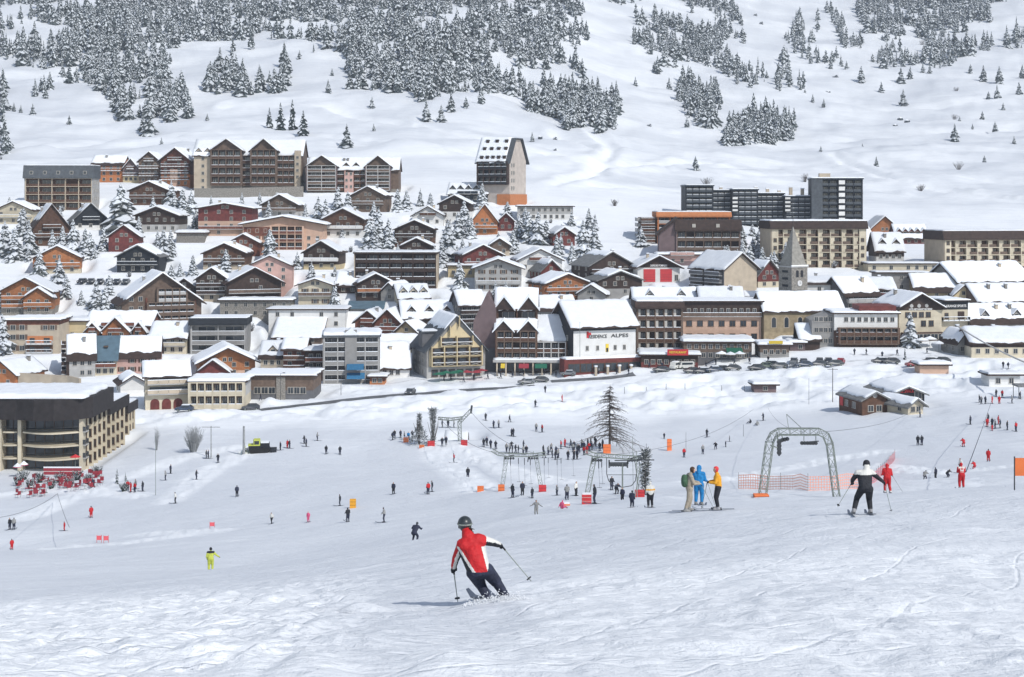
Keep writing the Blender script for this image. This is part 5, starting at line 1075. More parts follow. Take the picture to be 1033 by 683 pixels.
# village spruces: (px, base row, height px)
VT = [(122, 232, 46, 'the tallest, broad frosted spruce standing alone behind the small red-brown chalet', 1.15),
      (5, 258, 34, 'frosted spruce nearest the left edge beside the cream chalet', 1.2), (15, 262, 32, 'second frosted spruce from the left edge below the cream chalet', 1.2),
      (30, 256, 30, 'frosted spruce left of the steep brown gable', 1.1), (53, 258, 26, 'slim frosted spruce right before the steep brown gable', .9), (63, 256, 28, 'frosted spruce between the steep brown and green A-shaped chalets', 1.),
      (74, 256, 34, 'dark-tipped spruce below the green A-shaped chalet', 1.), (86, 258, 28, 'small dense spruce right of the dark-tipped one', 1.1), (104, 252, 24, 'spruce left against the small red-brown chalet', 1.),
      (165, 262, 30, 'frosted spruce right of the black timber chalet', 1.1), (172, 258, 26, 'shorter frosted spruce beside the black timber chalet', 1.), (184, 217, 26, 'frosted spruce above the orange-door garage, nearer the broad chalet', 1.1),
      (176, 216, 22, 'small spruce above the garage left of its taller neighbour', 1.), (193, 216, 24, 'frosted spruce above the garage roof right end', 1.), (97, 312, 30, 'snowy spruce below the row of snowed-in cars', 1.1), (106, 313, 28, 'snowy spruce right of its twin below the snowed-in cars', 1.1),
      (119, 312, 24, 'narrow snowy spruce beside the big pale brown gable', .9), (4, 306, 26, 'snowy spruce cut by the left edge beside the orange two-gabled chalet', 1.2), (3, 358, 40, 'tall snowy spruce at the left edge beside the orange loggia house', 1.1),
      (272, 264, 32, 'big frosted spruce in front of the low-pitched peach building', 1.15), (271, 222, 18, 'spruce in front of the pale gable panels chalet', 1.), (321, 220, 22, 'spruce between the pale gable chalet and the small dark chalet', 1.),
      (351, 216, 22, 'frosted spruce left touching the small dark chalet', 1.2), (308, 218, 14, 'young thin spruce on the snow below the long residence', .8), (262, 206, 12, 'young spruce below the largest residence', .8), (244, 206, 12, 'tiny spruce in the snow below the largest residence', .8),
      (372, 250, 30, 'tall frosted spruce left behind the wide dark brown holiday block', 1.1), (383, 248, 36, 'tallest frosted spruce behind the wide dark brown holiday block', 1.1), (392, 250, 28, 'frosted spruce left of the chalet with pale shutters', 1.), (378, 252, 24, 'small frosted spruce behind the holiday block roof', 1.2),
      (401, 213, 22, 'frosted spruce under the end of the long residence', 1.1), (410, 212, 20, 'bushy spruce right under the long residence', 1.2), (424, 208, 18, 'small dark spruce on the open snow left of the hotel wing', .7),
      (228, 275, 22, 'small spruce in front of the chalet with white balcony line', 1.1), (300, 272, 18, 'bare-looking small spruce left of the nearly black chalet', 1.), (314, 284, 20, 'thin snowy spruce below the nearly black chalet', 1.), (338, 309, 26, 'narrow spruce right of the cream gabled house', .8), (345, 240, 14, 'small thin spruce on snow right of the white-floored brown chalet', .7),
      (452, 262, 38, 'large frosted spruce left of the red chalet', 1.2), (462, 240, 26, 'frosted spruce beneath the steep bright orange A-frame', 1.2), (473, 240, 22, 'second frosted spruce beneath the orange A-frame', 1.), (446, 268, 24, 'frosted spruce touching the holiday block right end', 1.1),
      (512, 218, 16, 'low frosted tree at the foot of the tower hotel', 1.4), (524, 240, 24, 'frosted spruce right of the dark red gabled annex', 1.1), (534, 244, 30, 'dense frosted spruce in the clump below the white annex', 1.2), (543, 246, 32, 'tallest frosted spruce in the clump below the white annex', 1.1), (551, 244, 26, 'frosted spruce at the right of the clump below the white annex', 1.2),
      (518, 250, 22, 'low frosted spruce above the white chalet with brown balcony boxes', 1.2), (530, 224, 14, 'frosted bush-like spruce under the white annex windows', 1.3), (566, 252, 16, 'young spruce in front of the lone dark red chalet', .8),
      (589, 258, 36, 'frosted spruce left of two on the snow before the orange-framed block', 1.1), (600, 258, 30, 'shorter frosted spruce on the snow before the orange-framed block', 1.2), (594, 232, 22, 'slender spruce further up the snow before the orange-framed block', .9),
      (647, 248, 20, 'frosted spruce close to the orange-framed block', 1.2), (744, 276, 24, 'frosted spruce between the brown balcony block and the blank beige wall', 1.3), (757, 272, 26, 'frosted spruce left of two taller ones before the cream balcony block', 1.1), (769, 272, 22, 'frosted spruce above the cream wall gable', 1.1), (734, 266, 18, 'small frosted tree right at the foot of the brown balcony block', 1.3), (781, 274, 20, 'frosted spruce left of the church spire', 1.2), (759, 238, 12, 'small frosted tree beneath the long black residence', 1.3),
      (918, 350, 34, 'white-frosted spruce before the sports shop hotel terrace', 1.2), (403, 284, 16, 'tiny snowy spruce before the holiday block ground floor', .8), (213, 210, 12, 'tiny spruce on the snow bank below the largest residence wall', .9), (577, 262, 18, 'snowy spruce below the lone dark red chalet', 1.)]
for px, r, h, lb, wk in VT: tree(px, r, h, 'v', lb, wk=wk*(1.55 if h > 44 else 1.22))
def clear(px, row, m=1.5):
    d = gd(px, row, 230); x = (px-CX)/F*d
    return not any(abs((x-P[0])*P[2]+(d-P[1])*P[3]) < P[4]+m and P[5]-.5 < -(x-P[0])*P[3]+(d-P[1])*P[2] < P[6]+4 for P in PADS)
n_ = 0
while n_ < 95:
    px = random.choice([random.uniform(5, 420), random.uniform(430, 610), random.uniform(730, 800)]); r = random.uniform(208, 318) if px < 620 else random.uniform(250, 285)
    if not clear(px, r): continue
    n_ += 1; tree(px, r, random.choice([random.uniform(10, 16), random.uniform(16, 27)]), 'v', 'small frosted spruce growing between the chalets', 'small frosted spruces between the chalets', wk=1.3)
# isolated trees on the far slope
IT = [(36, 98, 14), (46, 100, 12), (33, 117, 12), (21, 113, 8), (70, 127, 10), (14, 112, 9), (302, 103, 0), (331, 92, 14), (353, 87, 18), (375, 107, 12), (430, 117, 22), (445, 118, 18), (455, 112, 20), (470, 110, 12), (485, 108, 18), (377, 131, 8), (350, 148, 24), (163, 145, 8), (209, 123, 8), (335, 72, 8),
      (641, 86, 9), (675, 90, 13), (702, 170, 14), (693, 129, 12), (537, 141, 10), (869, 83, 16), (889, 90, 11), (911, 105, 17), (918, 80, 14), (909, 83, 16), (931, 75, 10), (938, 76, 9), (963, 141, 18), (884, 164, 11), (828, 154, 6), (870, 147, 6), (979, 76, 9), (992, 84, 16), (1008, 86, 18), (997, 101, 10), (1006, 100, 16), (991, 117, 9), (1004, 129, 13), (1023, 145, 8), (1012, 109, 8), (1016, 46, 18), (1025, 38, 18), (1031, 78, 14), (831, 111, 9), (820, 106, 8), (993, 160, 10), (854, 70, 9), (965, 92, 0), (807, 93, 0), (1028, 96, 14), (780, 128, 8), (968, 120, 6), (981, 128, 6), (936, 118, 0)]
def sl(px, r, h):
    a = 'large' if h >= 16 else 'mid-sized' if h >= 11 else 'tiny'
    return a
for i, (px, r, h) in enumerate(IT):
    if not h: continue
    side = 'above the left chalets' if px < 300 else 'above the tower hotel' if px < 560 else 'on the central clearing' if px < 760 else 'right of the black tower block'
    tree(px, r, h, 'f', sl(px, r, h)+' dark spruce standing alone on the far snow '+side, sl(px, r, h)+' lone spruces '+side, dmin=500, wk=1.1)
for px, r, h, w_ in ((272, 129, 22, 1.), (283, 132, 28, 1.2), (295, 130, 30, 1.), (306, 138, 28, 1.3)):
    tree(px, r, h, 'd', {272: 'leftmost, frosted larch of the clump of four above the largest residence', 283: 'second larch from left in the clump of four above the largest residence', 295: 'slim tallest larch, third in the clump of four above the residences', 306: 'rightmost broad larch of the clump of four above the residences'}[px], dmin=500, name='larch_tree', wk=w_)

# forests on the mountain
FP = [  # polygon in picture terms, mean spacing, height range in metres
 ([(-90, -60), (-90, 55), (0, 57), (30, 68), (62, 74), (70, 82), (92, 76), (102, 96), (104, 108), (118, 127), (150, 134), (158, 120), (172, 126), (196, 119), (193, 108), (182, 92), (170, 84), (172, 62), (182, 38), (200, 45), (218, 62), (207, 94), (226, 97), (260, 94), (288, 91), (292, 72), (306, 60), (330, 52), (352, 64), (352, 85), (364, 90), (386, 97), (404, 95), (428, 103), (452, 99), (470, 92), (490, 95), (505, 92), (528, 100), (532, 114), (560, 120), (572, 131), (590, 125), (604, 136), (626, 125), (629, 112), (620, 92), (606, 72), (600, 50), (590, 28), (588, 12), (566, 0), (560, -60)], 6.3, (9, 16)),
 ([(612, -60), (612, 2), (628, 12), (640, 22), (638, 52), (656, 70), (672, 82), (690, 62), (702, 66), (722, 56), (734, 38), (746, 22), (736, 0), (736, -60)], 6.6, (9, 15)),
 ([(718, 8), (748, 14), (752, 42), (724, 40)], 11, (8, 12)), ([(700, 42), (728, 46), (742, 60), (774, 78), (768, 92), (742, 86), (722, 72), (700, 62)], 9, (8, 14)),
 ([(680, 96), (690, 78), (704, 86), (724, 88), (728, 106), (722, 128), (706, 128), (690, 114)], 6.5, (9, 14)), ([(730, 144), (734, 128), (756, 118), (778, 116), (802, 128), (798, 142), (760, 145)], 6, (10, 14)),
 ([(863, -60), (864, 12), (874, 34), (892, 42), (908, 40), (922, 30), (932, 52), (950, 66), (976, 60), (984, 54), (1002, 50), (1002, 20), (994, -60)], 6.3, (9, 16)), ([(874, 60), (900, 45), (912, 54), (960, 58), (956, 70), (930, 62), (896, 70)], 8, (8, 14)),
 ([(782, 98), (784, 72), (794, 58), (800, 86), (816, 92), (812, 98), (794, 92)], 8.5, (8, 14)), ([(792, 40), (806, 12), (812, 20), (810, 58), (804, 56)], 8.5, (8, 14)), ([(816, 42), (822, 20), (828, 22), (826, 42)], 8, (8, 13)), ([(832, 10), (842, 8), (856, 34), (852, 56), (846, 40)], 8, (8, 13)), ([(852, 50), (856, 38), (870, 42), (868, 50)], 7, (9, 14)), ([(812, 64), (816, 52), (828, 54), (826, 64)], 8, (8, 13)), ([(828, 70), (832, 58), (850, 56), (850, 70)], 12, (7, 11)),
 ([(990, 0), (1040, 0), (1090, 20), (1090, -60), (985, -60)], 11, (8, 14)), ([(1012, 36), (1040, 20), (1090, 40), (1090, 60), (1020, 44)], 11, (8, 14)), ([(-60, 88), (6, 90), (8, 160), (-60, 164)], 9, (9, 15)), ([(28, 98), (50, 84), (52, 98)], 8, (8, 12)), ([(70, 66), (120, 60), (140, 80), (100, 96), (80, 82)], 13, (6, 10))]
def inpoly(x, y, P):
    c = np.zeros(x.shape, bool); n = len(P)
    for i in range(n):
        x0, y0 = P[i]; x1, y1 = P[i-1]
        k = ((y0 > y) != (y1 > y)) & (x < (x1-x0)*(y-y0)/((y1-y0) or 1e-9)+x0); c ^= k
    return c
pts = []
for pi, (P, sp, hr) in enumerate(FP):
    pp = np.array(P, float); u0 = (pp[:, 0].min()-CX)/F; u1 = (pp[:, 0].max()-CX)/F
    d0, d1 = 560, 1900; xs = np.arange(min(u0*d0, u0*d1), max(u1*d0, u1*d1), sp); ys = np.arange(d0, d1, sp*1.15)
    X, Y = np.meshgrid(xs, ys); X = X.ravel()+RS.uniform(-.5, .5, X.size)*sp; Y = Y.ravel()+RS.uniform(-.5, .5, Y.size)*sp
    rw = row_of(H0(X, Y), Y); px = X/Y*F+CX; k = inpoly(px, rw, P) & (rw > -58)
    if pi in (0, 1, 6):
        dn = fbm(X/55, Y/75, 31, 3); k &= (dn > (-.5 if pi else -.55)) & (fbm(X/15, Y/22, 41, 2) > -.52)
        k &= (RS.rand(len(X)) < np.where(dn > -.1, .95, .62))
    X = X[k]; Y = Y[k]; hh = RS.uniform(hr[0]*.85, hr[1]*1.12, len(X))*np.where(RS.rand(len(X)) < .35, RS.uniform(.35, .8, len(X)), 1)
    edge = hh*1.0; pts += list(zip(X, Y, hh))
pts = np.array(pts); vis = np.abs(pts[:, 0]/pts[:, 1]*F) < 540; size = pts[:, 2]/pts[:, 1]*vis
order = np.argsort(-size); NI = 160
for k in order[:NI]:
    x, y, h = pts[k]; z = Hs(x, y); px = x/y*F+CX
    pl = 'of the big left forest' if px < 640 else 'of the middle forest patch' if px < 850 else 'of the right forest patch'
    o = empty('spruce_tree', (x, y, z-.3), random.uniform(0, 6.28), 'snow-dusted spruce at the lower edge '+pl, 'tree', 'snow-dusted spruces '+pl); o.scale = (h*1.05, h*1.05, h); link('trunk', TRUNK, o); link('crown', random.choice(FORE), o)
rest = pts[order[NI:]]; print('forest trees', len(pts))
PR = [spruce_arrays(31+s, (12, 10, 14, 9, 12, 11, 8, 13)[s], 7, (.17, .24, .20, .31, .22, .28, .36, .15)[s], (.3, .5, .4, .7, .35, .55, .9, .25)[s], .55, low=(.08, .02, .15, .0, .1, .03, 0, .2)[s]) for s in range(8)]
def forest(name, P, label):
    zz = H(P[:, 0], P[:, 1], False); vs, fs, ms = [], [], []; off = 0
    for q, (V, Fc, M) in enumerate(PR):
        sel = np.arange(len(P)) % len(PR) == q; A = P[sel]; n = len(A)
        if not n: continue
        an = RS.uniform(0, 6.28, n); ca = np.cos(an)[:, None]; sa = np.sin(an)[:, None]; h = A[:, 2][:, None]; w = h*RS.uniform(.75, 1.35, n)[:, None]
        x = (V[None, :, 0]*ca-V[None, :, 1]*sa)*w+A[:, 0][:, None]; y = (V[None, :, 0]*sa+V[None, :, 1]*ca)*w+A[:, 1][:, None]; z = V[None, :, 2]*h+zz[sel][:, None]-.3
        vs.append(np.stack([x, y, z], -1).reshape(-1, 3)); f = np.array(Fc)
        fs.append((f[None]+off+(np.arange(n)*len(V))[:, None, None]).reshape(-1, 3)); ms.append(np.tile(np.array(M), n)); off += n*len(V)
    v = np.concatenate(vs); f = np.concatenate(fs); m = np.concatenate(ms)
    me = bpy.data.meshes.new(name); me.vertices.add(len(v)); me.vertices.foreach_set('co', v.astype(np.float32).ravel()); me.loops.add(f.size); me.loops.foreach_set('vertex_index', f.astype(np.int32).ravel())
    me.polygons.add(len(f)); me.polygons.foreach_set('loop_start', np.arange(0, f.size, 3, dtype=np.int32)); me.polygons.foreach_set('loop_total', np.full(len(f), 3, np.int32))
    me.materials.append(MATS['needles_far']); me.materials.append(MATS['frost_far']); me.polygons.foreach_set('material_index', m.astype(np.int32)); me.update()
    return tag(put(bpy.data.objects.new(name, me)), label, 'forest', kind='stuff')
forest('forest', rest, 'dense snow-dusted spruce forest covering the upper mountainside')

# bare larch on the piste
def bare_larch(px, row, h, D, label):
    x = (px-CX)/F*D; z = Hs(x, D); hm = h*D/F; o = empty('bare_larch', (x, D, z-.1), 0, label, 'tree'); r = random.Random(5)
    b = MB(); b.bar((0, 0, -.3), (0, 0, hm*.5), .26, 'twig', .15, 7); b.bar((0, 0, hm*.5), (.1, 0, hm), .15, 'twig', .03, 6); b.build('trunk', o)
    b = MB()
    for k in range(130):
        t = r.uniform(.14, .97); zz = hm*t; L = hm*.80*(1-t)**1.0*r.uniform(.5, 1.1)+.25; a = r.uniform(0, 6.28); p = Vector((0, 0, zz)); dr = Vector((math.cos(a), math.sin(a), .05)); n = 5
        for q in range(n):
            nx = p+dr*(L/n); nx.z -= L/n*(.10+.11*q*(1 if t < .7 else .4)); b.bar(p, nx, .07*(1-q/n)+.018, 'twig', .07*(1-(q+1)/n)+.014, 3)
            for s in range(3):
                u = p.lerp(nx, r.random()); tw = Vector((dr.x*.4-dr.y*r.uniform(-1, 1), dr.y*.4+dr.x*r.uniform(-1, 1), -r.uniform(.2, .8))).normalized()*r.uniform(.3, .8); b.bar(u, u+tw, .022, 'twig', .01, 3)
            p = nx
    b.build('crown', o); return o
bare_larch(615, 452, 66, 296, 'large dark bare larch with drooping branches standing in the middle of the piste')
def shrub(px, row, h, w, label, m='hoar', D=None, n=60, cat='shrub', name='bare_shrub', group=None, up=.8, dmin=230, snowy=False):
    d = D or gd(px, row, dmin); x = (px-CX)/F*d; s = d/F; hm = h*s; wm = w*s; z = Hs(x, d); r = random.Random(int(px*7)); b = MB()
    for k in range(n):
        a = r.uniform(0, 6.28); q = r.random()**.6; bx, by = math.cos(a)*wm*.12*q, math.sin(a)*wm*.12*q; L = hm*r.uniform(.55, 1.)
        p = Vector((bx, by, -.2)); tip = Vector((math.cos(a)*wm*.5*q, math.sin(a)*wm*.5*q, L)); mid = p.lerp(tip, .5)+Vector((0, 0, L*.08))
        b.bar(p, mid, .05, m, .04, 3); b.bar(mid, tip, .04, m, .015, 3)
        for j in range(5):
            u = p.lerp(tip, r.uniform(.35, .95)); v = Vector((r.uniform(-1, 1), r.uniform(-1, 1), up)).normalized()*hm*r.uniform(.08, .2); b.bar(u, u+v, .03, 'snow' if snowy and r.random() < .4 else m, .012, 3)
    return tag(b.build(name, None, (x, d, z)), label, cat, group)
def hoar_bush(px, row, h, w, label, dmin=230):
    d = gd(px, row-3, dmin); x = (px-CX)/F*d; s = d/F; hm = h*s; wm = w*s; r = random.Random(px); b = MB()
    for k in range(6): a = r.uniform(0, 6.28); b.bar((0, 0, -.3), (math.cos(a)*wm*.3, math.sin(a)*wm*.3, hm*r.uniform(.6, .95)), .12, 'twig', .03, 4)
    for k in range(750):
        t = r.random()**.8; a = r.uniform(0, 6.28); q = r.random()**.5*wm*.55*(.55+.6*math.sin(3*t+px))*(1 if t < .8 else .6); p = Vector((math.cos(a)*q, math.sin(a)*q, hm*t)); v = Vector((r.uniform(-1, 1), r.uniform(-1, 1), r.uniform(-.2, 1))).normalized()*r.uniform(.3, .8)
        b.bar(p, p+v, .07, 'snow' if r.random() < .12 else r.choice(['hoar', 'needles_hoar', 'needles_hoar']), .03, 3)
    return tag(b.build('frosted_bush', None, (x, d, Hs(x, d))), label, 'bush')
shrub(195, 458, 26, 22, 'wide leafless shrub on the snow right of the big curved hotel', 'hoar', n=110)
shrub(158, 455, 24, 8, 'thin upright leafless sapling left of the wide leafless shrub', 'hoar', n=14)
hoar_bush(423, 452, 30, 22, 'dense hoar-frosted grey bush, left of two beside the back drag lift')
hoar_bush(437, 452, 35, 19, 'taller hoar-frosted grey bush, right of two beside the back drag lift')
hoar_bush(651, 501, 44, 13, 'tall frosted grey sapling cluster behind the right drag lift gantry', 126)
for px, r, h, w in ((713, 185, 9, 16), (929, 187, 7, 12), (967, 168, 8, 14), (812, 178, 9, 10), (620, 208, 7, 10), (930, 44, 6, 8), (963, 118, 6, 10), (965, 91, 5, 8)):
    shrub(px, r, h, w, 'small round leafless thicket on the open snow slope above the village', 'twig', n=40, group='leafless thickets on the upper slope', dmin=500)
for px, r, h, w in ((807, 80, 4, 6), (908, 116, 4, 6), (903, 128, 3, 5), (915, 124, 4, 6), (843, 79, 3, 6), (835, 92, 3, 6), (762, 17, 4, 4), (768, 26, 4, 4), (545, 140, 4, 5), (560, 141, 4, 5), (560, 150, 3, 6), (655, 130, 4, 5)):
    d = gd(px, r, 500); x = (px-CX)/F*d; s = d/F; bm = bmesh.new(); bmesh.ops.create_icosphere(bm, subdivisions=2, radius=1)
    for v in bm.verts: v.co *= 1+.25*math.sin(v.co.x*5+px)*math.cos(v.co.y*4+v.co.z*3); v.co = Vector((v.co.x*w*s*.5, v.co.y*w*s*.4, v.co.z*h*s*.6))
    me = bpy.data.meshes.new('rock'); bm.to_mesh(me); bm.free(); me.materials.append(MATS['slate']); me.materials.append(MATS['snow'])
    for p in me.polygons: p.material_index = 1 if p.normal.z > .55 else 0
    tag(put(bpy.data.objects.new('rock', me), None, (x, d, Hs(x, d)+.1*h*s)), 'dark snow-capped boulder poking out of the far snow slope', 'rock', 'dark boulders on the far slope')

# low snowy garden shrubs through the village
SM = []
for q_ in range(4):
    r = random.Random(q_+50); b = MB()
    for k in range(46):
        a = r.uniform(0, 6.28); w = r.uniform(0, .9); p = Vector((math.cos(a)*w*.4, math.sin(a)*w*.4, -.1)); t = Vector((math.cos(a)*w, math.sin(a)*w, r.uniform(.7, 1.9))); b.bar(p, t, .06, 'twig', .03, 3)
        for j in range(3): u = p.lerp(t, r.uniform(.4, 1)); b.bar(u, u+Vector((r.uniform(-.3, .3), r.uniform(-.3, .3), r.uniform(0, .35))), .08, 'frost' if r.random() < .6 else 'needles_hoar', .03, 3)
    SM.append(b.mesh('garden_shrub'))
for k in range(90):
    px = random.uniform(0, 640) if k % 4 else random.uniform(730, 1000); row = random.uniform(212, 372) if px < 640 else random.uniform(262, 350); d = gd(px, row, 330); x = (px-CX)/F*d
    if any(abs((x-P[0])*P[2]+(d-P[1])*P[3]) < P[4]+.3 and P[5]-.5 < -(x-P[0])*P[3]+(d-P[1])*P[2] < P[6]+4 for P in PADS): continue
    o = link('garden_shrub', random.choice(SM), None, (x, d, Hs(x, d)), random.uniform(0, 6)); s_ = random.uniform(.7, 1.6); o.scale = (s_, s_, s_); tag(o, 'low snow-dusted garden shrub among the village houses', 'shrub', 'snow-dusted garden shrubs in the village')
# ---------------------------------------------------------------- people
def capsule(bm, a, b, ra, rb, sub=2):
    a = Vector(a); b = Vector(b); t = bmesh.new()
    for p, r_ in ((a, ra), (b, rb)): bmesh.ops.create_icosphere(t, subdivisions=sub, radius=r_, matrix=Matrix.Translation(p))
    h = bmesh.ops.convex_hull(t, input=t.verts); junk = {e for e in h['geom_interior'] if isinstance(e, bmesh.types.BMVert)}
    bmesh.ops.delete(t, geom=list(junk), context='VERTS')
    me = bpy.data.meshes.new('t'); t.to_mesh(me); t.free(); bm.from_mesh(me); bpy.data.meshes.remove(me)
def hand_bones(w, h, side, grip=True):
    """palm, four unequal curled fingers and a thumb; w wrist, h palm end"""
    w = Vector(w); h = Vector(h); d = (h-w).normalized(); up = Vector((0, 0, 1)); s = d.cross(up)
    if s.length < .2: s = Vector((1, 0, 0))
    s.normalize(); n = s.cross(d).normalized(); B = [('hand', w, h, .036, .034)]
    for k, L in enumerate((.055, .066, .060, .045)):
        o = s*(-.030+.020*k); p0 = h+o; p1 = p0+d*L*.55-n*.012; p2 = p1-n*L*.6+d*.005; B += [('hand', p0, p1, .0135, .0125), ('hand', p1, p2, .0125, .0115)]
    th = w.lerp(h, .35)+s*.03*side; t1 = th+s*.028*side+d*.03-n*.01; t2 = t1+d*.028-n*.022; B += [('hand', th, t1, .0145, .013), ('hand', t1, t2, .013, .0115)]
    return B
def bones(J, bulk=1., hood=False, hands=True):
    V = {k: Vector(v) for k, v in J.items()}; b = bulk; B = []
    pl, ch, nk, hd = V['pelvis'], V['chest'], V['neck'], V['head']; sl, sr = V['shl'], V['shr']; ax = (sr-sl).normalized(); w = .075
    for s in (-1, 1): B.append(('torso', pl+ax*s*w*.75, ch+ax*s*w*1.15, .118*b, .125*b))
    B += [('torso', pl, ch, .12*b, .14*b), ('torso', ch, nk, .125*b, .075), ('torso', sl, sr, .085*b, .085*b), ('neck', nk, hd, .062, .06)]
    f = V.get('face', Vector((0, 1, 0))).normalized(); B += [('head', hd+Vector((0, 0, .035)), hd-Vector((0, 0, .02)), .108, .09), ('head', hd+f*.02-Vector((0, 0, .05)), hd+f*.035-Vector((0, 0, .075)), .07, .052), ('face', hd+f*.09, hd+f*.115-Vector((0, 0, .025)), .018, .02)]
    q = f.cross(Vector((0, 0, 1))).normalized()
    for s in (-1, 1): B.append(('head', hd+q*s*.092-Vector((0, 0, .01)), hd+q*s*.098-Vector((0, 0, .035)), .022, .018))
    if hood: B.append(('hood', hd-f*.05-Vector((0, 0, .06)), nk-f*.06, .09, .1))
    for k in ('l', 'r'):
        sh, el, ha = V['sh'+k], V['el'+k], V['ha'+k]; wr = el.lerp(ha, .72)
        B += [('uarm'+k, sh, el, .078*b, .058*b), ('farm'+k, el, wr, .058*b, .047*b)]
        B += hand_bones(wr, ha, 1 if k == 'l' else -1) if hands else [('hand', wr, ha, .045, .042)]
        hp, kn, an = V['hp'+k], V['kn'+k], V['an'+k]
        B += [('thigh', hp, kn, .112*b, .082*b), ('shin', kn, kn.lerp(an, .72), .08*b, .066*b), ('boot', kn.lerp(an, .62), an, .068, .066), ('boot', an+Vector((0, -.03, -.0)), an+V.get('toe', Vector((0, .17, -.02))), .06, .05)]
    B.append(('thigh', V['hpl'], V['hpr'], .115*b, .115*b)); return B
def body_mesh(B, voxel, matf, smooth_it=2):
    bm = bmesh.new()
    for n, a, b, ra, rb in B: capsule(bm, a, b, ra, rb, 2 if voxel < .03 else 1)
    me = bpy.data.meshes.new('t'); bm.to_mesh(me); bm.free(); o = bpy.data.objects.new('tmp', me); COL.objects.link(o)
    md = o.modifiers.new('r', 'REMESH'); md.mode = 'VOXEL'; md.voxel_size = voxel; md.use_smooth_shade = True
    ms = o.modifiers.new('s', 'SMOOTH'); ms.factor = .5; ms.iterations = smooth_it
    dg = bpy.context.evaluated_depsgraph_get(); out = bpy.data.meshes.new_from_object(o.evaluated_get(dg)); bpy.data.objects.remove(o)
    out.name = 'person'; paint(out, B, matf); return out
def paint(out, B, matf):
    n = len(out.polygons); C = np.empty(n*3); out.polygons.foreach_get('center', C); C = C.reshape(-1, 3); D = np.full(n, 9.); I = np.zeros(n, int); T = np.zeros(n)
    for k, (nm, a, b, ra, rb) in enumerate(B):
        a = np.array(a); b = np.array(b); d = b-a; t = np.clip(((C-a)@d)/max(d@d, 1e-9), 0, 1); ds = np.linalg.norm(C-a-t[:, None]*d, axis=1)-(ra+(rb-ra)*t); m = ds < D; D[m] = ds[m]; I[m] = k; T[m] = t[m]
    out.materials.clear(); sl = {}; idx = np.zeros(n, np.int32)
    for i in range(n):
        k = I[i]; nm, a, b, ra, rb = B[k]; m = matf(nm, T[i], C[i]-np.array(Vector(a).lerp(Vector(b), T[i])), C[i])
        if m not in sl: sl[m] = len(sl); out.materials.append(MATS[m])
        idx[i] = sl[m]
    out.polygons.foreach_set('material_index', idx); out.polygons.foreach_set('use_smooth', np.ones(n, bool)); out.update()
def simple(jacket, pants, hat='helmet', glove='c_black', boot='boot', face=(0, 1), facez=.03):
    fv = np.array([face[0], face[1], 0.])
    def f(nm, t, r, p):
        if nm in ('torso', 'uarml', 'uarmr', 'farml', 'farmr', 'hood'): return jacket
        if nm in ('thigh', 'shin'): return pants
        if nm == 'boot': return boot
        if nm == 'hand': return glove
        if nm == 'neck': return jacket
        if nm == 'face': return 'skin'
        return 'skin' if (r@fv > .028 and r[2] < facez) else hat
    return f
def ski_mesh(L=1.65, m='ski'):
    b = MB(); n = 8; P = []
    for k in range(n+1):
        t = k/n; y = -L*.42+L*t; z = .02+(.10*((t-.88)/.12)**1.5 if t > .88 else 0)+(.01*abs(t-.5)); w = .05-.012*math.sin(math.pi*t)+.004; w *= 1 if t < .97 else .5; P.append((y, z, w))
    for (y0, z0, w0), (y1, z1, w1) in zip(P, P[1:]): b.add([(-w0, y0, z0), (w0, y0, z0), (w1, y1, z1), (-w1, y1, z1), (-w0, y0, z0+.022), (w0, y0, z0+.022), (w1, y1, z1+.022), (-w1, y1, z1+.022)], [(0, 3, 2, 1), (4, 5, 6, 7), (0, 1, 5, 4), (1, 2, 6, 5), (2, 3, 7, 6), (3, 0, 4, 7)], m)
    b.box(-.035, .035, -.2, .22, .045, .09, 'steel_dark'); return b.mesh('ski')
SKI = ski_mesh()
def pole_obj(a, b, label, group=None):
    """ski pole from grip a to tip b, world points"""
    a = Vector(a); b = Vector(b); d = b-a; L = d.length; m = MB(); m.bar((0, 0, 0), (0, 0, -.12), .018, 'c_black', .016, 6); m.bar((0, 0, -.1), (0, 0, -L), .011, 'galv', .007, 6); m.disc((0, 0, -L+.06), (0, 0, 1), .045, .012, 'c_black', 10)
    o = m.build('ski_pole', None, a); o.rotation_euler = (-d).to_track_quat('Z', 'Y').to_euler(); return tag(o, label, 'ski pole', group)
def add_eyes(root, hd, f):
    hd = Vector(hd); f = Vector(f).normalized(); q = f.cross(Vector((0, 0, 1)))
    for s in (-1, 1):
        b = MB(); c_ = hd+f*.088+q*s*.034+Vector((0, 0, .008)); b.disc(c_, f, .014, .012, 'c_black', 8); b.build('eye', root)
    b = MB(); c_ = hd+f*.088-Vector((0, 0, .065)); b.bar(c_-q*.025, c_+q*.025, .007, 'pad_red', n=5); b.build('mouth', root)
def grounded(px, row, D): x = (px-CX)/F*D; return x, Hs(x, D)

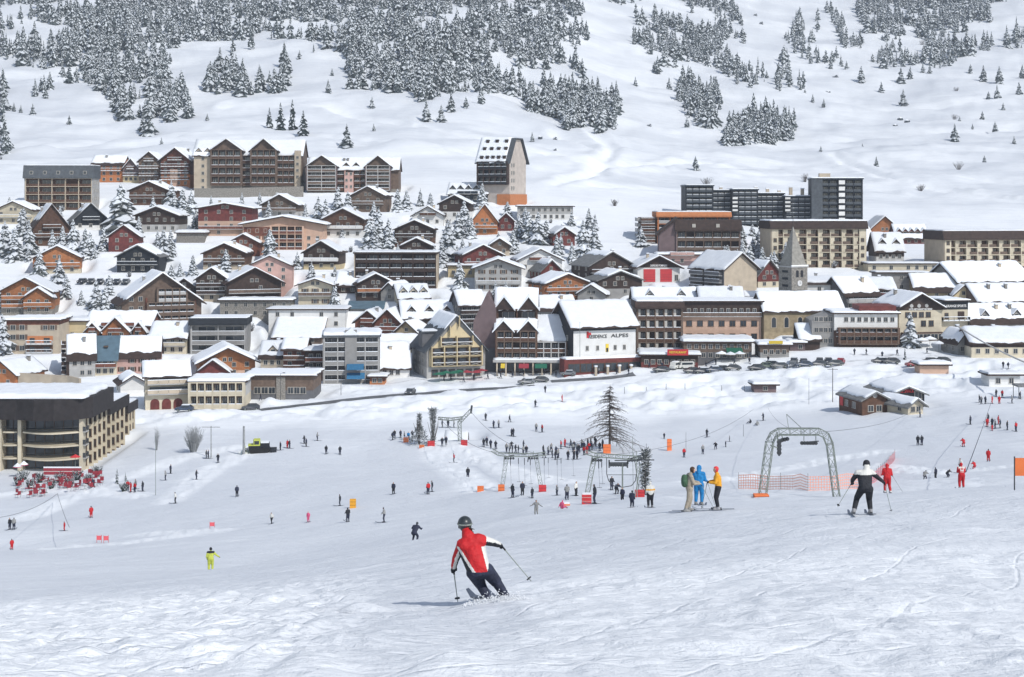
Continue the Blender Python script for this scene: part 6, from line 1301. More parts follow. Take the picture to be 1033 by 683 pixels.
# the red skier, seen from behind in a left-leaning turn
def near(px, row, D, lo=.8, hi=1.3):
    d = np.geomspace(D*lo, D*hi, 400); x = (px-CX)/F*d; e = np.abs(row_of(H(x, d, False), d)-row)+.004*np.abs(d-D); return float(d[int(e.argmin())])
D = near(487, 606, 26.); s = D/F; x0, z0 = grounded(487, 607, D); zr = z0; print('red skier at', D)
q = lambda px, r, y: ((px-487)*s, y, (607-r)*s)
J = dict(head=q(468.5, 534, .20), neck=q(472.5, 543, .10), chest=q(476, 555, .04), shl=q(466, 550.5, .03), shr=q(485.5, 546.5, .06), pelvis=q(483, 574, -.14), hpl=q(478, 577, -.1), hpr=q(491, 575, -.1), knl=q(484, 592, .16), knr=q(500, 590, .16), anl=q(492, 604, -.02), anr=q(511, 603, -.02),
         ell=q(459.5, 566, .10), hal=q(456.5, 579.5, .28), elr=q(496.5, 550.5, .16), har=q(505, 556, .34), face=(.1, 1, -.1), toe=(-.03, .17, -.02))
Bn = bones(J, 1.12, hood=False)
Bn.append(('torso', Vector(J['shl'])+Vector((.05, -.02, -.02)), Vector(J['shr'])+Vector((-.05, -.02, -.02)), .135, .135)); Bn.append(('hood', q(470.5, 540.5, .12), q(473, 545, .06), .085, .12)); Bn.append(('thigh', J['hpl'], J['knl'], .125, .1)); Bn.append(('thigh', J['hpr'], J['knr'], .125, .1)); Bn.append(('torso', q(478, 558, -.02), q(482, 570, -.12), .175, .155))
shl = np.array(J['shl']); shr = np.array(J['shr'])
def red_skier(nm, t, r, p):
    if nm in ('thigh', 'shin'): return 'c_navy'
    if nm == 'boot': return 'c_navy'
    if nm == 'hand': return 'c_black'
    if nm in ('neck', 'hood'): return 'c_red'
    if nm in ('head', 'face'): return 'skin' if (r[1] > .03 and r[2] < .02) else 'helmet'
    if nm in ('uarml', 'farml'): return 'c_red' if r[0] < -.022 else ('c_white' if r[0] < .028 else 'c_black')
    if nm in ('uarmr', 'farmr'): return 'c_white' if r[2] > .0 else 'c_black'
    pz = J['pelvis'][2]; h = (p[2]-pz)/(J['neck'][2]-pz); cx = J['pelvis'][0]+(J['neck'][0]-J['pelvis'][0])*h; w = (p[0]-cx)
    if h < -.02: return 'c_navy'
    if h > .72: return 'c_red'
    lim = .155*h/.72+.045
    if w < -lim-.055: return 'c_black'
    if w < -lim: return 'c_white'
    if w > .15+.02*h: return 'c_white'
    return 'c_red'
o = empty('person', (x0, D, zr), 0, 'skier in red jacket with white and black side stripes, carving away in front of everyone', 'person')
link('body', body_mesh(Bn, .013, red_skier, 3), o)
hm = MB(); hd = Vector(J['head'])
bm = bmesh.new(); bmesh.ops.create_uvsphere(bm, u_segments=24, v_segments=14, radius=.117)
for v in list(bm.verts):
    if v.co.z < -.045: v.co.z = -.045
    v.co.y *= 1.1
me = bpy.data.meshes.new('helmet'); bm.to_mesh(me); bm.free(); me.materials.append(MATS['helmet']); me.polygons.foreach_set('use_smooth', [True]*len(me.polygons)); hh = link('helmet', me, o, hd+Vector((0, 0, .04)))
b = MB(); n = 20
for k in range(n):
    a0, a1 = 6.283*k/n, 6.283*(k+1)/n; b.bar((math.cos(a0)*.116, math.sin(a0)*.128, 0), (math.cos(a1)*.116, math.sin(a1)*.128, 0), .014, 'galv' if k % 5 else 'c_grey', n=5)
b.build('goggle_strap', o, hd+Vector((0, 0, .03)))
b = MB()
for k in range(14):
    a = random.uniform(-.4, .5); p = hd+Vector((.05+.05*random.random(), -.06, -.03)); b.bar(p, p+Vector((random.uniform(.02, .09), -.05, random.uniform(-.07, .01))), .012, 'hair', .004, 4)
b.build('hair', o)
for k, sx in (('anl', -.0), ('anr', .0)):
    a = J[k]; sk = link('ski', SKI, o, (a[0], a[1]+.1, a[2]-.10)); sk.rotation_euler = (R(-9), R(-14), R(22))
W = lambda p: Vector((x0+p[0], D+p[1], zr+p[2]))
pole_obj(W(J['hal'])+Vector((0, .03, .02)), W(q(461, 614, .35)), 'ski pole in the left hand of the red-jacketed skier, planted upright')
pole_obj(W(J['har'])+Vector((0, .03, .0)), W(q(536, 589, .1)), 'ski pole in the right hand of the red-jacketed skier, trailing outwards')

# powder thrown up around the skis of the red skier
b = MB(); rs = random.Random(9)
for k in range(1500):
    a = abs(rs.gauss(0, .42)); sx = rs.uniform(-.35, .75); r_ = rs.uniform(.004, .014); p = Vector((x0+sx+.05, D-.35-a*.4+rs.uniform(-.1, .35), 0)); p.z = Hs(p.x, p.y)+abs(rs.gauss(0, .05))*(1 if rs.random() < .85 else 2.)*max(.15, 1-abs(sx-.2)*1.4)
    b.add([(p.x-r_, p.y, p.z), (p.x, p.y-r_, p.z-r_*.3), (p.x+r_, p.y, p.z), (p.x, p.y+r_, p.z+r_*.2), (p.x, p.y, p.z+r_), (p.x, p.y, p.z-r_)], [(0, 1, 4), (1, 2, 4), (2, 3, 4), (3, 0, 4), (1, 0, 5), (2, 1, 5), (3, 2, 5), (0, 3, 5)], 'snow')
tag(b.build('snow_spray', smooth=True), 'loose powder thrown up around the skis of the red-jacketed skier', 'snow spray', kind='stuff')

def stand_pose(lean=0., arm='down', fwd=.0):
    J = dict(head=(0, .04+lean, 1.60), neck=(0, .01+lean*.9, 1.44), chest=(0, lean*.7, 1.28), shl=(-.19, lean*.8, 1.38), shr=(.19, lean*.8, 1.38), pelvis=(0, -.03, .96), hpl=(-.1, -.02, .92), hpr=(.1, -.02, .92), knl=(-.12, .06, .50), knr=(.12, .07, .50), anl=(-.13, -.02, .09), anr=(.13, -.01, .09),
             ell=(-.27, -.03, 1.12), elr=(.27, -.03, 1.12), hal=(-.26, .13, .90), har=(.26, .13, .90))
    if arm == 'front': J.update(ell=(-.24, .10, 1.12), elr=(.24, .10, 1.12), hal=(-.12, .38, 1.12), har=(.12, .38, 1.10))
    if arm == 'out': J.update(ell=(-.42, .0, 1.16), elr=(.42, .0, 1.16), hal=(-.66, .1, 1.06), har=(.66, .1, 1.06))
    if arm == 'poles': J.update(ell=(-.27, .05, 1.10), elr=(.27, .05, 1.10), hal=(-.30, .33, 1.02), har=(.30, .33, 1.02))
    return J
CROUCH = dict(head=(0, .42, 1.28), neck=(0, .30, 1.17), chest=(0, .20, 1.05), shl=(-.19, .24, 1.12), shr=(.19, .24, 1.12), pelvis=(0, -.16, .74), hpl=(-.12, -.13, .70), hpr=(.12, -.13, .70), knl=(-.15, .18, .46), knr=(.15, .18, .44), anl=(-.17, -.02, .09), anr=(.17, .0, .09), ell=(-.36, .32, .92), elr=(.36, .32, .92), hal=(-.34, .56, .95), har=(.34, .56, .95))
WALK = stand_pose(.05); WALK.update(knl=(-.1, .22, .52), anl=(-.11, .22, .09), knr=(.1, -.05, .49), anr=(.1, -.28, .12), hal=(-.27, -.12, .9), har=(.27, .3, .98))
SIT = dict(head=(0, .1, .95), neck=(0, .05, .8), chest=(0, .02, .66), shl=(-.19, .03, .75), shr=(.19, .03, .75), pelvis=(0, -.05, .22), hpl=(-.1, -.02, .2), hpr=(.1, -.02, .2), knl=(-.16, .38, .36), knr=(.16, .38, .34), anl=(-.18, .68, .1), anr=(.18, .68, .1), ell=(-.3, -.1, .5), elr=(.3, -.1, .5), hal=(-.34, -.2, .2), har=(.34, -.2, .2))

def near(px, row, D, lo=.8, hi=1.3):
    d = np.geomspace(D*lo, D*hi, 400); x = (px-CX)/F*d; e = np.abs(row_of(H(x, d, False), d)-row)+.004*np.abs(d-D); return float(d[int(e.argmin())])
def hero(px, row, D, hpx, pose, matf, rz, label, bulk=1.05, hood=False, skis=True, eyes=True, vox=.018, z=None):
    """rz 0 faces away from the viewer"""
    D = near(px, row, D) if z is None else D; x = (px-CX)/F*D; zz = Hs(x, D); o = empty('person', (x, D, zz), R(rz), label, 'person')
    H_ = max(v[2] for v in pose.values())+.15; k = hpx*D/F/H_; o.scale = (k, k, k)
    Bn = bones(pose, bulk, hood); link('body', body_mesh(Bn, vox, matf, 2), o)
    if skis:
        for a in ('anl', 'anr'): p = pose[a]; link('ski', SKI, o, (p[0], p[1]+.05, p[2]-.09)).rotation_euler = (R(-11*math.cos(R(rz))), R(11*math.sin(R(rz))), 0)
    if eyes: add_eyes(o, pose['head'], (0, 1, 0))
    hero.D = D
    return o, lambda p: Vector((x, D, zz))+Matrix.Rotation(R(rz), 3, 'Z') @ (Vector(p)*k)
# trio standing on the slope
P = stand_pose(.0, 'front'); P.update(anr=(.13, -.22, .09), knr=(.12, -.08, .5), head=(0, .10, 1.60))
def tan_m(nm, t, r, p):
    m = simple('c_tan', 'c_tan', 'hair', 'c_tan', 'c_grey')(nm, t, r, p); return m
o, T1 = hero(696, 516.5, 57, 46, P, tan_m, -82, 'man in pale tan ski suit with green backpack, standing sideways on skis facing right', 1.1)
bm = bmesh.new(); bmesh.ops.create_icosphere(bm, subdivisions=3, radius=1)
for v in bm.verts: v.co = Vector((math.copysign(abs(v.co.x)**.8, v.co.x)*.17, math.copysign(abs(v.co.y)**.8, v.co.y)*.13, math.copysign(abs(v.co.z)**.8, v.co.z)*.25))
me = bpy.data.meshes.new('backpack'); bm.to_mesh(me); bm.free(); me.materials.append(MATS['c_green']); me.polygons.foreach_set('use_smooth', [True]*len(me.polygons))
bp = link('backpack', me, None, T1((0, -.21, 1.2)), R(-82)); tag(bp, 'dark green rounded backpack on the back of the man in the tan suit', 'backpack')
b = MB(); [b.bar((sx, -.15, 1.42), (sx, .12, 1.3), .02, 'c_green', n=5) for sx in (-.1, .1)]; b.build('strap', bp, None).location = (0, .25, -1.2)
pole_obj(T1((.1, .4, 1.1)), T1((.25, .95, .02)), 'ski pole held forward by the man in the tan suit')
P = stand_pose(.02, 'poles'); P['face'] = (0, 1, 0)
o, T2 = hero(705, 509.5, 63, 41.5, P, simple('c_blue', 'c_blue', 'c_blue', 'c_navy', 'c_grey', facez=.02), -18, 'person in bright blue hooded ski suit seen from behind, between two others', 1.12, hood=True)
pole_obj(T2((.3, .33, 1.02)), T2((.75, -.2, .02)), 'thin ski pole at the right hand of the bright blue skier')
P = stand_pose(.02, 'front')
o, T3 = hero(724, 515, 58, 45, P, simple('c_yellow', 'c_black', 'pad_red', 'c_black', 'boot'), 84, 'person in orange-yellow jacket, red hat and black trousers facing left', 1.12)
pole_obj(T3((.1, .4, 1.1)), T3((.2, .62, .02)), 'ski pole in front of the person in the orange-yellow jacket', None)
# skier in black
P = dict(CROUCH); P.update(head=(.09, .35, 1.42), neck=(.05, .24, 1.28), chest=(.0, .14, 1.14), shl=(-.2, .16, 1.2), shr=(.2, .2, 1.22), pelvis=(-.02, -.14, .82), hpl=(-.12, -.12, .78), hpr=(.09, -.12, .78), knl=(-.22, .14, .48), knr=(.13, .14, .45), anl=(-.36, -.1, .09), anr=(.15, -.02, .09), ell=(-.34, .2, .98), hal=(-.32, .42, .85), elr=(.42, .26, 1.04), har=(.62, .42, .88))
def blk(nm, t, r, p):
    m = simple('c_black', 'c_black', 'c_black', 'c_black', 'boot')(nm, t, r, p)
    if m == 'c_black' and nm in ('torso', 'uarml', 'uarmr', 'hood', 'neck') and p[2] > 1.17: return 'c_white'
    return m
o, T4 = hero(873, 519.5, 45, 54, P, blk, -4, 'skier in black suit with cream shoulders poling away beside the steel arch', 1.12, hood=True)
pole_obj(T4((.62, .44, .9)), T4((.82, .35, .02)), 'ski pole planted at the right of the black-suited skier')
pole_obj(T4((-.32, .42, .87)), T4((-.85, -.3, .3)), 'ski pole trailing to the left of the black-suited skier')
P = dict(stand_pose(.1, 'poles')); P.update(anr=(.2, -.08, .09))
o, T5 = hero(895, 497, 84, 30, P, simple('c_red', 'c_red', 'c_red', 'c_black', 'c_white'), -10, 'skier in all-red hooded suit right of the black-suited one', 1.2, hood=True, vox=.025)
pole_obj(T5((.3, .33, 1.02)), T5((.95, -.3, .02)), 'ski pole of the all-red hooded skier slanting right')
def instr(nm, t, r, p):
    m = simple('c_red', 'c_red', 'c_red', 'c_black', 'boot')(nm, t, r, p)
    if m == 'c_red' and nm == 'torso' and ((abs(r[0]) < .018 and p[2] > 1.12) or (abs(p[2]-1.25) < .025 and abs(p[0]) < .12)): return 'c_white'
    return m
o, T6 = hero(970, 500, 96, 27, stand_pose(.05, 'front'), instr, 0, 'ski instructor in red jacket with white cross being pulled by the right drag rope', 1.2, vox=.025, z=0)
def wj(nm, t, r, p):
    m = simple('c_white', 'c_black', 'c_white', 'c_black', 'boot')(nm, t, r, p)
    if m == 'c_white' and nm in ('torso', 'uarml', 'uarmr') and 1.16 < p[2] < 1.26: return 'c_yellow'
    return m
hero(656, 512.5, 98, 27, stand_pose(.02), wj, 10, 'person in white jacket with yellow band and black trousers by the red pad', 1.25, vox=.028)
hero(637.5, 512.5, 98, 18, stand_pose(.02), simple('c_navy', 'c_navy', 'helmet', 'c_black', 'boot'), -30, 'child in dark clothes left of the white-jacketed person', 1.2, vox=.028)
def lime(nm, t, r, p):
    m = simple('c_lime', 'c_lime', 'c_black', 'c_black', 'boot')(nm, t, r, p)
    return 'c_black' if m == 'c_lime' and nm in ('torso', 'hood') and p[2] > 1.34 else m
P = stand_pose(.05, 'down'); P.update(elr=(.42, .05, 1.16), har=(.62, .15, 1.0))
hero(212.5, 578, 102, 25, P, lime, 5, 'skier in lime yellow suit with black hood, half hidden by the slope crest', 1.2, vox=.028, z=0)
hero(418.5, 546, 118, 20, CROUCH, simple('c_navy', 'c_navy', 'helmet', 'c_black', 'boot'), -20, 'dark skier half hidden by the crest just above the red-jacketed skier', 1.2, vox=.03, z=0)
hero(541, 521, 150, 17, stand_pose(.0, 'out'), simple('c_grey', 'c_grey', 'helmet', 'c_black', 'boot'), 170, 'grey-clad skier spreading both arms, facing the viewer below the left gantry', 1.2, vox=.03)

# small figures
POSES = {'s': stand_pose(.02), 'a': stand_pose(.03, 'poles'), 'c': CROUCH, 'w': WALK, 'o': stand_pose(0, 'out'), 't': SIT}
COLS = {'k': ('c_black', 'c_navy', 'c_black'), 'n': ('c_navy', 'c_black', 'helmet'), 'g': ('c_grey', 'c_navy', 'helmet'), 'r': ('c_red', 'c_navy', 'helmet'), 'R': ('c_red', 'c_red', 'c_black'), 'p': ('c_pink', 'c_pink', 'c_pink'), 'b': ('c_blue', 'c_navy', 'helmet'), 'w': ('c_white', 'c_black', 'helmet')}
WORD = {'k': 'black-clad', 'n': 'dark navy', 'g': 'grey-jacketed', 'r': 'red-jacketed', 'R': 'all-red', 'p': 'pink-suited', 'b': 'blue-jacketed', 'w': 'white-jacketed'}
_pb = {}
def pmesh(pose, colk):
    if (pose, colk) in _pb: return _pb[pose, colk]
    if pose not in _pb: Bn = bones(POSES[pose], 1.3, hands=False); _pb[pose] = (Bn, body_mesh(Bn, .05, simple('c_black', 'c_black'), 1))
    Bn, base = _pb[pose]; me = base.copy(); j, p, h = COLS[colk]; paint(me, Bn, simple(j, p, h, 'c_black', 'c_black')); _pb[pose, colk] = me; return me
def person(px, row, colk, pose, label, group=None, h=1.72, D=None, rz=None, skis=True):
    d = D or gd(px, row, 126); x = (px-CX)/F*d; z = Hs(x, d); rz = random.uniform(-180, 180) if rz is None else rz
    o = empty('person', (x, d, z), R(rz), label, 'person', group); k = h/1.75*1.06; o.scale = (k, k, k); link('body', pmesh(pose, colk), o)
    if skis and pose != 't':
        for a in ('anl', 'anr'): p = POSES[pose][a]; link('ski', SKI, o, (p[0], p[1]+.05, .0))
    return o
def crowd(lst, where, group):
    """look-alikes share a label inside one group; a colour that occurs once stands alone"""
    cnt = {}
    for e in lst: cnt[e[2]] = cnt.get(e[2], 0)+1
    for e in lst:
        px, r, ck, ps = e[:4]; h = e[4] if len(e) > 4 else 1.72
        if cnt[ck] > 1: person(px, r, ck, ps, 'small '+WORD[ck]+' skier '+where, WORD[ck]+' skiers '+group, h)
        else: person(px, r, ck, ps, 'the only '+WORD[ck]+' skier '+where, None, h)
crowd([(488, 451, 'k', 's'), (491, 449, 'n', 's'), (500, 453, 'k', 'a'), (511, 456, 'g', 'w'), (516, 452, 'k', 'c'), (517, 457, 'n', 's'), (520, 457, 'k', 'w'), (523, 458, 'k', 's'), (528, 452, 'n', 'a'), (528, 459, 'g', 's'), (531, 459, 'k', 's'), (495, 452, 'n', 'w'), (514, 457, 'g', 's')], 'in the queue left behind the front left gantry', 'in the left queue')
crowd([(548, 459, 'k', 's'), (553, 460, 'g', 's'), (556, 456, 'g', 'w'), (560, 465, 'k', 'a'), (561, 460, 'n', 's'), (549, 463, 'n', 'w'), (566, 452, 'r', 's'), (570, 450, 'R', 's'), (573, 465, 'k', 's'), (576, 451, 'k', 'w'), (579, 453, 'n', 's'), (578, 456, 'g', 'a'), (579, 465, 'k', 's'), (582, 465, 'n', 's'), (584, 458, 'k', 's'), (589, 454, 'n', 's'), (592, 459, 'R', 's'), (593, 450, 'k', 's'), (594, 455, 'r', 'a'), (596, 450, 'k', 's'), (600, 448, 'n', 'w'), (601, 450, 'k', 's'), (589, 460, 'r', 's'), (587, 451, 'g', 's'), (582, 456, 'g', 's'), (597, 454, 'n', 's'), (563, 463, 'g', 's'), (605, 455, 'k', 's'), (608, 452, 'n', 's'), (557, 463, 'k', 's')], 'in the crowd just left of the bare larch', 'in the crowd left of the bare larch')
crowd([(398, 441, 'k', 's'), (404, 441, 'n', 's'), (408, 443, 'g', 's'), (416, 442, 'k', 'a'), (412, 444, 'b', 's'), (396, 443, 'n', 'w')], 'left of the two hoar-frosted bushes', 'left of the frosted bushes')
crowd([(446, 452, 'k', 's'), (446, 431, 'n', 's'), (452, 431, 'k', 's'), (458, 431, 'g', 's'), (450, 451, 'n', 's')], 'under the back drag lift beam', 'under the back drag lift')
crowd([(490, 424, 'k', 's'), (498, 432, 'n', 's'), (503, 432, 'g', 's'), (514, 426, 'k', 'w'), (516, 440, 'n', 'a'), (518, 440, 'k', 's'), (540, 415, 'k', 'a'), (541, 435, 'g', 's'), (547, 436, 'r', 's'), (550, 398, 'k', 'w'), (567, 410, 'R', 's')], 'skiing on the wide slope between bushes and bare larch', 'on the slope between bushes and larch')
crowd([(517, 503, 'k', 's'), (527, 501, 'n', 's'), (537, 503, 'k', 's', 1.3), (562, 500, 'g', 's', 1.3), (572, 504, 'g', 'a'), (581, 500, 'w', 's')], 'standing between the legs of the front left gantry', 'between the left gantry legs')
crowd([(617, 495, 'k', 'a'), (622, 497, 'n', 'c'), (600, 512, 'k', 's'), (628, 509, 'n', 's', 1.3)], 'under the front right gantry', 'under the right gantry')
crowd([(690, 462, 'r', 's'), (709, 459, 'g', 's'), (722, 454, 'k', 'c'), (732, 452, 'n', 's', 1.2), (736, 446, 'g', 's', 1.2), (713, 441, 'k', 'a'), (670, 443, 'n', 's', 1.2), (770, 425, 'n', 'a'), (757, 428, 'k', 't'), (764, 430, 'g', 't')], 'scattered on the piste between larch and steel arch', 'between larch and steel arch')
crowd([(926, 450, 'k', 's'), (930, 450, 'k', 's'), (972, 451, 'R', 'c'), (997, 465, 'R', 's'), (983, 475, 'R', 'c', 1.3), (979, 429, 'n', 's'), (928, 421, 'g', 'a')], 'on the open piste below the ski huts', 'on the piste below the huts')
crowd([(933, 484, 'g', 'c', 1.35), (944, 483, 'n', 's', 1.35), (956, 482, 'k', 'c', 1.3), (969, 478, 'w', 's')], 'of the class left of the instructor', 'in the class left of the instructor')
crowd([(988, 406, 'k', 's'), (994, 408, 'n', 's'), (1001, 408, 'R', 's'), (1005, 401, 'k', 's'), (1008, 408, 'R', 's'), (1011, 402, 'r', 's'), (1021, 407, 'g', 'a'), (1029, 403, 'n', 's'), (990, 408, 'g', 's')], 'in the upper beginners group at the right edge', 'in the upper beginners group')
crowd([(996, 431, 'R', 's'), (997, 427, 'k', 's'), (1001, 431, 'n', 's'), (1007, 429, 'R', 's'), (1004, 432, 'g', 's'), (1009, 432, 'n', 's'), (1016, 434, 'k', 's'), (1025, 436, 'r', 's'), (1001, 434, 'R', 's', 1.2)], 'in the lower beginners group at the right edge', 'in the lower beginners group')
crowd([(1012, 374, 'k', 'w'), (1017, 374, 'n', 'w'), (1028, 386, 'k', 's'), (1026, 384, 'r', 's')], 'walking near the white site cabin', 'near the site cabin')
crowd([(208, 463, 'k', 's'), (210, 463, 'n', 's'), (220, 467, 'k', 'a'), (172, 477, 'n', 's'), (167, 485, 'g', 's'), (198, 485, 'k', 'a'), (283, 456, 'n', 's'), (290, 454, 'R', 's'), (292, 454, 'k', 's'), (307, 449, 'k', 'a'), (309, 452, 'n', 's'), (320, 446, 'g', 'a'), (329, 459, 'k', 's'), (343, 459, 'k', 's')], 'on the slope around the snow groomer', 'around the snow groomer')
crowd([(144, 496, 'k', 's'), (132, 497, 'R', 's'), (136, 497, 'r', 's'), (129, 496, 'r', 's'), (137, 494, 'g', 's'), (94, 493, 'n', 'w')], 'right of the red hotel terrace', 'right of the terrace')
for px, r, ck, ps, lb, h in ((397, 499, 'n', 's', 'dark navy skier standing alone left of the red-jacketed pair', 1.72), (432, 499, 'r', 's', 'red-jacketed skier of the close pair in mid-piste', 1.72), (436, 497, 'k', 's', 'black-clad skier of the close pair in mid-piste', 1.6), (387.5, 528, 'g', 'a', 'grey-jacketed skier with arms forward, alone left above the half-hidden dark skier', 1.75), (458, 468, 'r', 's', 'red-jacketed skier coming down the lift track under the lift cabin', 1.72), (472, 482, 'k', 's', 'black-clad skier alone below the lift track', 1.72),
                      (177, 507, 'w', 's', 'white-jacketed skier with dark trousers gliding alone below the groomed ridge', 1.75), (239, 501, 'n', 's', 'dark navy skier alone on the smooth left piste', 1.75), (274, 528, 'w', 'w', 'small pale-jacketed skier left of the pink-suited child', 1.45), (311, 526, 'p', 's', 'pink-suited child alone on the left piste', 1.35), (343, 510, 'k', 's', 'black-clad skier left behind the yellow marker cushion', 1.6), (351, 526, 'k', 'a', 'black-clad skier in front of the yellow marker cushion', 1.75),
                      (92, 523, 'R', 's', 'all-red skier below the hotel terrace', 1.75), (65, 536, 'R', 's', 'small all-red child pulled by a rope lift at left', 1.3), (10, 536, 'k', 's', 'black-clad skier of the pair at the left edge', 1.7), (14, 536, 'g', 's', 'grey-jacketed skier of the pair at the left edge', 1.7), (12, 555, 'R', 's', 'all-red child standing nearest the lower left edge', 1.35), (567, 524, 'p', 't', 'pink-clad child sitting in the snow below the orange drum', 1.2)):
    person(px, r, ck, ps, lb, None, h, rz=random.choice([0, 30, -40, 160, 90]))
person(263, 405, 'k', 'w', 'pedestrian in black walking in front of the long brown hall', None, 1.75, None, 90, False)

st = [(448, 385), (455, 384), (468, 386), (478, 384), (492, 383), (505, 382), (517, 381), (528, 380), (549, 379), (561, 381), (588, 379), (604, 378), (622, 377), (634, 378), (655, 374), (668, 373), (684, 372), (712, 369), (722, 368), (741, 368), (756, 367), (775, 366), (862, 358), (874, 358), (890, 360), (905, 358), (935, 357)]
crowd([(px, r, random.choice('knkgkn'), 'w' if i % 3 else 's') for i, (px, r) in enumerate(st)], 'strolling or waiting along the village street front', 'on the village street front')
# ---------------------------------------------------------------- ski lifts
def truss(b, path, w, m='galv', r=.045, step=.9, depth=None):
    P = [Vector(p) for p in path]; Q = [P[0]]
    for a, c_ in zip(P, P[1:]):
        n = max(1, int((c_-a).length/step)); Q += [a.lerp(c_, (k+1)/n) for k in range(n)]
    dy = (depth or w)/2; R4 = []
    for i, p in enumerate(Q):
        t = (Q[min(i+1, len(Q)-1)]-Q[max(0, i-1)]).normalized(); n = t.cross(Vector((0, 1, 0))).normalized()*w/2; y = Vector((0, dy, 0)); R4.append([p+n-y, p-n-y, p-n+y, p+n+y])
    for i in range(len(Q)-1):
        for k in range(4):
            b.bar(R4[i][k], R4[i+1][k], r, m); k2 = (k+1) % 4; b.bar(R4[i][k], R4[i+1][k2] if i % 2 else R4[i+1][k2], r*.6, m); b.bar(R4[i+1][k], R4[i+1][k2], r*.6, m)
    return b
class L3:
    """local frame for something at distance D, points given by their sight line"""
    def __init__(s, D, px, row): s.D = D; s.o = Vector(((px-CX)/F*D, D, -(row-YH)/F*D))
    def __call__(s, px, row, y=0): return Vector(((px-CX)/F*(s.D), s.D+y, -(row-YH)/F*(s.D)))-s.o
def pad_box(name, px0, px1, r0, r1, D, m, label, snowcap=False, y=0, group=None, cat='safety pad'):
    if D > 130: D = gd((px0+px1)/2, r1, 126)-y
    s = D/F; x = ((px0+px1)/2-CX)*s; w = (px1-px0)*s; h = (r1-r0)*s; z = -(r1-YH)*s; zg = Hs(x, D); b = MB(); b.box(-w/2, w/2, -w*.35, w*.35, min(0, zg-z-.1), h, m)
    for zz in (h*.3, h*.7): b.box(-w/2-.01, w/2+.01, -w*.35-.01, w*.35+.01, zz, zz+.03, 'c_black' if not snowcap else 'c_white')
    if snowcap: b.box(-w/2+.03, w/2-.03, -w*.3, w*.3, h, h+.12, 'snow')
    return tag(b.build(name, None, (x, D+y, z)), label, cat, group)
# the steel arch
A = L3(125, 806, 502); o = empty('lift_arch', A.o, 0, 'tall curved lattice steel arch of a drag lift standing on the piste', 'lift arch')
truss(MB(), [A(768, 505), A(775, 447)], .62, step=1.1).build('leg', o) if False else None
b = MB(); truss(b, [A(768.5, 505), A(776.5, 446)], .6, step=.85); b.build('leg', o)
b = MB(); truss(b, [A(844.5, 505), A(837, 448)], .52, step=.85); b.build('leg', o)
b = MB(); truss(b, [A(776.5, 446), A(780, 439), A(786, 435.5), A(808, 435.5), A(826, 435.5), A(833, 439), A(837, 448)], .55, step=.7); b.build('beam', o)
b = MB(); b.bar(A(777, 449), A(785, 452), .07, 'galv'); b.bar(A(784, 436), A(785, 453), .07, 'galv'); 
for k in range(4): b.disc(A(786, 446+k*3.6), (0, 1, 0), .2, .12, 'steel_dark', 12)
b.bar(A(786, 443), A(786, 460), .1, 'steel_dark'); b.build('sheave_train', o)
b = MB(); [b.disc(A(789+k*2.6, 444-k*.6), (0, 1, 0), .17, .12, 'steel_dark', 12) for k in range(3)]; b.bar(A(786, 445), A(796, 443), .07, 'steel_dark'); b.bar(A(788, 437), A(790, 444), .05, 'galv'); b.build('sheave_train', o)
b = MB(); b.bar(A(808, 446.5), A(826, 445), .06, 'steel_dark'); [b.disc(A(809+k*2.8, 447), (0, 1, 0), .16, .12, 'steel_dark', 12) for k in range(6)]; [b.bar(A(px, 437), A(px, 446), .04, 'galv') for px in (811, 823)]; b.build('sheave_train', o)
b = MB(); b.bar(A(796, 435), A(800, 423, 3), .03, 'galv'); b.bar(A(800, 423, 3), A(812, 435), .03, 'galv'); b.build('rope_guide', o)
pad_box('foot_pad', 760.5, 775, 498.5, 504.5, 124.4, 'pad_orange', 'orange foam pad around the left foot of the steel arch')
def gantry(name, D, L0, L1, R0, R1, beam, label, w=.42, y=0):
    D = gd((L0[0]+R0[0])/2, (L0[1]+R0[1])/2, 126); A = L3(D, L0[0], L0[1]); o = empty(name, A.o, 0, label, 'lift gantry')
    for p0, p1 in ((L0, L1), (R0, R1)): b = MB(); truss(b, [A(p0[0], p0[1]+3), A(*p1)], w*1.2, step=.8, r=.04); b.build('leg', o)
    b = MB(); truss(b, [A(*p) for p in beam], w, step=.8, r=.04); b.build('beam', o)
    for px in (L1[0]+3, R1[0]-3):
        b = MB(); zz = beam[0][1]+3; b.bar(A(px-4, zz+4), A(px+5, zz+2), .08, 'steel_dark'); b.bar(A(px, zz-2), A(px, zz+3.5), .05, 'galv')
        for k in range(4): b.disc(A(px-4+k*2.6, zz+5.4), (0, 1, 0), .17, .14, 'steel_dark', 10)
        b.bar(A(px-5, zz+3), A(px-5.6, zz+9), .1, 'steel_dark'); b.build('sheave_train', o)
    return A, o
gantry('lift_gantry', 182, (506, 492), (511, 461), (546.5, 493), (541, 461), [(496, 454), (503, 458), (513, 459), (540, 459), (551, 457.5)], 'front left drag lift portal with orange and red padded feet')
pad_box('foot_pad', 502.5, 509, 489, 497, 181, 'pad_orange', 'orange pad on the left foot of the front left gantry'); pad_box('foot_pad', 543.5, 551, 489.5, 498, 181, 'pad_red', 'red pad on the right foot of the front left gantry')
A2, o2 = gantry('lift_gantry', 150, (591.5, 500), (599.5, 461), (648, 500), (642, 461), [(590, 456), (600, 459), (642, 462), (650, 461)], 'front right drag lift portal with red padded feet near the larch')
pad_box('foot_pad', 587, 596.5, 498.5, 508, 149, 'pad_red', 'red snow-topped pad on the left foot of the front right gantry', True); pad_box('foot_pad', 640.5, 650, 494.5, 502, 149, 'pad_red', 'red pad on the right foot of the front right gantry')
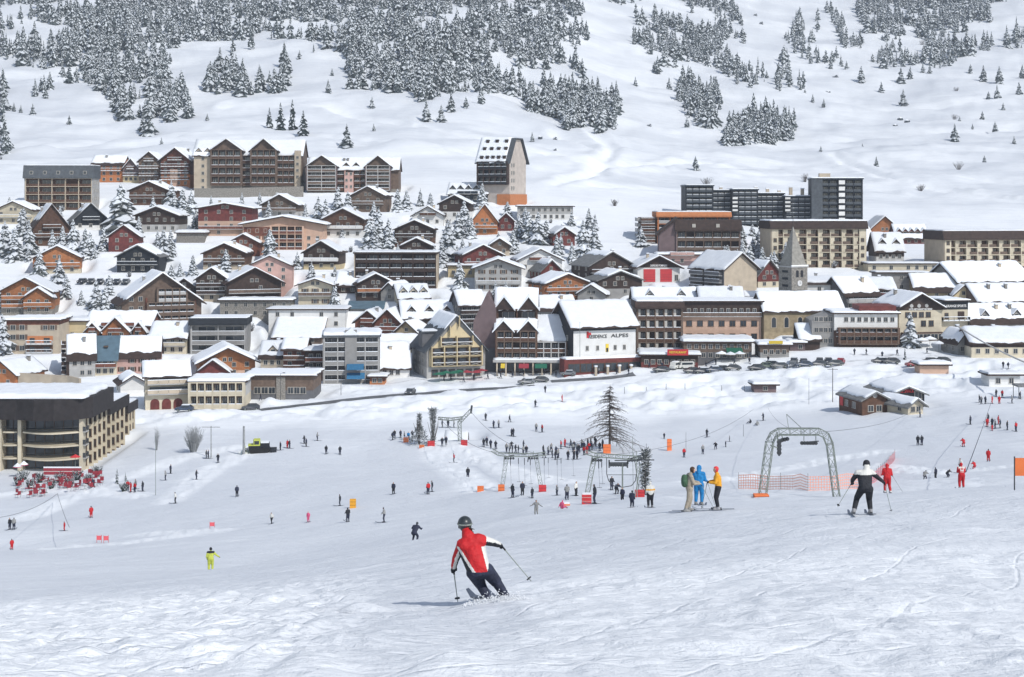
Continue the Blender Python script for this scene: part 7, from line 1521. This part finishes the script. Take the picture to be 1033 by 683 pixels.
pad_box('marker_cushion', 608.5, 616, 448.5, 457, 290, 'pad_orange', 'orange cushion wrapped round the foot of the bare larch')
pad_box('marker_cushion', 673, 677.5, 443, 454, 285, 'pad_orange', 'tall narrow orange cushion alone on the middle piste')
pad_box('marker_cushion', 481.5, 488, 490.5, 495.5, 190, 'pad_orange', 'low orange cushion left of the front left gantry'); pad_box('marker_cushion', 565.5, 575, 508, 513.5, 135, 'pad_orange', 'orange drum with white band and snow cap in front of the gantries', True)
pad_box('foot_pad', 465, 471.5, 444, 450, 305, 'pad_red', 'red pad at the foot of the back drag lift mast'); pad_box('marker_cushion', 431.5, 438.5, 445, 450.5, 298, 'pad_red', 'red cushion at the foot of the frosted bushes', y=0)
pad_box('marker_cushion', 423, 428, 449, 452.5, 292, 'pad_orange', 'small orange cushion left of the red one by the frosted bushes'); pad_box('marker_cushion', 407, 412, 441, 446, 300, 'pad_orange', 'orange cushion with snow cap left of the frosted bushes', True)
pad_box('marker_cushion', 353, 359, 503.5, 512, 215, 'c_yellow', 'yellow marker cushion on the left piste')
# return loop station
A = L3(gd(628, 504, 126), 628, 505); o = empty('lift_return_station', A.o, 0, 'drag lift return station with oval guard tube between the front right portal legs', 'lift station')
b = MB(); b.bar(A(628, 508), A(628, 467), .09, 'galv', n=6); b.build('mast', o)
b = MB(); P = [A(612, 462), A(612, 478), A(614, 485), A(619, 490), A(628, 491.5), A(637, 490), A(641, 485), A(642, 478)]; [b.bar(p, q_, .045, 'steel_dark', n=5) for p, q_ in zip(P, P[1:])]; b.bar(A(612, 479), A(642, 479), .035, 'steel_dark'); b.build('guard_tube', o)
b = MB(); b.bar(A(614, 467), A(634, 467), .1, 'steel_dark'); [b.bar(A(px, 464), A(px, 472), .1, 'steel_dark') for px in (614.5, 633)]; [b.disc(A(616+2.6*k, 469), (0, 1, 0), .18, .15, 'steel_dark', 10) for k in range(7)]; b.bar(A(620, 464.5), A(660, 464), .07, 'steel_dark'); b.build('sheave_train', o)
b = MB(); b.bar(A(640, 505), A(646, 468), .06, 'galv'); b.bar(A(643, 505), A(642, 455), .05, 'galv'); b.bar(A(638, 440), A(639, 505), .03, 'galv'); b.build('brace', o)
# back mast
A = L3(gd(463, 446, 230), 463, 446); o = empty('lift_mast', A.o, 0, 'back drag lift mast with raised arm and long horizontal beam beside the frosted bushes', 'lift mast')
b = MB(); truss(b, [A(464, 449), A(463.5, 425)], .7, step=1.2, r=.09); b.build('mast', o); b = MB(); truss(b, [A(463.5, 426), A(475, 414)], .6, step=1.2, r=.08); b.bar(A(475, 417), A(476, 409), .3, 'steel_dark'); b.build('arm', o)
b = MB(); truss(b, [A(467, 421.5), A(455, 423), A(442, 422)], .5, step=1.2, r=.08); b.build('beam', o)
# hangers and cables
def cable(px0, r0, D0, px1, r1, D1, sag, label, r=.03, n=16, m='steel_dark', name='lift_cable', cat='cable', group=None):
    a = Vector(((px0-CX)/F*D0, D0, -(r0-YH)/F*D0)); c_ = Vector(((px1-CX)/F*D1, D1, -(r1-YH)/F*D1)); b = MB(); P = []
    for k in range(n+1): t = k/n; p = a.lerp(c_, t); p.z -= sag*4*t*(1-t); P.append(p-a)
    for p, q_ in zip(P, P[1:]): b.bar(p, q_, r, m, n=4)
    return tag(b.build(name, None, a), label, cat, group)
cable(824, 436, 125, 925, 412, 335, 1.0, 'thin haul cable from the steel arch towards the ski huts', .025); cable(812, 436, 125, 775, 412, 330, 1, 'thin haul cable from the steel arch back towards the little pink-brown hut', .02)
cable(602, 460, gd(620, 500, 126), 760, 413, 330, 2, 'long haul cable from the front right portal across the piste', .025); cable(543, 458, gd(526, 492.5, 126), 474, 414, 308, 1.5, 'cable from the front left portal to the raised arm of the back mast', .03); cable(508, 458, gd(526, 492.5, 126), 443, 421, 308, 1.5, 'cable from the front left portal to the beam end of the back mast', .03)
cable(974.5, 476, 96, 1000, 405, 300, .2, 'tow rope running from the red-jacketed instructor up to the beginners area', .03, m='c_navy', name='tow_rope', cat='rope')
cable(966, 329, 392, 1040, 368, 330, .6, 'thick pale inclined lift cable sheath in front of the right-edge lodge', .2, m='lightgrey'); cable(0, 522, 170, 58, 498, 250, .6, 'rope of the small beginner lift at the left edge', .03, name='tow_rope', cat='rope'); cable(70, 532, 180, 58, 498, 250, .3, 'rope leading to the small all-red child at left', .03, name='tow_rope', cat='rope')
for k, (px, r0, r1, D) in enumerate(((515, 462, 492, 184), (529, 462, 490, 186), (535, 463, 488, 190), (549, 462, 492, 200), (562, 460, 496, 200), (566, 462, 484, 210), (578, 460, 480, 220), (604, 466, 492, 152), (607, 466, 488, 156), (553, 462, 482, 220), (523, 462, 486, 192))):
    s = D/F; b = MB(); h = (r1-r0)*s; b.bar((0, 0, 0), (0, 0, -h*.25), .05, 'c_black', n=6); b.bar((0, 0, -h*.25), (.1, 0, -h), .018, 'steel_dark'); b.bar((-.2, 0, -h), (.35, 0, -h), .025, 'c_black')
    tag(b.build('lift_hanger', None, ((px-CX)*s, D, -(r0-YH)*s)), 'thin T-bar hanger dangling from the haul cable around the two front portals', 'lift hanger', 'T-bar hangers around the front portals')
def post(px, r0, r1, label, D=None, r=.07, m='steel_dark', name='pole', cat='pole', arm=0, group=None, lamp=False):
    d = D or gd(px, r0, 230); s = d/F; h = (r0-r1)*s; b = MB(); b.bar((0, 0, -1), (0, 0, h), r, m, r*.7, 6)
    if arm: b.bar((-arm, 0, h*.96), (arm, 0, h*.96), r*.7, m)
    if lamp: b.bar((0, 0, h), (.9, -.3, h+.25), r*.6, m); b.box(.6, 1.2, -.5, -.1, h+.15, h+.32, 'steel_dark')
    x = (px-CX)*s; return tag(b.build(name, None, (x, d, Hs(x, d))), label, cat, group)
post(585, 379, 328, 'tall slim mast in front of the white hotel facade', r=.09, m='galv'); post(840, 409, 374, 'tall wooden cable pole left of the ski huts', r=.11, m='twig', arm=1.2); post(816, 411, 385, 'slanting thin pole left of the tall cable pole', r=.05); post(157, 512, 452, 'thin lamp pole right of the red hotel terrace', D=250, r=.05, m='galv')
post(213, 462, 430, 'lift pole with double cross arm left of the snow groomer', r=.14, m='hoar', arm=1.8); post(246, 460, 432, 'frosted pole right beside the snow groomer', r=.3, m='hoar'); post(344, 400, 386, 'street lamp on the road edge before the grey five-storey residence', r=.08, lamp=True, name='street_lamp', cat='street lamp'); post(524, 380, 358, 'street lamp before the brown terraced residence', r=.08, lamp=True, name='street_lamp', cat='street lamp')
post(283, 405, 378, 'street lamp before the long brown hall', r=.08, lamp=True, name='street_lamp', cat='street lamp'); post(622, 445, 425, 'thin rope-line stake right of the bare larch', D=300, r=.05); post(652, 470, 440, 'tall thin stake right of the right portal', D=230, r=.04); post(750, 440, 428, 'short stake on the piste below the pink-brown hut', r=.05); post(692, 456, 436, 'thin stake behind the red-jacketed skier in mid-piste', r=.04)
for px, r in ((630, 398), (652, 397), (672, 398), (691, 397), (728, 397), (751, 396)): post(px, r, r-6, 'short dark fence stake in the row above the middle piste', r=.08, name='fence_stake', cat='stake', group='fence stakes above the middle piste')
# safety net
def net(label, pts, h, m, name='safety_net'):
    me = bpy.data.meshes.new(name); P = []
    for px, r, D in pts: x = (px-CX)/F*D; P.append(Vector((x, D, Hs(x, D))))
    Q = []
    for a, c_ in zip(P, P[1:]): n = max(1, int((c_-a).length/1.5)); Q += [a.lerp(c_, k/n) for k in range(n)]
    Q.append(P[-1]); V = []; uv = []; L = 0
    for i, p in enumerate(Q):
        if i: L += (p-Q[i-1]).length
        z = Hs(p.x, p.y); sg = .08*math.sin(i*1.7); V += [(p.x, p.y, z), (p.x, p.y, z+h+sg)]; uv += [(L/.28, 0), (L/.28, h/.28)]
    Fc = [(2*i, 2*i+2, 2*i+3, 2*i+1) for i in range(len(Q)-1)]; me.from_pydata(V, [], Fc); u = me.uv_layers.new()
    for p in me.polygons:
        for li in p.loop_indices: u.data[li].uv = uv[me.loops[li].vertex_index]
    me.materials.append(MATS[m]); o = tag(put(bpy.data.objects.new(name, me)), label, 'safety net')
    for i in range(0, len(Q), 3): b = MB(); z = Hs(Q[i].x, Q[i].y); b.bar((Q[i].x, Q[i].y, z-.1), (Q[i].x, Q[i].y, z+h+.25), .03, 'c_grey'); b.build('post', o)
    return o
net('pale orange safety net strung behind the steel arch', [(745, 497, 160), (775, 495, 158), (800, 492, 154), (815, 490, 150), (840, 490, 150), (868, 488, 152)], 1.5, 'net_orange'); net('pinkish safety net climbing the slope right of the steel arch', [(868, 488, 152), (880, 480, 175), (895, 470, 205), (903, 458, 240)], 1.3, 'net_red')
for px, r, h in ((100, 547, 8), (107, 547, 8), (214, 533, 7)): D = gd(px, r, 130); s = D/F; b = MB(); b.bar((-.3, 0, -.2), (-.3, 0, h*s), .03, 'pad_red'); b.bar((.3, 0, -.2), (.3, 0, h*s), .03, 'pad_red'); b.box(-.3, .3, -.01, .01, h*s*.35, h*s*.9, 'net_red'); x = (px-CX)*s; tag(b.build('slalom_gate', None, (x, D, Hs(x, D))), {100: 'left of two close red slalom gates at the lower left', 107: 'right of two close red slalom gates at the lower left', 214: 'single red slalom gate above the lime yellow skier'}[px], 'slalom gate')
# orange panel on the right
D = 62; s = D/F; x = (1029-CX)*s; zg = Hs(x, D); b = MB(); zt = -(462-YH)*s-zg; zb = -(480-YH)*s-zg; o = empty('orange_panel', (x, D, zg), 0, 'orange fabric warning panel on two thin posts at the right edge', 'panel')
b.box(-5*s, 9*s, -.02, .02, zb, zt, 'pad_orange'); b.build('banner', o); [MB().bar((px*s, 0, -.3), (px*s, 0, zt+.06), .03, 'steel_dark').build('post', o) for px in (-5.6, 9.4)]
D = 330; s = D/F; x = (1030-CX)*s; b = MB(); b.box(-6*s, 10*s, -2, 2, 2.6, 3.0, 'greyroof'); [b.bar((px*s, y, -1), (px*s, y, 2.6), .08, 'steel_dark') for px in (-5, 8) for y in (-1.8, 1.8)]; tag(b.build('shelter_roof_canopy', None, (x, D, Hs(x, D))), 'flat grey canopy on posts beside the lower beginners group', 'canopy')

# ---------------------------------------------------------------- vehicles
def car_meshes(paint_, snow=True, van=False):
    W, L = .9, 2.1; Ht = 1.45 if not van else 1.95; prof = [(-L, .32), (-L, .72), (-L+.15, .86), (-1.15, .96), (-.55, Ht), (1.25, Ht), (1.95, .98), (L, .9), (L, .32)] if not van else [(-L, .32), (-L, .95), (-L+.35, 1.1), (-1.5, Ht), (2.0, Ht), (L, 1.8), (L, .32)]
    b = MB(); n = len(prof)
    def taper(y, z): return W*(1 if z < .95 else .84)
    V = [(y, -taper(y, z), z) for y, z in prof]+[(y, taper(y, z), z) for y, z in prof]; Fc = [tuple(range(n))[::-1], tuple(range(n, 2*n))]+[(i, (i+1) % n, (i+1) % n+n, i+n) for i in range(n)]; Fc = [f[::-1] for f in Fc]; b.add(V, Fc, paint_); body = b.mesh('body')
    g = MB(); t = W*.88
    if not van:
        for s in (-1, 1): g.box(-.5, .3, s*t-.02, s*t+.02, .98, Ht-.1, 'glass'); g.box(.38, 1.2, s*t-.02, s*t+.02, .98, Ht-.1, 'glass')
        g.add([(-1.12, -t*.9, 1.0), (-1.12, t*.9, 1.0), (-.6, t*.88, Ht-.06), (-.6, -t*.88, Ht-.06)], [(0, 1, 2, 3)], 'glass'); g.add([(1.93, -t*.9, 1.03), (1.93, t*.9, 1.03), (1.33, t*.88, Ht-.05), (1.33, -t*.88, Ht-.05)], [(3, 2, 1, 0)], 'glass')
    else:
        for s in (-1, 1): g.box(-1.3, 1.7, s*t-.02, s*t+.02, 1.15, 1.7, 'glass')
    w = MB(); w.disc((0, 0, 0), (0, 1, 0), .32, .22, 'rubber', 16); w.disc((0, 0, 0), (0, 1, 0), .18, .24, 'galv', 12); sn = MB(); sn.box(-.5, 1.2, -t+.12, t-.12, Ht+.002, Ht+.13, 'snow')
    h = MB(); h.box(-.02, .04, -.16, .16, -.09, .09, 'sign_white')
    return body, g.mesh('window'), w.mesh('wheel'), sn.mesh('snow') if snow else None, h.mesh('headlight')
_cars = {}
def car(px, row, pk, label, rz=0, group=None, snow=None, van=False, k=1., dmin=330, name='parked_car'):
    snow = (int(px*7) % 3 == 0) if snow is None else snow
    key = (pk, snow, van)
    if key not in _cars: _cars[key] = car_meshes('paint%d' % pk if pk < 6 else 'c_white', snow, van)
    body, g, w, sn, h = _cars[key]; d = gd(px, row, dmin); x = (px-CX)/F*d; o = empty(name, (x, d, Hs(x, d)+.02), R(rz), label, 'van' if van else 'car', group); o.scale = (k, k, k)
    link('body', body, o); link('window', g, o)
    for wx in (-1.3, 1.3):
        for wy in (-.8, .8): link('wheel', w, o, (wx, wy, .32))
    for wy in (-.6, .6): link('headlight', h, o, (-2.1, wy, .68))
    if sn: link('snow', sn, o)
gA = 'snow-covered cars in the upper left row'
for i, px in enumerate((83, 92, 101, 110, 118, 127, 143, 158)): car(px, 286.5, (0, 1, 0, 2, 0, 1, 0, 0)[i], 'snow-covered dark car in the row above the big pale brown gable', 90+random.uniform(-8, 8), gA, k=1.15, snow=True)
CARS = [(414, 398, 1, 'dark grey car parked alone below the thick-roofed restaurant', 80), (531, 388, 3, 'light grey car, left of two parked before the brown terraced residence', 20), (545, 386, 1, 'dark grey car, right of two parked before the brown terraced residence', 20), (667, 376, 0, 'black car in front of the white hotel corner', 10), (698, 377, 1, 'dark car furthest left of the low car row before the parasol terrace', 10), (708, 377, 0, 'second dark car from left before the parasol terrace', 8), (720, 376.5, 2, 'bluish car third from left before the parasol terrace', 8), (728, 375, 0, 'black car fourth from left before the parasol terrace', 8), (739, 375, 1, 'dark grey car right end of the row before the parasol terrace', 8), (763, 374, 0, 'dark car before the yellow-sign shop, leftmost of its cluster', 5),
        (772, 372, 5, 'greenish car beside the yellow-sign shop', 0), (777, 369, 0, 'tall black car just behind the greenish one', 0), (786, 373, 1, 'dark grey car right of the greenish one', 5), (800, 372, 3, 'light grey car below the tilted-roof shelter', 80), (801, 366, 1, 'dark grey car behind the light grey one at the shelter', 75), (811, 367, 0, 'black car right of the tilted-roof shelter, back row', 85), (811, 374, 2, 'bluish car right of the tilted-roof shelter, front row', 5), (827, 366, 1, 'dark grey car in the back row left of the red car', 80), (836, 366, 0, 'black car in the back row next to the red car', 85), (848, 367, 4, 'bright red car before the white balcony hotel', 70), (826, 372, 0, 'black car in the front row below the dark grey one', 10), (842, 371, 1, 'dark grey car in the front row below the red one', 10), (888, 368, 0, 'long dark car before the frosted spruce', 5), (899, 369, 1, 'dark grey car right of the long dark one', 0), (922, 371, 4, 'dark red car beside the pinkish container hut', 10), (938, 367, 0, 'black car behind the pinkish container hut', 0), (950, 367, 1, 'dark grey car rightmost before the lodge', 5),
        (186, 417.5, 2, 'bluish car below the arched shop doors', 0), (253, 412.5, 0, 'black car before the long brown hall left end', 10)]
for px, r, pk, lb, rz in CARS: car(px, r, pk, lb, rz, k=1.05)
car(692, 372, 6, 'pale snow-covered van before the red-sign shop', 10, van=True, name='parked_van'); car(681, 373, 6, 'pale van left of the other pale van, half under snow', 60, van=True, name='parked_van'); car(573, 381, 3, 'light grey car before the green awnings', 0)
# snow groomer
d = gd(262, 457, 230); x = (262-CX)/F*d; o = empty('snow_groomer', (x, d, Hs(x, d)), R(8), 'black and yellow snow groomer parked on the left slope', 'snow groomer')
b = MB(); b.box(-2.2, 2.0, -1.1, 1.1, .6, 1.4, 'c_black'); b.box(-2.3, -1.2, -1.05, 1.05, 1.3, 1.6, 'c_lime'); b.box(-1.2, .1, -1.1, 1.1, 1.4, 2.6, 'c_lime'); b.box(.1, 2, -1, 1, 1.4, 1.9, 'c_black'); b.build('body', o)
b = MB(); b.box(-1.28, -1.2, -.95, .95, 1.7, 2.45, 'glass'); b.box(-1.05, -.1, -1.14, -1.1, 1.7, 2.4, 'glass'); b.build('window', o)
for sy in (-1, 1):
    b = MB(); b.prism([(-2.1, .55), (-1.8, .05), (1.7, .05), (2.2, .55), (1.9, .9), (-1.8, .9)], sy*1.5-.4, sy*1.5+.4, 'rubber'); tr = b.build('track', o)
b = MB(); b.prism([(-3.3, 0), (-3.0, 0), (-2.9, .9), (-3.15, 1.1)], -2.1, 2.1, 'c_lime'); b.bar((-3, .8, .5), (-2.1, .8, .8), .1, 'c_black'); b.bar((-3, -.8, .5), (-2.1, -.8, .8), .1, 'c_black'); b.build('blade', o); b = MB(); b.box(2.2, 3.4, -2, 2, .1, .6, 'c_black'); b.box(1.9, 2.3, -.4, .4, .5, .8, 'c_black'); b.build('tiller', o); b = MB(); b.box(-1.1, 1.9, -.95, .95, 2.601, 2.75, 'snow') if False else b.box(.2, 1.9, -.9, .9, 1.902, 2.15, 'snow'); b.build('snow', o)

# ---------------------------------------------------------------- terraces
def parasol(px, row, m, label, w=1.5, h=2.6, group=None, dmin=250, snow=False, closed=False, D=None):
    d = D or gd(px, row, dmin); x = (px-CX)/F*d; o = empty('parasol', (x, d, Hs(x, d)), random.uniform(0, 1), label, 'parasol', group); b = MB(); b.bar((0, 0, -.3), (0, 0, h), .035, 'galv'); b.build('pole', o)
    b = MB(); n = 8; V = [(w*math.cos(6.283*k/n), w*math.sin(6.283*k/n), h-.55) for k in range(n)]+[(0, 0, h)]
    if closed: V = [(.16*math.cos(6.283*k/n), .16*math.sin(6.283*k/n), h-1.5) for k in range(n)]+[(0, 0, h)]
    b.add(V, [(k, (k+1) % n, n) for k in range(n)]+[tuple(range(n))[::-1]], m); b.build('canopy', o)
    if snow: b = MB(); V = [(w*.93*math.cos(6.283*k/n), w*.93*math.sin(6.283*k/n), h-.45) for k in range(n)]+[(0, 0, h+.25)]; b.add(V, [(k, (k+1) % n, n) for k in range(n)], 'snow'); b.build('snow', o)
for px, r in ((443, 386), (450, 385), (457, 385), (463, 384)): parasol(px, r, 'green_cloth', 'dark green parasol on the terrace before the yellow chalet', 2.0, 2.8, 'green parasols before the yellow chalet', 340)
for px, r in ((728, 366), (737, 366), (746, 365)): parasol(px, r, 'cream', 'cream snow-dusted parasol on the terrace under the broad flat snow roof', 1.9, 2.7, 'cream parasols before the low dark restaurant', 340, True)
for px, r in ((930, 352), (938, 350), (947, 353), (956, 352)): parasol(px, r, 'white', 'white snow-capped parasol before the sports shop hotel', 2.0, 2.9, 'white parasols before the sports shop hotel', 340, True)
for px, r in ((471, 384), (480, 384), (486, 382)): parasol(px, r, 'red_cloth', 'dark red parasol before the yellow chalet ground floor', 1.7, 2.7, 'red parasols before the yellow chalet', 340)
for px, r in ((76, 475), ): parasol(px, r, 'pad_red', 'bright red parasol above the hotel terrace chairs', 1.1, 3.4, None, 250)
for px, r in ((17.5, 482), (24, 480)): parasol(px, r, 'c_pink', 'half-open pink parasol with snow at the left end of the hotel terrace', .9, 2.6, 'pink parasols on the hotel terrace', 250, True)
cm = MB(); cm.box(-.28, .28, -.28, .28, .42, .47, 'red_cloth'); cm.box(-.28, .28, .24, .30, .47, .95, 'red_cloth'); [cm.bar((sx, sy, 0), (sx, sy, .42), .02, 'galv') for sx in (-.25, .25) for sy in (-.25, .25)]; cme = cm.mesh('terrace_chair')
tm = MB(); tm.disc((0, 0, .74), (0, 0, 1), .42, .04, 'white', 14); tm.bar((0, 0, 0), (0, 0, .74), .04, 'galv'); tm.disc((0, 0, .02), (0, 0, 1), .25, .03, 'galv', 12); tme = tm.mesh('terrace_table')
rr = random.Random(3)
for k in range(70):
    px = rr.uniform(16, 104); D = rr.uniform(262, 288); x = (px-CX)/F*D; o = link('terrace_chair', cme, None, (x, D, Hs(x, D)+.05), rr.uniform(0, 6.28)); o.scale = (1.25, 1.25, 1.25); tag(o, 'red terrace chair among many on the snowy terrace of the curved hotel', 'chair', 'red chairs on the curved hotel terrace')
for k in range(16):
    px = rr.uniform(18, 100); D = rr.uniform(263, 286); x = (px-CX)/F*D; o = link('terrace_table', tme, None, (x, D, Hs(x, D)+.05)); tag(o, 'small round white table among the red terrace chairs', 'table', 'white tables on the curved hotel terrace')
D = 289; s = D/F; x0_, x1_ = (44-CX)*s, (82-CX)*s; b = MB(); z = Hs((x0_+x1_)/2, D); b.box(x0_, x1_, D-.05, D+.05, z+.4, z+1.7, 'red_cloth'); b.box(x0_, x1_, D-.07, D-.05, z+1.0, z+1.1, 'c_white'); b.box(x0_, x1_, D-.1, D+.1, z+1.7, z+1.95, 'snow'); tag(b.build('terrace_banner'), 'long red banner fence with snow on top in front of the curved hotel', 'banner fence')
for px, r in ((18, 490), (30, 494), (52, 494), (70, 493), (88, 489), (98, 480), (60, 486), (40, 487), (78, 484), (24, 484)): shrub(px, r, 11, 13, 'small snow-laden bush between the red terrace chairs', 'needles', n=50, group='snow-laden bushes on the hotel terrace', snowy=True, up=.5, D=gd(px, r, 200))
for px, r, h, lb in ((118, 490, 16, 'slim dark little spruce, left of two right of the hotel terrace'), (127, 492, 14, 'slim dark little spruce, right of two right of the hotel terrace'), (913, 362, 12, 'dark green little conifer before the sports hotel parasols')): tree(px, r, h, 'd', lb, dmin=230, wk=.8)
shrub(125, 497, 8, 12, 'low snow-covered dark bush below the two slim little spruces', 'needles', n=70, snowy=True)

# ---------------------------------------------------------------- air
b = MB(); b.box(-1500, 1500, -90, 2450, -60, 600, 'snow'); hz = b.build('haze'); hz.data.materials.clear()
m = bpy.data.materials.new('haze'); m.use_nodes = True; n = m.node_tree.nodes; n.clear(); out = n.new('ShaderNodeOutputMaterial'); pv = n.new('ShaderNodeVolumePrincipled')
pv.inputs['Density'].default_value = .00019; pv.inputs['Color'].default_value = (.82, .90, 1, 1); pv.inputs['Anisotropy'].default_value = .2
m.node_tree.links.new(pv.outputs[0], out.inputs['Volume']); hz.data.materials.append(m); hz.display_type = 'WIRE'; tag(hz, 'thin cold winter haze filling the valley', 'haze', kind='stuff')
